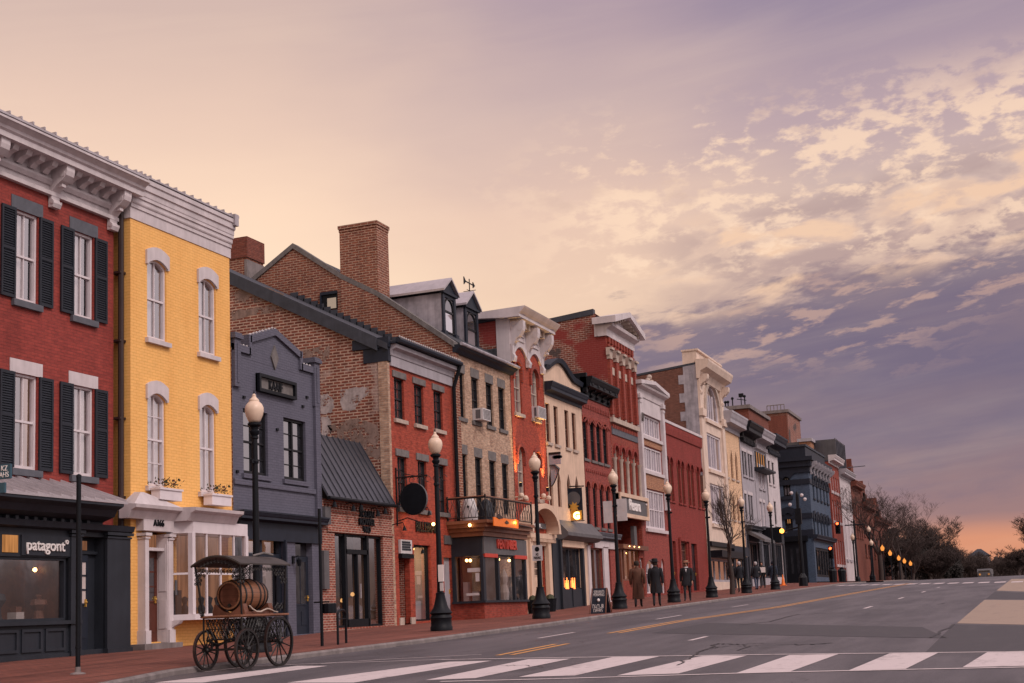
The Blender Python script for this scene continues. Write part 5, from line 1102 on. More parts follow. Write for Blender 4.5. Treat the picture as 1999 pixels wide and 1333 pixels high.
# ================================================================== 10 tall red brick with white pediment
xf=-20.; y0=Y(1194,880,xf); y1=Y(1246,890,xf); zt=Zp(1181,654,xf)
b=bl('pediment_building','tallest red brick building with white pediment and pilasters with white capitals',y0,y1,xf)
yw=y1-y0; zb=zf(69); zw1=Zp(1197,736,xf); zw0=Zp(1191,814,xf); zcap1=Zp(1190,682,xf); zcap0=Zp(1190,703,xf)
zar1,zar0=Zp(1203,870,xf),Zp(1203,963,xf); zs1=Zp(1206,964,xf); zs0=Zp(1206,1004,xf)
cols=[y0+.2+(yw-.4)*i/4 for i in range(5)]
tw=[(a+.3,c-.3,zw0,zw1,.12,'round') for a,c in zip(cols,cols[1:])]; aw=[(a+.22,c-.22,zar0,zar1,(c-a-.44)/2,'round') for a,c in zip(cols,cols[1:])]
rc=(y0+.3,y1-.1,Zp(1212,1062,xf),zs0-.05); sh_=(y0+.5,y1-.9,zb+.9,Zp(1213,1070,xf)); dr=(y1-.85,y1-.12,zb+.08,Zp(1240,1088,xf))
shell(b,y0,y1,zt,xf,MT['red2'],MT['sidered'],tw+aw+[rc,sh_,dr],rm=False,dep=15,drop=1.1)
M().prism([(xf-.6,y0-.05,zt+1.2),(xf-15,y0-.05,zt-.1),(xf-15,y0+.3,zt-.1),(xf-.6,y0+.3,zt+1.2)],[(xf-.6,y0-.05,zt+1.5),(xf-15,y0-.05,zt+.15),(xf-15,y0+.3,zt+.15),(xf-.6,y0+.3,zt+1.5)]).build('parapet_cap',MT['roof'],b)
M().poly([(xf-.5,y0,zt-2),(xf-.5,y0,zt+1.23),(xf-15,y0,zt-.1),(xf-15,y0,zt-3)]).poly([(xf-15,y0,zt-.1),(xf-.5,y0,zt+1.23),(xf-.5,y1-.1,zt+1.23),(xf-15,y1-.1,zt-.1)]).build('upper_side_wall',MT['sidered'],b)
for h in tw: window(b,h,xf,MT['palestone'],MT['glass'],d0=.08,fw=.05)
for h in aw: window(b,h,xf,MT['palestone'],MT['dglass'],hood=(MT['redpaint'],.14,.08,.1),d0=.12)
q=M()
for i,yy in enumerate(cols): q.box(xf-.02,xf+.16,yy-.17,yy+.17,zw0+.15,zcap0)
for i,yy in enumerate(cols[:-1]):
    pass
q.build('pilaster',MT['red2'],b)
q=M()
for yy in cols: q.box(xf,xf+.2,yy-.2,yy+.2,zcap0,zcap0+.2).profY([(xf,zcap0+.2),(xf+.18,zcap0+.2),(xf+.22,zcap0+.5),(xf+.32,zcap1-.12),(xf+.32,zcap1),(xf,zcap1)],yy-.28,yy+.28)
q.build('capital',MT['palestone'],b)
q=M()
for a,c in zip(cols,cols[1:]): q.box(xf,xf+.06,a+.24,c-.24,zcap0-.75,zcap0-.35)
q.box(xf-.02,xf+.18,y0+.02,y1-.02,zw0-.25,zw0); q.build('stone_band',MT['palestone'],b)
zp0=Zp(1192,846,xf); M().box(xf-.01,xf+.05,y0+.15,y1-.05,zp0,zw0-.45).build('slate_panel',MT['bluestone'],b)
q=M(); dentils(q,xf,y0+.15,y1-.1,zw0-.55,zw0-.35,.09,.3); q.box(xf-.01,xf+.1,y0+.05,y1-.02,zcap1+.1,zcap1+.2)
n=9
for i in range(n): yy=y0+.35+(yw-.7)*i/(n-1); q.box(xf-.01,xf+.1,yy-.1,yy+.1,zcap1+.2,zt-.35).box(xf-.01,xf+.12,yy-.14,yy+.14,zt-.35,zt-.05)
q.build('brick_corbel',MT['red2'],b)
q=M()
for yy in cols: q.lathe([(.1,zar0),(.09,zar1-.9),(.15,zar1-.8),(.17,zar1-.7)],10,(xf+.06,yy,0)); 
q.build('column',MT['palestone'],b,smooth=40)
# pediment
zpk=Zp(1220.5,603,xf+.7); zE=Zp(1248,650,xf+.7); ym=(y0+y1)/2; q=M()
q.profY([(xf-.4,zt-.02),(xf+.1,zt-.02),(xf+.12,zt+.35),(xf+.4,zt+.5),(xf+.45,zt+.65),(xf-.4,zt+.65)],y0-.1,y1+.1)
zz=zt+.65; q.prism([(xf+.06,y0,zz),(xf+.06,y1,zz),(xf+.06,ym,zpk-.35)],[(xf-.55,y0,zz),(xf-.55,y1,zz),(xf-.55,ym,zpk-.35)])
for e_ in (y0-.35,y1+.35):
    q.prism([(xf+.7,e_,zz-.05),(xf+.7,ym,zpk-.28),(xf-.6,ym,zpk-.28),(xf-.6,e_,zz-.05)],[(xf+.7,e_,zz+.3),(xf+.7,ym,zpk),(xf-.6,ym,zpk),(xf-.6,e_,zz+.3)])
q.box(xf-.6,xf+.02,y0-.04,y0+.3,zt,zz+.25)
pd=q.build('pediment',MT['white'],b); q=M()
for s in (-1,1):
    for i in range(1,6):
        t=i/6.5; yy=ym+s*(yw/2+.3)*t; z_=zpk-.42-(zpk-.28-zz+.05)*t; q.box(xf+.05,xf+.5,yy-.1,yy+.1,z_-.02,z_+.2)
q.build('modillion',MT['palestone'],pd)
# signboard, recess, shop
sn=M().box(xf+.05,xf+.22,y0+.12,y1+.5,zs0-.05,zs1).build('sign_board',MT['grey'],b)
o=[(y0+.12,zs0-.12),(y0+.12,zs1+.05),(y1+.55,zs1+.05),(y1+.55,zs0-.12)]; i_=[(y0+.3,zs0+.08),(y0+.3,zs1-.15),(y1+.37,zs1-.15),(y1+.37,zs0+.08)]; M().ring(o,i_,xf+.3,xf+.05).build('sign_frame',MT['cream'],sn)
text('lettering','Piexana',MT['letter'],(xf+.24,Y(1231,986,xf),Zp(1231,987,xf)),Y(1242,987,xf)-Y(1220,987,xf),.62,sn,bold=.03)
a,c,e0,e1=rc; M().box(xf-1.4,xf-1.38,a,c,e0,e1).box(xf-1.4,xf-.2,a-.02,a,e0,e1).box(xf-1.4,xf-.2,c,c+.02,e0,e1).box(xf-1.4,xf-.2,a,c,e0-.02,e0).build('recess_wall',MT['red2'],b)
M().box(xf-.3,xf-.1,c-1.2,c-.7,e0,e1-.4).build('recess_door',MT['grey'],b)
q=M(); q.box(xf-.05,xf+.3,y0+.2,y1-.02,e0-.25,e0-.02); q.box(xf-.02,xf+.1,y0+.3,sh_[0],zb-.3,e0-.2); q.build('shop_cornice',MT['wood'],b)
shopwin(b,*sh_,xf-.08,MT['wood'],nv=3,fw=.08,room=1.6,bulbs=3,stuff=8)
door(b,*dr,xf-.14,MT['plastic'],glaz=.3,lights=1)
q=M()
for k in range(3): q.ball((xf+.45,y0+.8+k*.9,dr[3]+.5),.03)
q.build('soffit_lamp',MT['bulb'],b)
# ================================================================== 11 white temple front
xf=-20.; y0=Y(1247,900,xf); y1=Y(1297,910,xf); zt=Zp(1241,768,xf)
b=bl('temple_front_building','white temple front building with small pediment and wide multi light windows',y0,y1,xf)
zb=zf(74); R1=(Zp(1250,847,xf),Zp(1250,806,xf)); R2=(Zp(1252,915,xf),Zp(1252,868,xf)); R3=(Zp(1259,1030,xf),Zp(1257,953,xf)); pa,pb=y0+.75,y1-.55
ar=(Y(1262,1130,xf),Y(1288,1130,xf),zb+.1,Zp(1262,1090,xf),.7,'round'); ar2=(Y(1293,1140,xf),Y(1299,1140,xf),zb+.1,Zp(1293,1090,xf),.5,'round'); ar2=(ar2[0],min(ar2[1],y1-.1))+ar2[2:]
hs=[(pa,pb)+R1,(pa,pb)+R2,(pa,pb)+R3]
shell(b,y0,y1,zt+.2,xf,MT['red4'],MT['sidebrown'],hs+[ar,ar2],rm=MT['roof'],drop=.6)
for k,h in enumerate(hs): window(b,h,xf,MT['winwhite'],MT['glass'],split=3,nv=7,nh=(0 if k<2 else 0),sash=(k==2),d0=.06,sill=(MT['white'],.2,.12,.14),fw=.1)
q=M()
for a in (y0+.1,y1-.5): pil(q,xf,a,a+.4,R3[0]+1.2,zt,.22,cap=.5,base=.1)
q.box(xf-.02,xf+.1,pa,pb,R1[1]+.02,zt)
M().box(xf-.01,xf+.05,pa-.1,pb+.1,R2[1]+.05,R1[0]-.2).build('brick_panel',MT['orangebrick'],b); M().box(xf-.01,xf+.05,pa-.1,pb+.1,R3[1]+.05,R2[0]-.2).build('brick_panel',MT['orangebrick'],b)
q.build('pilaster',MT['white'],b)
M().box(xf-.02,xf+.04,y0+.02,y1-.02,zb-.4,R3[0]-.8).build('brick_base',MT['red4'],b) if False else None
zpk=Zp(1271,740,xf+.5); ym=(y0+y1)/2; zz=zt+.5; q=M(); q.profY([(xf-.3,zt-.1),(xf+.15,zt-.1),(xf+.2,zt+.3),(xf+.45,zt+.4),(xf+.5,zz),(xf-.3,zz)],y0-.15,y1+.15); q.prism([(xf+.12,y0,zz),(xf+.12,y1,zz),(xf+.12,ym,zpk-.2)],[(xf-1.5,y0,zz),(xf-1.5,y1,zz),(xf-1.5,ym,zpk-.2)])
for e_ in (y0-.3,y1+.3): q.prism([(xf+.5,e_,zz-.02),(xf+.5,ym,zpk-.2),(xf-1.6,ym,zpk-.2),(xf-1.6,e_,zz-.02)],[(xf+.5,e_,zz+.2),(xf+.5,ym,zpk),(xf-1.6,ym,zpk),(xf-1.6,e_,zz+.2)])
pd=q.build('pediment',MT['white'],b); q=M()
for i in range(5): q.ball((xf+.14,ym-.8+.4*i,zz+.3+.25*(2-abs(i-2))),.16,7)
q.build('pediment_relief',MT['palestone'],pd)
text('lettering','1887',MT['stone'],(xf+.3,y0+.3,R1[0]+.9),.34,.5,b)
shopwin(b,*ar[:4],xf-.12,MT['winwhite'],nv=2,hz=(ar[3]-.8,),room=1.,stuff=2,rise=.7,gm=MT['mglass']); shopwin(b,*ar2[:4],xf-.12,MT['winwhite'],room=0,rise=.5,gm=MT['plastic'])
# ================================================================== 12 red painted two storey
xf=-20.03; y0=Y(1298,900,xf); y1=Y(1376,900,xf); zt=Zp(1372,858,xf)
b=bl('red_painted_building','plain red painted brick building with white coping and four pairs of slim arched windows',y0,y1,xf); zb=zf(81)
prs=[((1301.5,887,973,1306.5),(1309,891,976,1314.5)),((1323,897,980,1328.5),(1330.5,900,983,1336.5)),((1342.5,905,985,1347.5),(1349.5,908,987,1355)),((1360.5,913,990,1366),(1367.5,915,992,1373))]
ww=row([p for pr_ in prs for p in pr_],xf,-1); ww=[(min(max(h[0],y0+.2),y1-.3-(h[1]-h[0])),)+h[1:] for h in ww]
gd=[(Y(a_,1110,xf),Y(c_,1110,xf),zb+.1,Zp(1330,1058,xf)) for a_,c_ in ((1316,1322),(1331,1344),(1352,1363))]
shell(b,y0,y1,zt,xf,MT['redpaint'],MT['redpaint'],ww+gd,rm=MT['roof'],drop=.4)
for h in ww: window(b,h,xf,MT['wood'],MT['dglass'],sash=False,hood=(MT['redpaint'],.1,.05,.1),sill=(MT['redpaint'],.12,.05,.07),d0=.14,fw=.04)
q=M(); q.box(xf-.3,xf+.14,y0-.05,y1+.05,zt,zt+.16); q.build('coping',MT['white'],b); q=M().profY([(xf,zt-.7),(xf+.07,zt-.65),(xf+.1,zt-.3),(xf+.1,zt),(xf,zt)],y0+.02,y1-.02); q.build('brick_corbel',MT['redpaint'],b)
door(b,*gd[0],xf-.18,MT['wood'],glaz=0); s_=shopwin(b,*gd[1],xf-.14,MT['wood'],nv=1,room=1.,stuff=1,gm=MT['mglass'],hz=(gd[1][3]-.5,)); door(b,*gd[2],xf-.18,MT['black'],glaz=.6,lights=1)
q=M()
for yy in (gd[1][0]-.35,gd[1][1]+.3): q.box(xf-.01,xf+.1,yy-.12,yy+.12,zb-.3,gd[1][3]+.2)
q.box(xf-.01,xf+.12,gd[1][0]-.3,gd[1][1]+.3,gd[1][3]+.05,gd[1][3]+.25); q.build('shopfront',MT['redpaint'],b)
# ================================================================== 13 tall cream with great arch
xf=-20.; y0=Y(1367,850,xf); y1=Y(1413,850,xf); zt=Zp(1364,715,xf); zb=zf(90)
b=bl('arch_window_building','tall cream stone building with one great arched window and projecting cornice',y0,y1,xf)
a_=(Y(1376,790,xf),Y(1403,800,xf)); w_=(a_[1]-a_[0]); ww=[(a_[0],a_[1],Zp(1375,815,xf),Zp(1375,752,xf)-.0,w_/2*.98,'round'),(a_[0],a_[1],Zp(1377,912,xf),Zp(1377,842,xf)),(a_[0],a_[1],Zp(1384,1020,xf),Zp(1384,942,xf))]
ww[0]=ww[0][:3]+(Zp(1388,752,xf),)+ww[0][4:]
gs=(y0+.6,y1-.3,zb+.5,Zp(1390,1090,xf))
shell(b,y0,y1,zt,xf,MT['palecream'],MT['sidebrown'],ww+[gs],rm=MT['roof'],drop=1.6,dep=17)
for h in ww: window(b,h,xf,MT['winwhite'],MT['glass'],split=2,nh=0,sash=False,fw=.14,d0=.1,sill=(MT['palecream'],.25,.15,.14),hood=(MT['palestone'],.35,.12,.2) if len(h)>4 else None)
zt2=Zp(1361,680,xf+.3); zk_=zt2-1.0; q=M(); q.box(xf-.9,xf+.06,y0,y1,zt,zt2).profY([(xf,zk_-.9),(xf+.15,zk_-.9),(xf+.3,zk_-.4),(xf+.75,zk_-.2),(xf+.9,zk_+.2),(xf+.9,zk_+.35),(xf,zk_+.4)],y0-.1,y1+.2); q.box(xf-.95,xf+.2,y0-.05,y1+.05,zt2,zt2+.12)
co_=q.build('cornice',MT['palecream'],b); brackets(co_,[y0+.45,y1-.45],xf+.03,zk_-1.9,.5,1.3,.65,MT['palecream'])
q=M(); 
for yy in (y0+.5,y1-.5): q.box(xf-.02,xf+.14,yy-.4,yy+.4,zb+3,zt-.9).box(xf,xf+.3,yy-.5,yy+.5,ww[0][3]-w_/2-.5,ww[0][3]-w_/2)
q.build('pilaster',MT['palecream'],b)
q=M()
for i in range(12): q.box(xf-.9-(i%2)*.35,xf+.012,y0-.012,y0+.01,zt-i*.62-.62,zt-i*.62)
q.build('quoin',MT['palegrey'],b)
M().box(xf-17,xf-1.6,y0-.06,y0+.3,zt-.3,zt+.1).build('parapet_cap',MT['roof'],b) if False else None
shopwin(b,*gs,xf-.1,MT['greywhite'],nv=3,room=1.,stuff=2,gm=MT['mglass'],fw=.15)
M().box(xf-.02,xf+.9,y0+.3,y1+.1,gs[3]+.05,gs[3]+.5).box(xf-.02,xf+.3,y0+.1,y1-.1,gs[3]+.8,gs[3]+1.1).build('shop_awning',MT['black'],b)
# ================================================================== 14 cream lancet
xf=-20.02; y0=Y(1414,900,xf); y1=Y(1445,900,xf); zt=Zp(1412,838,xf); zb=zf(100)
b=bl('lancet_building','cream brick building with grey cornice and narrow lancet windows behind the bare tree',y0,y1,xf)
u1=row([(1416.5,872,929,1420.5),(1426.5,878,933,1431),(1435.5,882,936,1440)],xf,.8,'point'); u2=row([(1421,960,1012,1425),(1430.5,964,1014,1435),(1439,967,1016,1443.5)],xf,.8,'point')
gs=(y0+.8,y1-.8,zb+.6,Zp(1430,1085,xf))
mcream=brick('cream painted brick',(.74,.50,.32),(.70,.47,.30),(.56,.38,.25),ms=.007,sa=.2); MT['creambrick']=mcream
shell(b,y0,y1,zt,xf,mcream,MT['sidebrown'],u1+u2+[gs],rm=MT['roof'],drop=.6)
for h in u1+u2: window(b,h,xf,MT['wood'],MT['dglass'],sash=False,d0=.12,sill=(MT['palestone'],.15,.1,.08))
q=M(); crown(q,xf,y0,y1+.1,zt,zt+1.3,.8); q.box(xf-1.,xf+.05,y0-.02,y1+.05,zt+1.0,zt+1.7); q.build('cornice',MT['greywhite'],b)
shopwin(b,*gs,xf-.1,MT['charcoal'],nv=2,room=1.,stuff=2,gm=MT['mglass'],fw=.15)
M().box(xf-.01,xf+.25,y0+.3,y1-.3,gs[3]+.05,gs[3]+.7).box(xf-.01,xf+.15,y0+.3,gs[0],zb-.3,gs[3]).box(xf-.01,xf+.15,gs[1],y1-.3,zb-.3,gs[3]).build('shopfront',MT['navy'],b)
# ================================================================== 15-17 grey buildings
for k,(xa,xb,yt,lab,fm,cm,wins,gl) in enumerate([
  (1446,1471,852,'pale grey brick building with black cornice and paired windows',MT['greywhite'],MT['black'],[[(1449,880,925,1453),(1454,882,927,1458),(1461,886,931,1464),(1465.5,888,932,1469)],[(1449,960,1010,1453),(1454.5,963,1012,1458),(1462,967,1016,1465.5),(1467,969,1018,1470)]],0),
  (1472,1494,866,'grey building with row of lit attic windows under its eave',MT['greywhite'],MT['greywhite'],[[(1473,906,948,1478),(1480.5,911,951,1485),(1488,915,954,1492)],[(1476,975,1025,1480),(1484,979,1027,1488),(1491,983,1029,1494.5)]],1),
  (1496,1518,874,'white painted building with dark dentilled cornice at the cross street corner',MT['white'],MT['navy'],[[(1500,898,942,1504),(1507.5,904,945,1511.5)],[(1503,975,1020,1507),(1512,980,1024,1516)]],0)]):
    xf=-20.-.02*(k%2); y0=Y(xa,900,xf); y1=Y(xb,900,xf); zt=Zp(xa,yt,xf); zb=zf((y0+y1)/2)
    b=bl('grey_building' if k<2 else 'white_building',lab,y0,y1,xf)
    ws=[row(w,xf) for w in wins]; ws=[[h for h in w if h[0]>y0+.1 and h[1]<y1-.1] for w in ws]; gs=(y0+.8,y1-.7,zb+.5,zb+3.3)
    att=[]
    shell(b,y0,y1,zt,xf,fm,MT['sidebrown'] if k==0 else MT['greywhite'],ws[0]+ws[1]+[gs],rm=MT['roof'],drop=.6)
    for h in ws[0]+ws[1]: window(b,h,xf,MT['winwhite'] if k==1 else MT['darkframe'],MT['glass'] if k else MT['dglass'],d0=.1,sill=(fm,.18,.1,.1),lintel=(MT['white'],.25,.12,.03))
    q=M(); crown(q,xf,y0-.05,y1+.1,zt-.1,zt+1.1,1.0); q.box(xf-.9,xf+.3,y0-.05,y0+.3,zt,zt+1.2); co_=q.build('cornice',cm,b)
    q=M(); dentils(q,xf,y0+.1,y1-.1,zt-.4,zt-.1,.3,.5); q.build('dentil',cm,co_)
    if k==1:
        M().box(xf-.02,xf+.02,y0+.5,y1-.5,zt-1.9,zt-.6).build('lit_attic_window',MT['warm'],b); q=M()
        for i in range(5): yy=y0+.5+(y1-y0-1)*i/4; q.box(xf,xf+.08,yy-.12,yy+.12,zt-1.9,zt-.6)
        q.profY([(xf,zt-2.2),(xf+.8,zt-2.1),(xf+.8,zt-1.95),(xf,zt-1.9)],y0,y1); q.build('attic_frame',MT['charcoal'],b)
    shopwin(b,*gs,xf-.1,MT['charcoal'],nv=3,room=1.,stuff=2,gm=MT['dglass'],fw=.15)
    q=M(); crown(q,xf,y0+.1,y1-.1,gs[3]+.8,gs[3]+1.2,.5); q.box(xf-.01,xf+.12,y0+.2,y1-.2,gs[3]+.05,gs[3]+.8).box(xf-.01,xf+.12,y0+.2,gs[0],zb-.4,gs[3]).box(xf-.01,xf+.12,gs[1],y1-.2,zb-.4,gs[3]); q.build('shopfront',MT['charcoal'] if k!=1 else MT['bluestone'],b)
    if k==0: M().profY([(xf,gs[3]+.9),(xf+1.3,gs[3]+.1),(xf+1.3,gs[3]-.1),(xf,gs[3]+.6)],y0+.4,y1-.4).build('awning',MT['grey'],b)
    if k==1: M().box(xf+.1,xf+1.6,y0+.8,y0+.95,gs[3]-.1,gs[3]+1.1).build('shop_blade_sign',MT['black'],b)
# ================================================================== blue corner building
xf=-20.; y0=Y(1584,1000,xf); y1=Y(1623,1020,xf); zb=zf(135); zt=Zp(1580,894,xf)
b=bl('blue_corner_building','navy blue painted corner building with heavy dark cornice across the side street',y0,y1,xf)
u1=row([(1586,928,970,1589),(1593,932,974,1596),(1600,937,977,1603),(1607,942,980,1609.5),(1613,946,982,1615.5)],xf,.5); u2=row([(1588,1000,1043,1591),(1595,1003,1045,1598),(1602,1006,1047,1605),(1608,1009,1050,1611),(1614,1012,1052,1617)],xf,.5)
gs=(y0+.8,y1-.6,zb+.4,Zp(1592,1068,xf))
shell(b,y0,y1,zt,xf,MT['navybrick'],MT['navybrick'],u1+u2+[gs],rm=False,dep=1.2,drop=0)
for h in u1+u2: window(b,h,xf,MT['darkframe'],MT['dglass'],hood=(MT['navy'],.25,.16,.3),d0=.12,sill=(MT['navy'],.2,.1,.12))
dp=14.
q=M(); x2=xf-dp
def onside(px,py): return PY(px,py,y0)
sa=onside(1527,931); sb_=onside(1544,968); sc1=onside(1531,1002); sd=onside(1549,1044)
# side wall sheet with two openings, built in the side plane
hx=[(sa[0],sb_[0],sb_[1],sa[1]),(sc1[0],sd[0],sd[1],sc1[1])]
q2=M(); wall(q2,x2,xf-.01,zb-.8,zt,0,[(h[0],h[1],h[2],h[3],(h[1]-h[0])*.35,'seg') for h in hx],.25)
q=M(); q.v=[(a2,y0+.0-a1,z_) for a1,a2,z_ in q2.v]; q.f=q2.f; q.m=q2.m
q.quad((x2,y0,zb-.8),(x2,y1,zb-.8),(x2,y1,zt),(x2,y0,zt)); q.build('side_wall',MT['navybrick'],b)
for k,h in enumerate(hx):
    w_,t_=h[1]-h[0],h[3]-h[2]; 
    A=outline(h[0],h[1],h[2],h[3],w_*.35,'seg'); B=inset(h[0],h[1],h[2],h[3],w_*.35,'seg',.14)
    r2=M().ring(A,B,0,-.1); r2.box(-.1,0,(h[0]+h[1])/2-.06,(h[0]+h[1])/2+.06,h[2],h[3]-.1).box(-.1,0,h[0],h[1],(h[2]+h[3])/2-.08,(h[2]+h[3])/2+.08)
    f=M(); f.v=[(a2,y0+.14-a1,z_) for a1,a2,z_ in r2.v]; f.f=r2.f; f.m=r2.m; o=f.build('window',MT['darkframe'],b)
    M().poly([(p[0],y0+.2,p[1]) for p in A]).build('pane',MT['glass'] if k==0 else MT['dglass'],o)
    if k==1: M().box(h[0]+.5,h[1]-.5,y0+.16,y0+.19,h[3]-1.0,h[3]-.6).build('lit_lamp',MT['warm'],o)
    A2=outline(h[0]-.5,h[1]+.5,h[3]-w_*.5,h[3]+.6,w_*.5,'seg'); B2=outline(h[0],h[1],h[3]-w_*.5,h[3],w_*.35,'seg'); r2=M(); n=len(A2)
    for i in range(1,n-2): r2.prism([(A2[i][0],y0-.2,A2[i][1]),(A2[i+1][0],y0-.2,A2[i+1][1]),(B2[i+1][0],y0-.2,B2[i+1][1]),(B2[i][0],y0-.2,B2[i][1])],[(A2[i][0],y0,A2[i][1]),(A2[i+1][0],y0,A2[i+1][1]),(B2[i+1][0],y0,B2[i+1][1]),(B2[i][0],y0,B2[i][1])])
    r2.box(h[0]-.2,h[1]+.2,y0-.2,y0,h[2]-.35,h[2]); r2.build('hood_mould',MT['navy'],o)
q=M(); zc0=Zp(1580,922,xf); q.box(x2-.3,xf+.5,y0-.5,y1+.3,zt-.35,zt+.05).box(x2-.2,xf+.3,y0-.3,y1+.2,zt-.9,zt-.35).box(x2-.1,xf+.12,y0-.12,y1+.1,zc0,zt-.9)
for zz in (sd[1]+4.9,hx[1][3]-.6): q.box(x2,xf+.08,y0-.1,y1,zz,zz+.5)
q.box(x2,xf+.06,y0-.08,y0+.3,zb+4.2,zb+5.0).box(x2+.3,xf-.2,y0+.2,y1-.2,zt+.05,zt+1.1)
co_=q.build('cornice',MT['navy'],b)
brackets(co_,[y0+.6+(y1-y0-1.2)*i/6 for i in range(7)],xf+.1,zc0-.2,.3,zt-zc0-.2,.7,MT['greywhite'])
M().box(x2+.1,xf-.1,y0+.1,y1-.1,zt+1.1,zt+1.3).build('roof',MT['roof'],b)
q=M(); xa=PY(1522,1100,y0)[0]; xb_=PY(1577,1100,y0)[0]; q.box(xa,xb_,y0-.35,y0,zb-.4,zb+4.2).box(xa-.2,xb_+.2,y0-.6,y0,zb+3.9,zb+4.4); q.build('shopfront',MT['black'],b)
o=b
q=M(); 
for k in range(3): w0=xa+.6+k*(xb_-xa-1)/3; q.box(w0,w0+(xb_-xa-2)/3,y0-.37,y0-.35,zb+.8,zb+3.2)
q.build('shop_pane',MT['dglass'],b)
shopwin(b,*gs,xf-.12,MT['black'],nv=6,room=0,gm=MT['dglass'],fw=.25,bw=.45)
q=M(); crown(q,xf,y0-.1,y1,gs[3]+.6,gs[3]+1.2,.5); q.build('shop_cornice',MT['navy'],b)
# ================================================================== further along
def far(name,lab,xl,xr,ty,fm,wm,wr,tr,cm=None,dep=16,pxy=1000,wcount=4,zrows=None,rise=0,extra=None):
    xf=-20.; y0=Y(xl,pxy,xf); y1=Y(xr,pxy,xf); zt=Zp(xl,ty,xf); zb=zf(y0); b=bl(name,lab,y0,y1,xf); ws=[]
    for (a,c) in zrows or []:
        n=wcount; z1,z0=Zp(xl,a,xf),Zp(xl,c,xf); L=(y1-y0)
        for i in range(n): yc=y0+L*(i+.5)/n; ws.append((yc-L/n*.25,yc+L/n*.25,z0,z1,rise,'round'))
    shell(b,y0,y1,zt,xf,fm,fm,ws,rm=MT['roof'],drop=.5,dep=dep)
    for h in ws: window(b,h,xf,wm,MT['glass'],d0=.12,fw=.12,sill=(tr,.3,.15,.12))
    q=M(); crown(q,xf,y0,y1,zt-.2,zt+.7,.8); q.build('cornice',cm or tr,b); return b,y0,y1,zt,zb
b,y0,y1,zt,zb=far('red_brick_block','far red brick block with white windows and white cornice past the blue corner',1625,1643,905,MT['red2'],MT['winwhite'],None,MT['white'],zrows=[(930,958),(975,1015),(1052,1100)],wcount=4)
b,y0,y1,zt,zb=far('white_block','far white block with a dark steel rooftop box',1644,1664,930,MT['white'],MT['winwhite'],None,MT['greywhite'],zrows=[(952,985),(1010,1090)],wcount=3)
M().box(-26,-20.3,y0+.5,y1-.5,zt+.6,zt+4.2).build('rooftop_box',MT['darkseam'],b); q=M(); 
for i in range(8): yy=y0+.6+(y1-y0-1.2)*i/7; q.box(-20.3,-20.2,yy-.1,yy+.1,zt+.7,zt+4.3)
q.tube([(-20,y0+8,zt+1.5),(-18,y0+8.5,zt+1.6)],.05); q.build('rooftop_rail',MT['darkseam'],b)
# stepped gable row
base_y=y1
for i,(xl,xr,ty,lab) in enumerate([(1665,1682,952,'nearest brown brick gabled house behind the bare street trees'),(1682,1704,990,'middle brown brick house with stepped gable behind the bare street trees'),(1704,1730,1018,'farthest brown brick house low behind the street trees')]):
    b,y0,y1,zt,zb=far('brown_brick_house',lab,xl,xr,ty,MT['farbrick'],MT['darkframe'],None,MT['farbrick'],zrows=[(ty+30,ty+52),(ty+70,ty+92)],wcount=4,dep=14)
    q=M(); L=y1-y0
    for k in range(4): q.box(-22,-20.1,y0+L*(.08+.1*k),y1-L*(.25+.12*k),zt+.6,zt+1.3+.8*k)
    q.build('stepped_gable',MT['farbrick'],b); M().box(-22.5,-21.2,y0+.5,y0+2.2,zt,zt+4).build('chimney',MT['farbrick'],b)
# brick blocks behind the row
xb0=-44.
ya=P(1489,850,xb0)[0]; 
def behind(name,lab,xl,xr,yt,yb,Yp,dy,mt,cap):
    xa,za=PY(xl,yt,Yp); xc_,_=PY(xr,yt,Yp); t=thing(name,lab,'building',((xa+xc_)/2,Yp,2)); q=M().box(xa,xc_,Yp,Yp+dy,2,za); q.build('wall',mt,t); M().box(xa-.2,xc_+.2,Yp-.2,Yp+dy+.2,za-.05,za+.3).build('parapet',cap,t); return t,xa,xc_,za
t,xa,xc_,za=behind('brick_tower_block','tall brown brick block with roof railing rising behind the blue corner building',1490,1537,808,950,158.,9,MT['sidered'],MT['concrete'])
q=M(); 
ln_=xc_-xa-.8
for i in range(6): x_=xa+.4+i*ln_/5; q.tube([(x_,158.5,za+.2),(x_,158.5,za+1.)],.05,5)
q.tube([(xa+.4,158.5,za+1.),(xc_-.4,158.5,za+1.)],.06,5); q.build('roof_railing',MT['concrete'],t); M().box(xa+.1,xc_-.1,157.9,158,za-6.2,za-.4).build('dark_brick_panel',MT['farbrick'],t)
t,xa,xc_,za=behind('flat_brick_block','wide flat red brick block with antennas behind the grey buildings',1395,1461,802,900,124.,10,MT['farbrick'],MT['concrete'])
q=M()
for px,h_ in ((1431,.9),(1422,.6),(1417,.6),(1455,1.)): x_=PY(px,800,124.5)[0]; q.tube([(x_,124.5,za+.2),(x_,124.5,za+.2+h_)],.06,5); q.ball((x_,124.5,za+.2+h_),.15,6)
x_=PY(1448,800,124.5)[0]; q.tube([(x_,124.5,za+.2),(x_,124.5,za+1.5)],.045,5); q.tube([(x_-.4,124.5,za+1.),(x_+.5,124.5,za+.8)],.04,5).box(x_-.2,x_+.25,124.4,124.6,za+1.15,za+1.5); q.build('antenna',MT['black'],t)
t,xa,xc_,za=behind('cream_rear_wall','pale brown stepped wall top beside the blue corner building cornice',1560,1582,862,900,152.,8,MT['orangebrick'],MT['greywhite'])
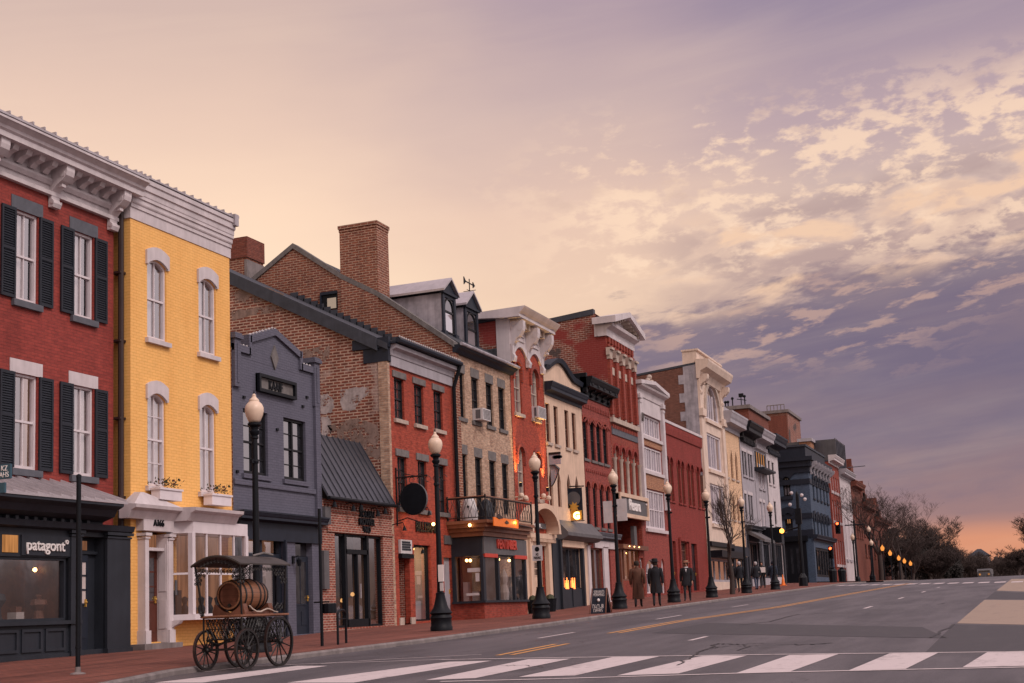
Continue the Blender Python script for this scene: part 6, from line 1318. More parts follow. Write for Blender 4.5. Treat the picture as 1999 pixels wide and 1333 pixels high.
# chimney behind the yellow house
x0,z1=PY(440,468,47.); x1,_=PY(481,468,47.); t=thing('chimney_stack','short dark brick chimney rising beside the yellow building cornice','chimney',((x0+x1)/2,47.5,8)); 
M().box(x0,x1,47,48.3,6,z1-.9).build('stack',MT['gable2'],t); M().box(x0-.04,x1+.05,46.96,48.34,z1-.9,z1).build('corbelled_top',MT['farbrick'],t); M().box(x1-.1,x1+.03,46.97,48.32,z1-3.2,z1-1.).build('render_patch',MT['concrete'],t)
# plain backs so that the row stays closed from the side
# ================================================================== street lamps
def gs(x,y): # ground height on sidewalk
    yy=y; a=-21.6; bx=xc(yy)-.17; t=(x-a)/(bx-a); return zf(yy)+(zg(yy)-zf(yy))*max(0,min(1,t))
def make_lamp(label,group,lit=False,simple=False):
    t=thing('street_lamp',label,'street lamp',(0,0,0),group); n=8 if simple else 16
    M().lathe([(.30,0),(.30,.10),(.28,.13),(.28,.30),(.30,.34),(.26,.42),(.31,.47),(.27,.52),(.2,.62),(.155,.78),(.12,.95),(.125,1.0),(.085,1.02)],n).build('base',MT['black'],t,smooth=35)
    M().lathe([(.085,1.0),(.068,2.4),(.06,4.0),(.058,4.41),(.08,4.43),(.08,4.47),(.058,4.49)],10 if not simple else 6).build('pole',MT['black'],t,smooth=40)
    M().lathe([(.058,4.48),(.10,4.53),(.11,4.58),(.075,4.62),(.085,4.66),(.145,4.71),(.145,4.75),(.09,4.77)],n).build('capital',MT['black'],t,smooth=30)
    gz=lambda z: 5.4-(5.4-z)*.8
    g=M().lathe([(r*.87,gz(z)) for r,z in [(.10,4.6),(.15,4.66),(.20,4.78),(.228,4.9),(.225,5.0),(.19,5.09),(.135,5.15),(.12,5.165),(.125,5.19),(.10,5.23),(.06,5.27),(.045,5.31),(.05,5.33),(.03,5.36),(.005,5.40)]],n).build('globe',MT['lampglow'] if lit else MT['globe'],t,smooth=50)
    M().lathe([(.02,5.38),(.012,5.42),(.002,5.47)],6).build('finial',MT['black'],g)
    if not simple: M().lathe([(.075,3.90),(.085,3.94),(.075,3.98)],8).box(-.03,.03,-.16,-.05,3.9,3.98).build('banner_clamp',MT['black'],t)
    return t
NEAR=[(503,1264,'cream globe street lamp standing behind the barrel cart',-15.),(862,1232,'cream globe street lamp in front of the red house with taped notices',-15.),(1057,1208,'cream globe street lamp with peeling base beside the balcony shop',-15.),
 (1210,1188,'cream globe street lamp beside the sandwich board',-15.),(1316,1173,'cream globe street lamp between the two coated walkers and the hatted man',-15.),(1390,1166,'cream globe street lamp at the far end of the red painted building',-15.),
 (1458,1155,'cream globe street lamp just past the bare street tree',-15.),(1514,1151,'cream globe street lamp before the white corner building',-15.),(1571,1145,'cream globe street lamp in front of the blue corner building',-15.)]
lp=make_lamp('', 'globe street lamps along the kerb'); LP=[]
for i,(px,py,lab,X) in enumerate(NEAR):
    t=lp if i==0 else copy_tree(lp); yy=P(px,py,X)[0]
    if i==8: yy=134.
    t['label']=lab; t.location=(X,yy,zg(yy)); LP.append((X,yy)); t.rotation_euler[2]=.3*i
# notices taped on the second lamp, sign plates on others
X,yy=LP[1]; z=zg(yy); nt_=thing('pole_notices','white paper notices taped round the lamp post by the red house','notice',(X,yy,z)); 
M().box(X+.02,X+.17,yy-.14,yy-.105,z+1.3,z+1.75).build('paper_sheet',MT['letter'],nt_); M().box(X+.06,X+.15,yy-.14,yy-.105,z+1.05,z+1.27).build('small_sheet',MT['plastic'],nt_)
M().lathe([(.095,0),(.095,.9)],10,(X,yy,z+2.0)).build('wrapped_poster',MT['plastic'],nt_) if False else None
X,yy=LP[2]; z=zg(yy); t=thing('parking_sign','small white parking sign strapped to the lamp post by the balcony shop','sign',(X,yy,z)); M().box(X-.17,X+.17,yy-.12,yy-.1,z+1.85,z+2.35).build('plate',MT['plastic'],t); M().lathe([(.08,0),(.08,.01)],12,(X,yy-.125,z+2.22),'y').build('symbol',MT['black'],t); text('lettering','NO\nPARKING',MT['black'],(X,yy-.125,z+2.0),.24,.2,t,face='y',ext=.004)
X,yy=LP[3]; z=zg(yy); t=thing('back_of_sign','blank grey back of a rectangular sign on the lamp post by the signboard','sign',(X,yy,z)); M().box(X-.45,X-.08,yy-.03,yy-.01,z+3.3,z+4.15).box(X+.1,X+.5,yy-.03,yy-.01,z+3.35,z+4.2).build('plate',MT['plastic'],t); M().tube([(X-.4,yy,z+3.7),(X+.45,yy,z+3.75)],.02).build('strap',MT['black'],t)
FAR=[(1700,1052,'first unlit globe lamp of the far row by the trees',0),(1722,1063,'nearest glowing lamp of the far row',1),(1737,1073,'second glowing lamp of the far row',1),(1754,1083,'third glowing lamp of the far row',1),(1765,1089,'fourth glowing lamp of the far row',1),(1777,1094,'fifth glowing lamp of the far row',1),(1800,1103,'sixth glowing lamp of the far row near the crest',1),(1810,1108,'seventh glowing lamp of the far row near the crest',1),(1817,1112,'last glowing lamp of the far row at the crest',1),(1664,1040,'cream globe lamp beside the traffic signals',0)]
lf=make_lamp('','distant lamps on the far pavement',True,True); lu=make_lamp('','distant lamps on the far pavement',False,True); fl=fu=False
for px,pt,lab,lit in FAR:
    X=-14.6; r=ray(px,pt); yy=X/r.x*r.y; zt=HC+X/r.x*r.z; 
    if lit: t=lf if not fl else copy_tree(lf); fl=True
    else: t=lu if not fu else copy_tree(lu); fu=True
    t['label']=lab; t.location=(X,yy,zt-5.4)
# ================================================================== left foreground pole and street sign
px,py=152,1318; gx,gy_=GP(px,py,0); z=zg(gy_)
t=thing('metal_post','plain black metal post standing alone on the brick pavement at left','post',(gx,gy_,gs(gx,gy_))); z=gs(gx,gy_); ztp=PY(152,932,gy_)[1]
M().tube([(gx,gy_,z),(gx,gy_,ztp)],.04,12).build('shaft',MT['black'],t,smooth=40); M().lathe([(.13,0),(.12,.02),(.05,.035),(.045,.12)],12,(gx,gy_,z)).build('base_plate',MT['concrete'],t); M().lathe([(.045,0),(.043,.04),(.01,.06)],12,(gx,gy_,ztp)).build('cap',MT['black'],t)
M().lathe([(.046,0),(.046,.03)],12,(gx,gy_,z+.42)).lathe([(.046,0),(.046,.03)],12,(gx,gy_,z+2.7)).build('collar',MT['black'],t)
Yp=17.; x0,z0=PY(-26,938,Yp); x1,z1=PY(22,905,Yp); t=thing('street_name_sign','blue green street sign at the left edge above the canopy','sign',((x0+x1)/2,Yp,gs(-15,Yp)))
sgm=paint('blue green sign',(.03,.085,.12),.5,.1); M().box(x0,x1,Yp-.02,Yp+.02,z0,z1).build('plate',sgm,t); text('lettering','KZ\nAHS',MT['letter'],(PY(10,920,Yp)[0],Yp-.024,(z0+z1)/2),PY(19,920,Yp)[0]-PY(1,920,Yp)[0],(z1-z0)*.8,t,face='y',ext=.004); xm,zm_=PY(5,945,Yp)
M().tube([(xm-.25,Yp+.05,gs(-15,Yp)),(xm-.25,Yp+.05,z1)],.04,10).build('post',MT['black'],t); M().box(xm-.15,xm+.06,Yp-.02,Yp+.02,PY(5,962,Yp)[1],PY(5,942,Yp)[1]).build('lower_plate',sgm,t)
# bollard-like posts in front of the brick shop
gx,gy_=GP(629,1262,0); z=gs(gx,gy_); t=thing('sign_post','tall thin black post with ring fitting before the one storey shop','post',(gx,gy_,z)); ztp=PY(633,992,gy_)[1]
M().tube([(gx,gy_,z),(gx,gy_,ztp)],.035,10).build('shaft',MT['black'],t); M().tube([(gx-.18,gy_,z+.95),(gx+.2,gy_,z+.95)],.018).lathe([(.14,.7),(.15,.72),(.15,.9),(.14,.92)],10,(gx+.15,gy_+.1,z)).build('ring_fitting',MT['black'],t)
gx,gy_=GP(660,1259,0); g2=GP(676,1256,0); z=gs(gx,gy_); t=thing('bicycle_rack','narrow black hoop bicycle rack on the pavement by the shop door','bike rack',(gx,gy_,z)); h_=PY(667,1190,gy_)[1]-z
A=Vector((gx,gy_,0)); Bv=Vector((g2[0],g2[1],0)); pts=[A+Vector((0,0,z)),A+Vector((0,0,z+h_-.12))]+[A.lerp(Bv,.5)+(A-Bv)*.5*math.cos(math.pi*i/8)+Vector((0,0,z+h_-.12+.12*math.sin(math.pi*i/8))) for i in range(1,8)]+[Bv+Vector((0,0,z+h_-.12)),Bv+Vector((0,0,z))]
M().tube(pts,.028,8).build('hoop',MT['black'],t,smooth=40); M().tube([A.lerp(Bv,.03)+Vector((0,0,z+h_-.2)),A.lerp(Bv,.97)+Vector((0,0,z+h_-.2))],.015).build('cross_bar',MT['black'],t)
# planters at the arched doorway
for px,lab in ((1041,'black planter tub left of the arched cream doorway'),(1075,'black planter tub right of the arched cream doorway')):
    yy=Y(px,1190,-19.3); z=gs(-19.3,yy); t=thing('planter',lab,'planter',(-19.3,yy,z),'planters at the arched doorway'); M().lathe([(.22,0),(.28,.5),(.3,.55),(.26,.55),(.25,.45)],8,(-19.3,yy,z)).build('tub',MT['black'],t); M().ball((-19.3,yy,z+.55),.2,8).build('soil',MT['plant'],t)
# ================================================================== window boxes, air conditioners
lo,xfy=YEL
for h,lab in zip(lo,('white window box of dark foliage under the left yellow house window','white window box of dark foliage under the right yellow house window')):
    ya,yb=h[0]-.02,h[1]+.14; z0=h[2]-.36; x0=xfy+.12; t=thing('window_box',lab,'window box',(x0+.1,(ya+yb)/2,z0),'window boxes on the yellow house')
    M().box(x0,x0+.26,ya,yb,z0,z0+.26).box(x0-.02,x0+.29,ya-.03,yb+.03,z0+.24,z0+.29).build('box',MT['winwhite'],t); q=M(); rnd=random.Random(3)
    for i in range(120):
        c=Vector((x0+rnd.uniform(.02,.26),rnd.uniform(ya+.03,yb-.03),z0+.28)); d=Vector((rnd.gauss(0,.06)+.02,rnd.gauss(0,.08),rnd.uniform(.06,.26))); s=Vector((rnd.uniform(-1,1),rnd.uniform(-1,1),.2)).normalized()*.028
        e_=c+d; q.poly([e_-s,e_+d*.1,e_+s,e_-d*.2],0 if i%4 else 1)
    q.build('plants',[MT['plant'],MT['petal']],t)
def acunit(lab,x,ya,yb,z0,z1,p):
    t=thing('air_conditioner',lab,'air conditioner',(x,(ya+yb)/2,z0),'window air conditioners'); M().box(x-.05,x+p,ya,yb,z0,z1).build('case',MT['plastic'],t); q=M()
    for i in range(8): z=z0+.06+(z1-z0-.12)*i/7; q.box(x+p,x+p+.012,ya+.05,yb-.05,z-.008,z+.008)
    q.box(x+.12,x+p-.1,ya-.012,ya,z0+.06,z1-.06); q.build('grille',MT['grey'],t)
h=B6['u1'][1]; acunit('white air conditioner jutting from the tan brick house window',B6['xf'],h[0]+.05,h[1]+.12,h[2]+.02,h[2]+.48,.42)
h=B7['u1'][1]; acunit('small white air conditioner under the ornate building arched window',B7['xf'],h[0]-.02,h[1]+.05,h[2]+.0,h[2]+.5,.32)
Xv=-22.6; yv,zv=P(917,575,Xv); zt_=P(917,545,Xv)[1]; t=thing('weathervane','thin black weathervane on the roof behind the second dormer','weathervane',(Xv,yv,zv-.8)); M().tube([(Xv,yv,zv-.8),(Xv,yv,zt_)],.025,6).build('rod',MT['black'],t)
M().prism([(Xv-.02,yv-.5,zt_-.22),(Xv-.02,yv+.45,zt_-.22),(Xv-.02,yv+.45,zt_-.18),(Xv-.02,yv-.5,zt_-.18)],[(Xv+.02,yv-.5,zt_-.22),(Xv+.02,yv+.45,zt_-.22),(Xv+.02,yv+.45,zt_-.18),(Xv+.02,yv-.5,zt_-.18)]).prism([(Xv-.02,yv+.4,zt_-.34),(Xv-.02,yv+.62,zt_-.2),(Xv-.02,yv+.4,zt_-.06)],[(Xv+.02,yv+.4,zt_-.34),(Xv+.02,yv+.62,zt_-.2),(Xv+.02,yv+.4,zt_-.06)]).prism([(Xv-.02,yv-.62,zt_-.38),(Xv-.02,yv-.4,zt_-.2),(Xv-.02,yv-.62,zt_-.02)],[(Xv+.02,yv-.62,zt_-.38),(Xv+.02,yv-.4,zt_-.2),(Xv+.02,yv-.62,zt_-.02)]).build('arrow',MT['black'],t); M().tube([(Xv-.3,yv,zt_-.55),(Xv+.3,yv,zt_-.55)],.015,5).tube([(Xv,yv-.3,zt_-.55),(Xv,yv+.3,zt_-.55)],.015,5).build('cross_arm',MT['black'],t)
# ================================================================== hanging signs
Yp=YB5[0]+.35; xc0,zc0=PY(808,974,Yp); x1,z1=PY(770,933,Yp); x2,_=PY(829,933,Yp); rx=(PY(833,974,Yp)[0]-PY(783,974,Yp)[0])/2; rz=(PY(808,944,Yp)[1]-PY(808,1004,Yp)[1])/2
t=thing('oval_hanging_sign','blank black oval sign hanging from a scrolled iron bracket on the red house','sign',(xc0,Yp,zc0)); 
M().lathe([(1,-.05),(1.04,-.03),(1.04,.03),(1,.05)],32,(xc0,Yp,zc0),'y',0,rx,rz).build('disc',MT['black'],t); M().lathe([(1.045,-.055),(1.06,-.03),(1.06,.03),(1.045,.055)],32,(xc0,Yp,zc0),'y',0,rx,rz,False).build('rim',MT['grey'],t)
q=M(); xw=-19.99; q.tube([(xw,Yp,z1),(x2+.1,Yp,z1)],.028).tube([(xw+.02,Yp,z1+.35),(xw+.02,Yp,zc0-rz-.35)],.03)
for i in range(6):
    c=xw+.3+i*.3; q.tube([(c+.1*math.cos(k*.7),Yp,z1-.12+.1*math.sin(k*.7)) for k in range(8)],.012,4)
q.tube([(xw,Yp,z1+.3),(xw+.3,Yp,z1+.12),(xw+.7,Yp,z1+.02)],.014,4).tube([(xw,Yp,zc0-rz*.6),(xw+.15,Yp,zc0+.1),(xw+.3,Yp,z1)],.02,5).tube([(xw,Yp,zc0-rz-.2),(xw+.4,Yp,zc0-rz-.1),(xw+.8,Yp,zc0-rz-.25)],.02,5)
q.tube([(xc0-.25,Yp,z1),(xc0-.25,Yp,zc0+rz*.9)],.012,4).tube([(xc0+.25,Yp,z1),(xc0+.25,Yp,zc0+rz*.9)],.012,4); q.build('bracket',MT['iron'],t)
yy=YB5[0]+.75; a=(Y(780,1067,-19.95),Y(802,1067,-19.95)); z0,z1=Zp(780,1080,-19.95),Zp(780,1053,-19.95); t=thing('directory_sign','white directory board above the doorway of the red house','sign',(-19.9,yy,z0)); M().box(-19.99,-19.9,a[0],a[1],z0,z1).build('board',MT['plastic'],t); q=M()
for i in range(4): z=z0+.1+i*(z1-z0-.14)/4; q.box(-19.9,-19.893,a[0]+.08,a[1]-.1-.05*(i%2),z,z+.07)
q.build('text_line',MT['charcoal'],t); M().box(-20.,-19.85,a[0]-.02,a[1]+.02,z0-.16,z0-.02).build('shelf',MT['black'],t)
# orange hanging board over the balcony shop
xo=B6['xo']; Xo=xo+.6; ya,yb=Y(964,1012,Xo),Y(1012,1018,Xo); z0,z1=Zp(964,1026,Xo),Zp(964,1009,Xo); t=thing('orange_sign','orange board sign with dark cut out shapes under the balcony','sign',(Xo,(ya+yb)/2,z0))
M().box(Xo-.04,Xo+.0,ya,yb,z0,z1).build('board',MT['orange'],t); ym=(ya+yb)/2; zm=(z0+z1)/2; q=M(); q.prism([(Xo+.02,ym-.2,zm),(Xo+.02,ym,zm+.09),(Xo+.02,ym+.25,zm),(Xo+.02,ym,zm-.05)],[(Xo-.01,ym-.2,zm),(Xo-.01,ym,zm+.09),(Xo-.01,ym+.25,zm),(Xo-.01,ym,zm-.05)])
q.prism([(Xo+.02,ya+.25,z1),(Xo+.02,ya+.5,z1+.14),(Xo+.02,ya+.9,z1-.0),(Xo+.02,ya+.5,z1-.05)],[(Xo-.03,ya+.25,z1),(Xo-.03,ya+.5,z1+.14),(Xo-.03,ya+.9,z1),(Xo-.03,ya+.5,z1-.05)]); q.build('cut_out_shape',MT['brown'],t); M().tube([(Xo-.5,yb-.1,zm+.05),(Xo-.02,yb,zm+.1)],.03).tube([(Xo-.1,yb,zm),(Xo-.1,yb+1.6,zm-.05)],.025).build('arm',MT['iron'],t)
li=bpy.data.lights.new('balcony_lamp','POINT'); li.energy=8; li.color=(1.,.45,.1); li.shadow_soft_size=.05; o=bpy.data.objects.new('balcony_lamp',li); COL.objects.link(o); o.location=(xo+.62,yb-.3,B6['zr0']-.05)
# shapes sitting on the balcony
for i,(px,lab) in enumerate(((930,'pale covered chair on the balcony left end'),(968,'dark covered chair on the balcony middle'))):
    yy=B6['ya']+.1+i*1.6; xx=xo-.5; z=B6['zr0']; t=thing('balcony_chair',lab,'chair',(xx,yy,z),'chairs on the balcony'); M().lathe([(.32,z),(.34,z+.3),(.28,z+.5),(.22,z+.75),(.1,z+.88),(.01,z+.9)],9,(xx,yy,0),'z',0,1,.8).build('cover',MT['plastic'] if i==0 else MT['charcoal'],t,smooth=50); M().box(xx-.2,xx+.2,yy-.2,yy+.2,z,z+.05).build('seat_base',MT['charcoal'],t)
# navy banner
Yp=B8['y0']+2.9; x0,z0=PY(1106,1017,Yp); x1,z1=PY(1136,951,Yp); t=thing('navy_banner','navy hanging banner with a gold emblem under a grey dome','banner',((x0+x1)/2,Yp,z0)); q=M(); n=8
for i in range(n):
    a,c=x0+(x1-x0)*i/n,x0+(x1-x0)*(i+1)/n; f=lambda x_: Yp+.03*math.sin((x_-x0)*5); q.prism([(a,f(a),z0),(c,f(c),z0),(c,f(c),z1),(a,f(a),z1)],[(a,f(a)+.012,z0),(c,f(c)+.012,z0),(c,f(c)+.012,z1),(a,f(a)+.012,z1)])
q.build('cloth',MT['navy'],t); xm=(x0+x1)/2; zm=(z0+z1)/2; w_=(x1-x0); q=M(); q.lathe([(w_*.40,-.05),(w_*.40,-.04)],24,(xm,Yp-.02,zm+.25),'y'); q.build('dome_shape',MT['grey'],t)
q=M(); q.prism([(xm+r*math.cos(k*math.pi/8+.2)*.26*w_,Yp-.085,zm-.15+r*math.sin(k*math.pi/8+.2)*.26*w_) for k in range(16) for r in ((1.25,.7)[k%2],)],[(xm+r*math.cos(k*math.pi/8+.2)*.26*w_,Yp-.06,zm-.15+r*math.sin(k*math.pi/8+.2)*.26*w_) for k in range(16) for r in ((1.25,.7)[k%2],)]); q.build('gold_emblem',MT['gold'],t)
M().box(x0+.1,x1-.05,Yp-.03,Yp-.01,z0,z0+.45).build('lower_band',MT['gold'],t); M().tube([(-20,Yp,z1+.08),(x1+.1,Yp,z1+.05)],.03).tube([(-20,Yp,z0-.03),(x1+.05,Yp,z0-.03)],.02).build('bracket',MT['iron'],t)
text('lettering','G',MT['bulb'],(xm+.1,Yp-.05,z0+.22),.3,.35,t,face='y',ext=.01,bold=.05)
# pale scroll sign and leaf shaped shade on the cream building
Yp=B8['y0']+.25; x0,z0=PY(1066,908,Yp); x1,z1=PY(1094,886,Yp); t=thing('scroll_sign','pale projecting sign with dark chain scroll on the cream building','sign',((x0+x1)/2,Yp,z0)); M().box(-19.99,x1,Yp-.03,Yp+.03,z0,z1).build('plate',MT['greywhite'],t); M().box(-19.98,x1,Yp-.05,Yp+.05,z1,z1+.1).build('top_rail',MT['iron'],t); q=M()
for i in range(5): c=-19.8+(x1+19.7)*i/5+.1; q.lathe([(.12,-.035),(.12,-.031)],8,(c,Yp,(z0+z1)/2+.1),'y',0,1.3,.7)
q.build('scroll_motif',MT['bluestone'],t)
x2,z2=PY(1092,916,Yp+.1); x3,z3=PY(1068,950,Yp+.1); x4,z4=PY(1066,908,Yp+.1); t=thing('curved_shade','pale leaf shaped canvas shade with blue edge on the cream building','awning',(-19.7,Yp+.1,z3)); q=M(); N=10
top=[(-19.98+(x2+19.98)*i/N,z4-(z4-z2)*(i/N)**2) for i in range(N+1)]; bot=[(-19.98+(x2+19.98)*i/N,z3+(z2-z3)*(i/N)**1.6) for i in range(N+1)]
for i in range(N): q.prism([(top[i][0],Yp+.08,top[i][1]),(top[i+1][0],Yp+.08,top[i+1][1]),(bot[i+1][0],Yp+.08,bot[i+1][1]),(bot[i][0],Yp+.08,bot[i][1])],[(top[i][0],Yp+.12,top[i][1]),(top[i+1][0],Yp+.12,top[i+1][1]),(bot[i+1][0],Yp+.12,bot[i+1][1]),(bot[i][0],Yp+.12,bot[i][1])])
q.build('canvas',MT['greywhite'],t); M().tube([(p[0],Yp+.06,p[1]) for p in top],.06,5).build('blue_edge',MT['bluestone'],t); M().tube([(p[0],Yp+.06,p[1]) for p in bot],.025,5).build('frame_tube',MT['iron'],t)
# sandwich board
gx,gy_=GP(1173,1197,0); z=gs(gx,gy_); t=thing('sandwich_board','navy sandwich board with white lettering on the pavement','sandwich board',(gx,gy_,z)); h_=PY(1173,1148,gy_)[1]-z; w_=PY(1187,1170,gy_)[0]-PY(1158,1170,gy_)[0]
for s,nm in ((-1,'front_panel'),(1,'rear_panel')):
    p=[(gx-w_/2,gy_+s*.32,z),(gx+w_/2,gy_+s*.32,z),(gx+w_/2-.03,gy_+s*.03,z+h_),(gx-w_/2+.03,gy_+s*.03,z+h_)]; M().prism(p,[(a,c-s*.03,e_) for a,c,e_ in p]).build(nm,MT['navy'],t)
def sb(body,zc,h,w):
    f=(zc-z)/h_; yv=gy_-.32+.29*f-.012; text('lettering',body,MT['letter'],(gx,yv,zc),w,h,t,face='y',ext=.004)
sb('SERVANTS',z+h_*.86,.1,w_*.7); sb('MORNMEALS',z+h_*.74,.1,w_*.72); sb('DI-CL-IR',z+h_*.27,.17,w_*.75); sb('DEERS',z+h_*.12,.13,w_*.6); M().lathe([(.001,z+h_*.45),(.05,z+h_*.5),(.05,z+h_*.56),(.001,z+h_*.6)],8,(gx,gy_-.32+.29*.5-.02,0)).build('drawn_emblem',MT['letter'],t)
q=M()
for sx in (-1,1): q.tube([(gx+sx*(w_/2+.02),gy_-.36,z),(gx+sx*(w_/2-.01),gy_-.03,z+h_)],.02,5).tube([(gx+sx*(w_/2+.02),gy_+.36,z),(gx+sx*(w_/2-.01),gy_+.03,z+h_)],.02,5)
q.build('leg_frame',MT['wood'],t)
# ================================================================== traffic signals
def signal(lab,X,Yv,arm,heads,hh=3.9):
    z=zg(Yv); t=thing('traffic_signal',lab,'traffic light',(X,Yv,z),'traffic signals at the far junction'); M().lathe([(.2,z),(.18,z+.3),(.09,z+.5),(.08,z+hh),(.1,z+hh+.02),(.02,z+hh+.15)],8,(X,Yv,0)).build('pole',MT['black'],t)
    for dx,dz,lens in heads:
        q=M().box(X+dx-.2,X+dx+.2,Yv-.42,Yv-.12,z+dz,z+dz+1.05)
        for k in range(3): q.tube([(X+dx,Yv-.42,z+dz+.18+k*.34),(X+dx,Yv-.62,z+dz+.2+k*.34)],.13,8,0,False)
        hd=q.build('signal_head',MT['black'],t); M().ball((X+dx,Yv-.45,z+dz+.18+2*.34 if lens!='amber' else z+dz+.52),.125,8).build('lens',MT['redlight'] if lens=='red' else MT['amber'],hd)
    M().tube([(X-.8,Yv,z+hh-.3),(X+.8,Yv,z+hh-.3)],.05,6).build('arm',MT['black'],t); return t
yA=P(1655,1138,-14.4)[0]; signal('traffic signal with two glowing red lights before the white block',-14.4,118.,0,[(-1.35,4.2,'red'),(-2.1,2.1,'red')],5.2)
signal('black signal mast with white cameras before the blue corner building',-15.4,118.5,0,[(-1.2,4.5,'amber')],7.4) if False else None
Yv=P(1569,1146,-15.2)[0]; z=zg(Yv); t=thing('camera_mast','black signal mast with white cameras before the blue corner building','traffic mast',(-15.2,Yv,z)); M().lathe([(.32,z),(.3,z+.6),(.13,z+.9),(.11,z+6.4),(.05,z+6.6)],8,(-15.2,Yv,0)).build('pole',MT['black'],t); q=M()
for dx,dz in ((-.35,6.5),(.35,6.3),(-.5,5.7),(.55,6.0)): q.ball((-15.2+dx,Yv-.2,z+dz),.13,7)
q.build('camera',MT['white'],t); M().box(-15.42,-15.0,Yv-.15,Yv+.1,z+4.3,z+5.4).build('signal_box',MT['black'],t); M().ball((-16.4,Yv-.2,z+3.9),.17,8).build('amber_lens',MT['amber'],t); M().tube([(-16.4,Yv,z+3.9),(-15.2,Yv,z+4.1)],.06).build('arm',MT['black'],t)
for px,py,lab in ((1627,1139,'dark litter bin at the corner past the blue building'),(1645,1137,'dark litter bin under the red traffic signal')):
    yy=P(px,py,-16.)[0]; yy=min(yy,150); z=gs(-16,yy); t=thing('litter_bin',lab,'bin',(-16,yy,z),'litter bins at the far corner'); M().lathe([(.3,z),(.36,z+.9),(.38,z+.95),(.3,z+1.1),(.1,z+1.2)],8,(-16,yy,0)).build('body',MT['black'],t); M().lathe([(.2,z+1.2),(.22,z+1.25),(.02,z+1.3)],8,(-16,yy,0)).build('lid',MT['black'],t)
gx=-17.6; yy=P(1529,1140,gx)[0]; z=gs(gx,yy); t=thing('traffic_cone','small orange cone by the side street corner','cone',(gx,yy,z)); M().lathe([(.16,z),(.03,z+.8),(.01,z+.82)],8,(gx,yy,0)).build('cone',MT['orange'],t); M().box(gx-.22,gx+.22,yy-.22,yy+.22,z,z+.04).build('foot',MT['orange'],t)
# wall mailbox style small kerb things: bus on the crest
Yv=185.; X,z=PY(1921,1128,Yv); t=thing('bus','distant pale bus coming over the crest of the road','bus',(X,Yv,zg(Yv))); z=zg(Yv)-.1; X0=PY(1908,1120,Yv)[0]; X1=PY(1935,1120,Yv)[0]; zt=PY(1920,1110,Yv)[1]; z=max(z,zt-3.0)
M().profX([(Yv,z+.4),(Yv,zt-.4),(Yv+.4,zt),(Yv+9,zt),(Yv+9,z+.4)],X0,X1).build('body',MT['grey'],t); M().box(X0+.15,X1-.15,Yv-.03,Yv,z+1.3,zt-.4).build('windscreen',MT['dglass'],t)
for x_ in (X0+.3,X1-.3): M().ball((x_,Yv-.03,z+.8),.14,7).build('headlight',MT['warm'],t)
for x_ in (X0+.1,X1-.1):
    for yv in (1.5,7): M().lathe([(.45,-.15),(.45,.15)],10,(x_,Yv+yv,z+.42),'x').build('wheel',MT['black'],t)
MT['cartroof']=paint('weathered cart roof',(.045,.036,.031),.5,.4,5)
# ================================================================== iron cart and barrel
cw=Vector((-13.12,20.36)); zc=zg(21)-.10; CA=R_(-2)
cart=thing('iron_cart','ornate black iron cart with arched canopy parked at the kerb before the yellow house','cart',(cw.x,cw.y,zc),None,CA)
def wheel(x,y,r):
    q=M(); n=30; s=[(r*math.cos(2*math.pi*i/n),r*math.sin(2*math.pi*i/n)) for i in range(n)]
    ro,ri=r,r-.035
    for xx0,xx1,a,c,mi in ((-.022,.022,ro,ri,0),(-.024,.024,ro+.006,ro,1)):
        vs=[]; 
        for i in range(n):
            cs,sn=math.cos(2*math.pi*i/n),math.sin(2*math.pi*i/n); vs+=[(x+xx0,y+a*cs,r+a*sn),(x+xx1,y+a*cs,r+a*sn),(x+xx1,y+c*cs,r+c*sn),(x+xx0,y+c*cs,r+c*sn)]
        fs=[(4*i+k,4*i+(k+1)%4,4*((i+1)%n)+(k+1)%4,4*((i+1)%n)+k) for i in range(n) for k in range(4)]; q.add(vs,fs,mi)
    w=q.build('wheel',[MT['iron'],MT['brown']],cart,loc=(0,0,0))
    q=M()
    for i in range(12): a=2*math.pi*(i+.5)/12; q.tube([(x,y+.03*math.cos(a),r+.03*math.sin(a)),(x,y+(r-.03)*math.cos(a),r+(r-.03)*math.sin(a))],[.016,.010],5)
    q.build('spoke',MT['iron'],w,loc=(0,0,0)); M().lathe([(.03,-.07),(.05,-.05),(.05,.05),(.03,.07),(.012,.08)],10,(x,y,r),'x').build('hub',MT['iron'],w,loc=(0,0,0))
TR=.43
for y,r in ((-.5,.345),(.5,.44)):
    for x in (-TR,TR): wheel(x,y,r)
BZ=.93
def cp_(q,name,mt,sm=None): return q.build(name,mt,cart,loc=(0,0,0),smooth=sm)
q=M().box(-.4,.4,-.62,.78,BZ-.04,BZ); cp_(q,'deck',MT['wood'])
q=M(); 
for x in (-.41,.41): q.tube([(x,-.66,BZ-.01),(x,.86,BZ-.01)],.02,6)
for y in (-.64,.8): q.tube([(-.43,y,BZ-.01),(.43,y,BZ-.01)],.02,6)
cp_(q,'deck_rail',MT['bronze'])
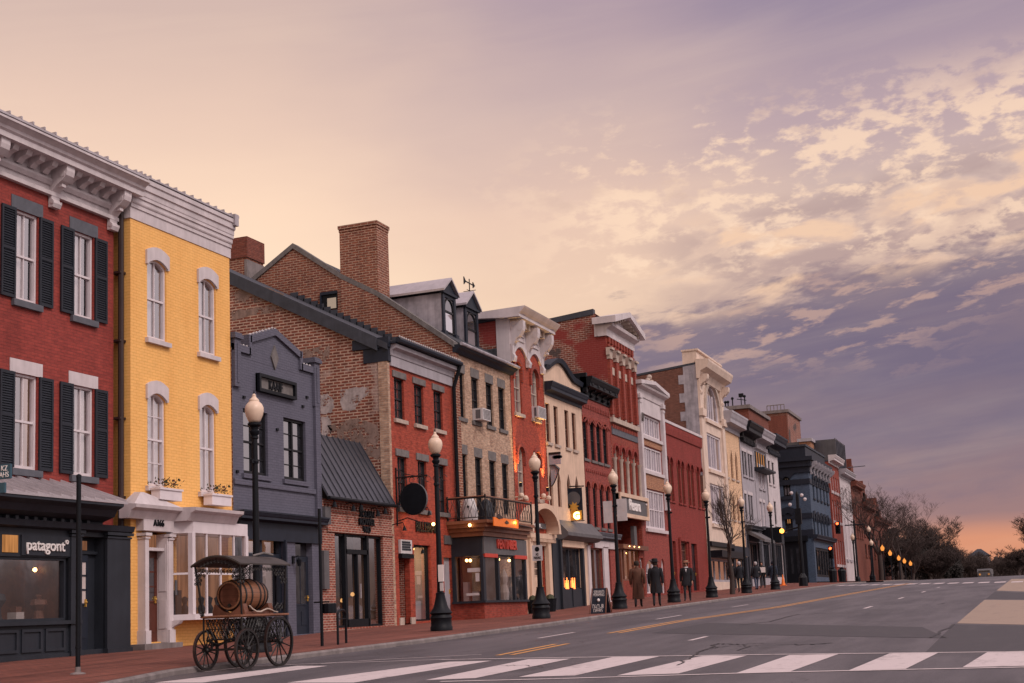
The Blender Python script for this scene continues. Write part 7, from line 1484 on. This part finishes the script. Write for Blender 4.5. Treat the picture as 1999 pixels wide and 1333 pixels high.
# lattice skirt
q=M(); z0,z1=.52,BZ-.05
def lat(P0,P1):
    P0,P1=Vector(P0),Vector(P1); L=(P1-P0).length; n=max(2,int(L/.085)); d=(P1-P0)/n
    for i in range(n):
        for k in (0,1):
            zz=z0+(z1-z0)*.5*k; zz2=z0+(z1-z0)*.5*(k+1); a=P0+d*i; b_=P0+d*(i+1); q.tube([(a.x,a.y,zz),(b_.x,b_.y,zz2)],.007,4).tube([(b_.x,b_.y,zz),(a.x,a.y,zz2)],.007,4)
        if i%2==0:
            c=P0+d*(i+.5); 
            q.tube([(c.x+d.normalized().x*.05*math.cos(k*.8),c.y+d.normalized().y*.05*math.cos(k*.8),z1-.05+.05*math.sin(k*.8)) for k in range(8)],.007,4)
    q.tube([(P0.x,P0.y,z0),(P1.x,P1.y,z0)],.014,5).tube([(P0.x,P0.y,(z0+z1)/2),(P1.x,P1.y,(z0+z1)/2)],.008,4)
for a,c in (((-.36,-.58,0),(.36,-.58,0)),((-.36,.74,0),(.36,.74,0)),((-.36,-.58,0),(-.36,.74,0)),((.36,-.58,0),(.36,.74,0))): lat(a,c)
cp_(q,'lattice_skirt',MT['iron'])
q=M(); 
for y,r in ((-.5,.345),(.5,.44)): q.tube([(-TR,y,r),(TR,y,r)],.02,6)
for x in (-.3,.3): q.tube([(x,-.6,.5),(x,-.3,.42),(x,.0,.5),(x,.35,.56),(x,.75,.52)],.022,6).tube([(x,-.5,.345),(x,-.5,.52)],.02,5).tube([(x,.5,.44),(x,.5,.52)],.02,5)
q.tube([(-.34,-.5,.42),(-.34,.5,.5)],.016,5).tube([(.34,-.5,.42),(.34,.5,.5)],.016,5)
for k in range(3):
    rr=.08+.05*k
    for x in (-.38,.38): q.tube([(x,.05+rr*math.cos(j*.6),.72+rr*math.sin(j*.6)) for j in range(10)],.008,4)
cp_(q,'undercarriage',MT['iron'])
CZ=1.80; q=M(); ps=[(-.40,-.60,-.47,-.74),(.40,-.60,.47,-.74),(-.40,.74,-.47,.70),(.40,.74,.47,.70)]
for a,c,d,e_ in ps: q.tube([(a,c,.5),(a,c,BZ),(d,e_,CZ)],.019,6)
cp_(q,'post',MT['iron'])
q=M(); n=12
def arch(i): t=-1+2*i/n; return t*.52,CZ+.16*(1-t*t)
for i in range(n):
    (xa,za),(xb,zb_)=arch(i),arch(i+1); q.prism([(xa,-.80,za),(xb,-.80,zb_),(xb,.78,zb_),(xa,.78,za)],[(xa,-.80,za+.025),(xb,-.80,zb_+.025),(xb,.78,zb_+.025),(xa,.78,za+.025)])
for y in (-.79,.77): q.tube([(arch(i)[0],y,arch(i)[1]) for i in range(n+1)],.018,5)
cp_(q,'canopy',MT['cartroof'])
q=M(); q.tube([(.1,.2,CZ+.19),(.2,.4,CZ+.24),(.3,.55,CZ+.2)],.02,6); cp_(q,'canopy_handle',MT['stone'])
q=M()
def scroll(c,u,r,ph,tn=1.6):
    q.tube([(c[0]+u[0]*r*(1-k/26.)*math.cos(ph+k*.42),c[1]+u[1]*r*(1-k/26.)*math.cos(ph+k*.42),c[2]+r*(1-k/26.)*math.sin(ph+k*.42)) for k in range(int(tn*15))],.0075,4)
rnd=random.Random(5)
for y in (-.76,.72):
    for i in range(13):
        t=-1+2*i/12; zz=CZ+.15*(1-t*t)-.07-.0; scroll((t*.44,y,zz),(1,0),.045,rnd.random()*6)
        if abs(t)>.55: scroll((t*.43,y,zz-.08),(1,0),.045,rnd.random()*6)
        if abs(t)>.8: scroll((t*.44,y,zz-.16),(1,0),.04,rnd.random()*6); scroll((t*.45,y,zz-.23),(1,0),.03,rnd.random()*6)
for x in (-.46,.46):
    for i in range(16):
        t=-1+2*i/15; scroll((x,-.02+t*.66,CZ-.07),(0,1),.042,rnd.random()*6)
        if abs(t)>.6: scroll((x,-.02+t*.66,CZ-.15),(0,1),.042,rnd.random()*6)
        if abs(t)>.85: scroll((x,-.02+t*.66,CZ-.23),(0,1),.035,rnd.random()*6); scroll((x,-.02+t*.68,CZ-.3),(0,1),.03,rnd.random()*6)
for i in range(6): scroll((-.41+.02*i,-.66-.02*i,BZ+.05),(0,1),.05,i); 
for i in range(8): scroll((.38,.5+.04*i,BZ+.1+.03*(i%3)),(0,1),.05,i)
cp_(q,'scrollwork',MT['iron'])
m_,nt_,o_=newmat('barrel oak'); nb=NB(nt_); v=nb.obj(); q_=nb.sep(v); an=nb.math('ARCTAN2',q_[0],q_[2]); st=nb.math('FRACT',nb.math('MULTIPLY',an,3.5)); ln=nb.smooth(nb.math('ABSOLUTE',nb.math('SUBTRACT',st,.5)),.44,.5)
gr=nb.noise(nb.comb(nb.math('MULTIPLY',an,14),nb.math('MULTIPLY',q_[1],1.5),q_[2]),1.5,6,.65); col=nb.mix(gr,(.13,.05,.026),(.30,.13,.065)); col=nb.mix(ln,col,(.04,.018,.01)); principled(nb,o_,col,.42,0,gr,.3,.45); MT['oak']=m_
m_,nt_,o_=newmat('barrel head oak'); nb=NB(nt_); v=nb.obj(); q_=nb.sep(v); st=nb.math('FRACT',nb.math('MULTIPLY',q_[2],9.)); ln=nb.smooth(nb.math('ABSOLUTE',nb.math('SUBTRACT',st,.5)),.46,.5); gr=nb.noise(nb.comb(nb.math('MULTIPLY',q_[0],2.),q_[1],nb.math('MULTIPLY',q_[2],22)),1.5,5,.6); col=nb.mix(gr,(.13,.042,.026),(.24,.085,.05)); col=nb.mix(ln,col,(.05,.02,.012)); principled(nb,o_,col,.5,0,gr,.3,.4); MT['oakhead']=m_
cr=thing('barrel_cradle','reddish wooden cradle with rope under the barrel on the cart deck','cradle',(cw.x,cw.y,zc+BZ),None,CA)
for y in (-.36,.42):
    q=M(); o=[(-.34,0),(-.34,.06),(-.3,.2)]+[(-.27+.54*i/10,.2-.15*math.sin(math.pi*i/10)) for i in range(11)]+[(.3,.2),(.34,.06),(.34,0)]; q.prism([(a,y-.06,c) for a,c in o],[(a,y+.06,c) for a,c in o]); q.build('saddle',MT['wood'],cr,loc=(0,0,0))
M().box(-.33,-.26,-.36,.42,.0,.06).box(.26,.33,-.36,.42,.0,.06).build('runner',MT['wood'],cr,loc=(0,0,0))
M().tube([(.36,-.3,.16),(.37,-.22,.1),(.385,-.12,.055),(.39,0,.05),(.395,.1,.08),(.385,.22,.1),(.37,.34,.085),(.36,.46,.05),(.35,.6,.035)],.014,6).build('rope',MT['palestone'],cr,loc=(0,0,0))
BR=.30; br=thing('barrel','oak barrel with dark iron hoops lying under the canopy of the cart','barrel',(cw.x,cw.y+.02,zc+BZ+.05+BR),None,CA)
prof=[]; L=.86
for i in range(15): t=-1+2*i/14; prof.append((BR-.055*t*t,t*L/2))
M().lathe([(BR-.085,-L/2+.0),(BR-.06,-L/2)]+prof+[(BR-.06,L/2),(BR-.085,L/2)],30,(0,0,0),'y',cap=False).build('staves',MT['oak'],br,loc=(0,0,0),smooth=40)
hd=M().lathe([(.001,-L/2+.03),(BR-.08,-L/2+.03)],30,(0,0,0),'y').build('barrel_head',MT['oakhead'],br,loc=(0,0,0)); M().lathe([(BR-.08,L/2-.03),(.001,L/2-.03)],30,(0,0,0),'y').build('barrel_head',MT['oakhead'],br,loc=(0,0,0)); M().lathe([(.03,-L/2+.0),(.03,-L/2+.03)],10,(0,0,-.17),'y').build('bung',MT['iron'],hd,loc=(0,0,0))
for t in (-.96,-.66,-.3,.3,.66,.96):
    r=BR-.055*t*t+.004; M().lathe([(r,t*L/2-.022),(r+.005,t*L/2-.018),(r+.005,t*L/2+.018),(r,t*L/2+.022)],30,(0,0,0),'y',cap=False).build('hoop',MT['iron'],br,loc=(0,0,0))
# ================================================================== people
skin=paint('skin',(.42,.22,.15),.6,.1); fabr={}
def fab(n,c):
    if n not in fabr: fabr[n]=paint(n,c,.9,.3,9)
    return fabr[n]
def person(label,cat,x,y,facing,h=1.75,coat=(.1,.04,.02),trous=(.02,.02,.025),hem=.38,stride=.16,hat=None,hair=(.03,.02,.015),hatc=(.012,.012,.014),collar=None,arm=(.1,.12),group=None,coatname='wool coat',lod=0):
    z=gs(x,y); t=thing('person',label,cat,(x,y,z),group,facing); k=h/1.75
    V=[];E=[];Rr=[]
    def v(p,r): V.append(Vector(p)*k); Rr.append(r*k); return len(V)-1
    def e(a,b_): E.append((a,b_))
    pe=v((0,0,.95),.135); sp=v((0,.0,1.12),.13); ch=v((0,-.01,1.34),.15); ne=v((0,.0,1.50),.055); n2=v((0,.015,1.555),.056); hd=v((0,.03,1.64),.092); ht=v((0,.015,1.71),.075); ns=v((0,.125,1.615),.017)
    e(pe,sp);e(sp,ch);e(ch,ne);e(ne,n2);e(n2,hd);e(hd,ht);e(hd,ns)
    for s in (-1,1):
        f=s*stride
        hp=v((s*.10,0,.90),.10); kn=v((s*.10,f*.55+.03,.49),.066); an=v((s*.10,f-.02,.09),.045); to=v((s*.115,f+.16,.035),.036); e(pe,hp);e(hp,kn);e(kn,an);e(an,to)
        a=-s*arm[0]; shd=v((s*.185,-.01,1.41),.062); elb=v((s*.25,a*.4-.03,1.13),.045); wr=v((s*.255,a+.04,.89),.03); pa=v((s*.25,a+.06,.83),.034)
        e(ch,shd);e(shd,elb);e(elb,wr);e(wr,pa)
        for i,(dy,l) in enumerate(((.028,.07),(.01,.08),(-.01,.075),(-.027,.06))):
            f1=v((s*.247,a+.07+dy,.80-l*.4),.0095); f2=v((s*.235,a+.075+dy,.80-l),.008); e(pa,f1);e(f1,f2)
        t1=v((s*.235,a+.10,.815),.011); t2=v((s*.225,a+.115,.775),.009); e(pa,t1);e(t1,t2)
    me=bpy.data.meshes.new('body'); me.from_pydata(V,E,[]); o=bpy.data.objects.new('body',me); COL.objects.link(o)
    md=o.modifiers.new('skin','SKIN'); md.use_smooth_shade=True
    for i,sv in enumerate(me.skin_vertices[0].data): sv.radius=(Rr[i],Rr[i]*(.8 if 0<=i<3 else 1)); sv.use_root=(i==0)
    o.modifiers.new('sub','SUBSURF').levels=1; o.modifiers['sub'].render_levels=1
    dg=bpy.context.evaluated_depsgraph_get(); m2=bpy.data.meshes.new_from_object(o.evaluated_get(dg)); bpy.data.objects.remove(o)
    m2.materials.clear(); 
    for q in (skin,fab('trousers %s'%(trous,),trous),MT['black']): m2.materials.append(q)
    for p in m2.polygons:
        c=p.center/k; p.use_smooth=True; p.material_index=2 if c.z<.10 else (1 if c.z<1.0 and abs(c.x)<.2 else 0)
    m2.name='body'; link('body',m2,t)
    cm=fab(coatname+str(coat),coat); q=M(); n=18
    rings=[(hem,.235,.185,0),(hem+.2,.225,.175,0),(.95,.19,.145,0),(1.12,.185,.14,0),(1.30,.215,.155,-.01),(1.40,.215,.135,-.01),(1.455,.15,.10,0),(1.49,.085,.078,.0),(1.53,.075,.07,.005)]
    rings=[r for r in rings]; vs=[];
    for zz,rx,ry,oy in rings:
        for i in range(n):
            a=2*math.pi*i/n; w=1+(.05*math.sin(a*5+zz*3) if zz<.9 else .012*math.sin(a*3)); vs.append((rx*w*math.cos(a)*k,(ry*w*math.sin(a)+oy)*k,zz*k))
    fs=[(i*n+j,i*n+(j+1)%n,(i+1)*n+(j+1)%n,(i+1)*n+j) for i in range(len(rings)-1) for j in range(n)]; q.add(vs,fs)
    for s in (-1,1):
        a=-s*arm[0]; q.tube([Vector(p)*k for p in ((s*.14,-.01,1.42),(s*.195,-.012,1.40),(s*.225,a*.2-.02,1.27),(s*.255,a*.4-.03,1.13),(s*.262,a*.75+.0,1.0),(s*.258,a+.04,.885))],[.07*k,.085*k,.075*k,.066*k,.06*k,.056*k],10)
    c_=q.build('coat',cm,t,loc=(0,0,0),smooth=60)
    M().lathe([(.078*k,1.47*k),(.1*k,1.45*k),(.1*k,1.48*k),(.08*k,1.515*k)],14,(0,-.0,0)).build('collar',cm if collar is None else fab('shirt',collar),c_,loc=(0,0,0),smooth=60)
    if collar is not None: M().prism([(-.035*k,.14*k,1.42*k),(.035*k,.14*k,1.42*k),(.0,.16*k,1.26*k)],[(-.035*k,.11*k,1.42*k),(.035*k,.11*k,1.42*k),(.0,.11*k,1.26*k)]).build('shirt_front',fab('shirt',collar),c_,loc=(0,0,0))
    M().box(-.006*k,.006*k,-.19*k,-.165*k,hem*k,.9*k).build('coat_vent',fab('dark seam',scal(coat,.4)),c_,loc=(0,0,0)) if lod==0 else None
    if lod==0:
        M().ball((-.035*k,.108*k,1.65*k),.011*k,6).ball((.035*k,.108*k,1.65*k),.011*k,6).build('eye',MT['black'],t,loc=(0,0,0)); M().box(-.028*k,.028*k,.112*k,.118*k,1.575*k,1.583*k).build('mouth',fab('lip',(.25,.08,.07)),t,loc=(0,0,0)); M().ball((-.092*k,.02*k,1.64*k),.026*k,6).ball((.092*k,.02*k,1.64*k),.026*k,6).build('ear',skin,t,loc=(0,0,0))
    if hair is not None:
        q=M(); n=12; vs=[]; pr=[(.0,1.765),(.06,1.755),(.095,1.72),(.105,1.67),(.102,1.62),(.085,1.57)]
        for r,zz in pr:
            for i in range(n):
                a=2*math.pi*i/n; y_=r*math.sin(a); front=max(0,math.sin(a)); rr=r if zz>1.69 or front<.3 else r*.72; vs.append((rr*math.cos(a)*k,(rr*math.sin(a)+.01-.012)*k,zz*k))
        q.add(vs,[(i*n+j,i*n+(j+1)%n,(i+1)*n+(j+1)%n,(i+1)*n+j) for i in range(len(pr)-1) for j in range(n)]); q.build('hair',fab('hair%s'%(hair,),hair),t,loc=(0,0,0),smooth=60)
    if hat: 
        rows_={'fedora':[(.175,1.70),(.18,1.705),(.12,1.715),(.112,1.76),(.10,1.82),(.07,1.835),(.001,1.825)],'boater':[(.18,1.70),(.18,1.712),(.112,1.714),(.11,1.79),(.001,1.792)]}[hat]
        ho=M().lathe([(r*k,zz*k) for r,zz in rows_],18,(0,.01*k,0)).build('hat',fab('hat%s'%(hatc,),hatc),t,loc=(0,0,0),smooth=40)
        if hat=='boater': M().lathe([(.1135*k,1.716*k),(.1135*k,1.75*k)],18,(0,.01*k,0)).build('hat_band',fab('band',(.3,.04,.03)),ho,loc=(0,0,0))
    return t
def at(px,py,X): return X,P(px,py,X)[0]
x,y=GP(1247,1184,0); person('person walking away in a long brown overcoat with short dark hair','person',x,y,R_(14),1.84,(.115,.052,.034),hem=.30,stride=.17)
x,y=GP(1283,1183,0); person('person walking away in a dark coat and black felt hat','person',x,y,R_(12),1.80,(.012,.012,.016),hem=.50,stride=.14,hat='fedora',arm=(.05,.1))
x,y=GP(1343,1173,0); person('person facing the camera in a dark jacket, white shirt and straw boater hat','person',x,y,R_(190),1.78,(.014,.014,.018),hem=.68,stride=.16,hat='boater',hatc=(.45,.33,.22),collar=(.6,.58,.6))
for i,(px,py,X,lab,c,f,hr) in enumerate([(1446,1158,-15.9,'person in a dark jacket and pale cap beside the street lamp after the tree',(.012,.014,.02),20,(.5,.45,.45)),(1432,1150,-18.2,'person in black walking behind the street tree trunk',(.012,.012,.014),200,(.03,.02,.02)),
   (1478,1153,-16.6,'grey haired person in dark jacket and blue jeans on the far pavement',(.014,.016,.022),30,(.45,.42,.42)),(1490,1151,-17.3,'person in black holding a white sheet on the far pavement',(.012,.012,.012),180,(.03,.02,.02)),(1511,1152,-15.7,'person in a navy hooded jacket close to the kerb near the corner',(.02,.03,.05),10,(.02,.025,.04))]):
    x,y=at(px,py,X); t=person(lab,'person',x,y,R_(f),1.75,c,trous=(.06,.08,.13) if i in (2,4) else (.02,.02,.025),hem=.8,hair=hr,group='pedestrians before the grey buildings',coatname='jacket',lod=1)
    if i==3:
        t2=thing('paper_sheet','white sheet held by the person in black on the far pavement','paper',(x+.05,y-.25,gs(x,y)+1.1)); M().box(x-.22,x+.28,y-.27,y-.25,gs(x,y)+1.05,gs(x,y)+1.4).build('sheet',MT['letter'],t2)
# ================================================================== trees
def bare(seed,h,spread,levels=5,n0=4,tr=.16,trunk=.28,twigr=.012,up=.5,sides=4,kids=(3,4)):
    rnd=random.Random(seed); q=M(); tk=M()
    def br(p,d,l,r,lv,tgt):
        n=4 if lv<2 else 3; pts=[p]; dd=d.copy(); c=p.copy()
        for i in range(n):
            dd=(dd+Vector((rnd.gauss(0,.16),rnd.gauss(0,.16),rnd.gauss(.03,.1)+.03*up))).normalized(); c=c+dd*l/n; pts.append(c.copy())
        r1=max(twigr*.6,r*.55); tgt.tube(pts,[r+(r1-r)*i/n for i in range(n+1)],5 if lv<2 else 3,0,lv<1)
        if lv>=levels: return
        for k in range(rnd.randint(*kids)):
            i=rnd.randint(1,n) if k else n; t=pts[i]; a=rnd.uniform(0,6.28); side=Vector((math.cos(a),math.sin(a),rnd.uniform(.0,.6)*up+.1)).normalized(); nd=(dd*.75+side*spread).normalized()
            br(t,nd,l*rnd.uniform(.55,.8),max(twigr,r1*rnd.uniform(.6,.9)),lv+1,q)
    ht=h*trunk; pts=[Vector((0,0,0)),Vector((rnd.gauss(0,.04),rnd.gauss(0,.04),ht*.5)),Vector((rnd.gauss(0,.08),rnd.gauss(0,.08),ht))]; tk.tube(pts,[tr*1.25,tr,tr*.85],8)
    for k in range(n0):
        a=6.28*k/n0+rnd.uniform(-.4,.4); d=Vector((math.cos(a)*spread*.8,math.sin(a)*spread*.8,1)).normalized(); br(pts[2]-Vector((0,0,rnd.uniform(0,.1)*ht)),d,h*.30*rnd.uniform(.85,1.15),tr*.6,0,q)
    return tk,q
def tree(label,x,y,z,h,seed,spread=.6,group=None,crown_mt='twig',leafy=0,**k):
    t=thing('bare_tree',label,'tree',(x,y,z),group); tk,q=bare(seed,h,spread,**k); mz=max(v[2] for v in q.v); s=h/mz
    q.v=[(a*s,b_*s,c*s) for a,b_,c in q.v]; tk.v=[(a*s,b_*s,c*s) for a,b_,c in tk.v]
    tk.build('trunk',MT['bark'],t,loc=(0,0,0),smooth=60); q.build('crown',MT[crown_mt],t,loc=(0,0,0)); return t
X=-15.4; yy=P(1430,1158,X)[0]; zt=PY(1430,925,yy)[1]; z=gs(X,yy); tree('slender bare street tree before the cream lancet building',X,yy,z,zt-z,21,.20,levels=5,n0=5,tr=.16,trunk=.38,up=.9,twigr=.009,kids=(2,4))
def ftree(label,px,pt,Yd,seed,**k):
    x,zt=PY(px,pt,Yd); z=zg(Yd)-.3; return tree(label,x,Yd,z,zt-z,seed,group='trees along the far street',**k)
ftree('tallest bare tree before the brown brick houses',1706,936,150,3,spread=.75,levels=6,n0=5,tr=.28,twigr=.010,kids=(2,4))
ftree('broad bare tree right of the tallest bare tree',1745,955,168,4,spread=.8,levels=6,n0=5,tr=.28,twigr=.010,kids=(2,4))
ftree('bare tree with low dense crown before the dark evergreen',1772,1000,182,9,spread=.85,levels=6,n0=6,tr=.25,twigr=.014,trunk=.18,kids=(2,4))
ftree('round bare tree at the centre of the dark clump',1806,1004,196,5,spread=.8,levels=6,n0=6,tr=.3,twigr=.015,trunk=.2,kids=(3,4))
ftree('bare tree sloping down at the right end of the dark clump',1840,1034,205,6,spread=.95,levels=6,n0=6,tr=.28,twigr=.015,trunk=.15,kids=(3,4))
ftree('low bare tree at the foot of the dark clump',1822,1060,188,8,spread=1.1,levels=6,n0=7,tr=.25,twigr=.015,trunk=.08,kids=(3,4))
ftree('spreading bare tree leaning in at the right edge of the road',2032,985,120,7,spread=.9,levels=6,n0=6,tr=.3,twigr=.011,kids=(3,4))
ftree('small bare tree on the right horizon',1985,1062,210,11,spread=.9,levels=6,n0=6,tr=.2,twigr=.015,trunk=.12,kids=(3,4))
ftree('small round bare tree left of the pale far house',1888,1072,260,13,spread=.8,levels=6,n0=6,tr=.22,twigr=.02,trunk=.2,kids=(3,4))
ftree('small bare tree behind the pale far house',1922,1076,275,14,spread=.8,levels=6,n0=6,tr=.22,twigr=.02,trunk=.2,kids=(3,4))
ftree('bare tree on the right horizon nearest the frame edge',1968,1078,225,15,spread=.9,levels=6,n0=6,tr=.2,twigr=.017,trunk=.1,kids=(3,4))
def ever(label,pxc,pt,pw,Yd,seed,n=2600):
    rnd=random.Random(seed); x,zt=PY(pxc,pt,Yd); xa,_=PY(pxc-pw/2,pt,Yd); r=x-xa; z=zg(Yd)-.3; h=zt-z; t=thing('evergreen_tree',label,'tree',(x,Yd,z),'trees along the far street'); M().lathe([(.3,0),(.2,h*.5),(.05,h*.9)],7).build('trunk',MT['bark'],t,loc=(0,0,0)); q=M()
    lobes=[(rnd.uniform(-.5,.5)*r,rnd.uniform(-.5,.5)*r,h*rnd.uniform(.2,.8),r*rnd.uniform(.4,.7)) for _ in range(9)]+[(0,0,h*.85,r*.35)]
    for i in range(n):
        cx,cy,cz,cr_=lobes[rnd.randrange(len(lobes))]; d=Vector((rnd.gauss(0,1),rnd.gauss(0,1),rnd.gauss(0,1.1))).normalized()*cr_*rnd.uniform(.55,1.08); c=Vector((cx,cy,min(cz+d.z,h)))+Vector((d.x,d.y,0)); c.z=max(.1,c.z); u=Vector((rnd.gauss(0,1),rnd.gauss(0,1),rnd.gauss(0,1))).normalized(); w=u.orthogonal().normalized(); s=rnd.uniform(.12,.3); q.poly([c-u*s,c+w*s*.5,c+u*s,c-w*s*.5])
    q.build('crown',MT['ever'],t,loc=(0,0,0))
ever('dark dense evergreen in the middle of the far clump',1814,1040,66,198,1,3600); ever('dark low evergreen at the right of the far clump',1850,1072,56,200,2,3600); ever('dark evergreen half hidden behind the far lamps',1778,1050,70,190,3,3600); ever('dark evergreen behind the last brown brick house',1742,1022,60,196,4,3200)
# far wood and far house
rnd=random.Random(2); q=M()
for i in range(15000):
    Yd=rnd.uniform(300,420); px=rnd.uniform(1690,2060); x,_=PY(px,1110,Yd); top=PY(px,(1094 if px>1850 else 1100)+6*math.sin(px*.05)+5*math.sin(px*.17),Yd)[1]; z0=zg(Yd)-1; z=z0+(top-z0)*rnd.random()**.7; c=Vector((x,Yd,z)); u=Vector((rnd.gauss(0,1),rnd.gauss(0,1),rnd.gauss(0,1))).normalized(); w=u.orthogonal().normalized(); s=rnd.uniform(.4,1.1); q.poly([c-u*s,c+w*s*.5,c+u*s,c-w*s*.5])
o=q.build('far_wood',MT['twig']); o['kind']='stuff'
Yd=330; xa,za=PY(1902,1090,Yd); xb,_=PY(1936,1090,Yd); t=thing('far_house','pale far house among bare trees on the horizon','house',((xa+xb)/2,Yd,zg(Yd))); M().box(xa,xb,Yd-22,Yd-12,zg(Yd),za).build('wall',MT['greywhite'],t); M().prism([(xa-.5,Yd-22.5,za),(xb+.5,Yd-22.5,za),(xb-1.5,Yd-18,za+1.6),(xa+1.5,Yd-18,za+1.6)],[(xa-.5,Yd-11.5,za),(xb+.5,Yd-11.5,za),(xb-1.5,Yd-14,za+1.6),(xa+1.5,Yd-14,za+1.6)]).build('roof',MT['charcoal'],t)
for i in range(4): x_=xa+1+(xb-xa-2)*i/3; M().box(x_-.4,x_+.4,Yd-22.06,Yd-22,za-2.6,za-1.2).build('window',MT['dglass'],t)

def glow(x,y,z,e,c=(1.,.52,.22)):
    li=bpy.data.lights.new('shop_lamp_light','POINT'); li.energy=e; li.color=c; li.shadow_soft_size=.12; o=bpy.data.objects.new('shop_lamp_light',li); COL.objects.link(o); o.location=(x,y,z)
glow(-20.35,Y(70,1130),2.9,14); glow(-21.3,Y(705,1130),3.0,26); glow(-20.9,Y(826,1130),3.2,14,(1.,.72,.5)); glow(-19.3,B6['ya']+1.2,3.6,8); glow(-20.8,Y(1224,1110),4.0,30); glow(-20.7,Y(1430,1110),4.,30); glow(-19.7,Y(806,1028,-19.7),Zp(806,1020,-19.7),3.,(1.,.5,.15)); glow(-19.7,Y(866,1036,-19.7),Zp(866,1030,-19.7),2.5,(1.,.5,.15))

for r in (cart,cr,br): r.scale=(.985,.985,.985)
for r,h in ((cr,BZ),(br,BZ+.05+BR)): r.location.z=zc+h*.985
# separate pieces that stand apart become parts of their own
SPLIT={'capital','stone_band','pilaster','column','pendant_lamp','light_bulb','pediment_relief','post','pipe_clamp','leg_frame','camera','window_notice','soffit_lamp','interior_lamp','display_goods','modillion','dentil','antenna','eye','ear','wall_washer','shop_awning','runner','plate','shop_pane','shopfront','brick_corbel','gable_wall','door_surround','bracket','rooftop_rail','scrollwork','neon_sign','corbel_course','roof_edge','cut_out_shape'}
for o in list(bpy.data.objects):
    nm=o.name.split('.')[0]
    if o.type!='MESH' or nm not in SPLIT or o.data.users>1: continue
    me=o.data; n=len(me.vertices); p=list(range(n))
    def f(a):
        while p[a]!=a: p[a]=p[p[a]]; a=p[a]
        return a
    for e in me.edges: p[f(e.vertices[1])]=f(e.vertices[0])
    bb={}
    for i,v in enumerate(me.vertices):
        r=f(i); c=v.co; q=bb.setdefault(r,[c.x,c.x,c.y,c.y,c.z,c.z])
        q[0]=min(q[0],c.x);q[1]=max(q[1],c.x);q[2]=min(q[2],c.y);q[3]=max(q[3],c.y);q[4]=min(q[4],c.z);q[5]=max(q[5],c.z)
    ks=list(bb); 
    if len(ks)<2: continue
    t=.012
    for i in range(len(ks)):
        for j in range(i):
            A,B=bb[ks[i]],bb[ks[j]]
            if all(A[2*d]<=B[2*d+1]+t and B[2*d]<=A[2*d+1]+t for d in range(3)): p[f(ks[i])]=f(ks[j])
    G={}
    for pl in me.polygons: G.setdefault(f(pl.vertices[0]),[]).append(pl)
    if len(G)<2: continue
    if len(G)>60: continue
    for k,(r,pls) in enumerate(G.items()):
        ids=sorted({i for pl in pls for i in pl.vertices}); mp={a:b for b,a in enumerate(ids)}
        m2=bpy.data.meshes.new(nm); m2.from_pydata([tuple(me.vertices[i].co) for i in ids],[],[[mp[i] for i in pl.vertices] for pl in pls])
        for mt in me.materials: m2.materials.append(mt)
        m2.polygons.foreach_set('material_index',[pl.material_index for pl in pls]); m2.polygons.foreach_set('use_smooth',[pl.use_smooth for pl in pls])
        if any(pl.use_smooth for pl in pls): m2.set_sharp_from_angle(angle=R_(45))
        m2.update()
        if k==0: first=m2
        else:
            c=o.copy(); c.data=m2; COL.objects.link(c)
    kids=list(o.children); o.data=first
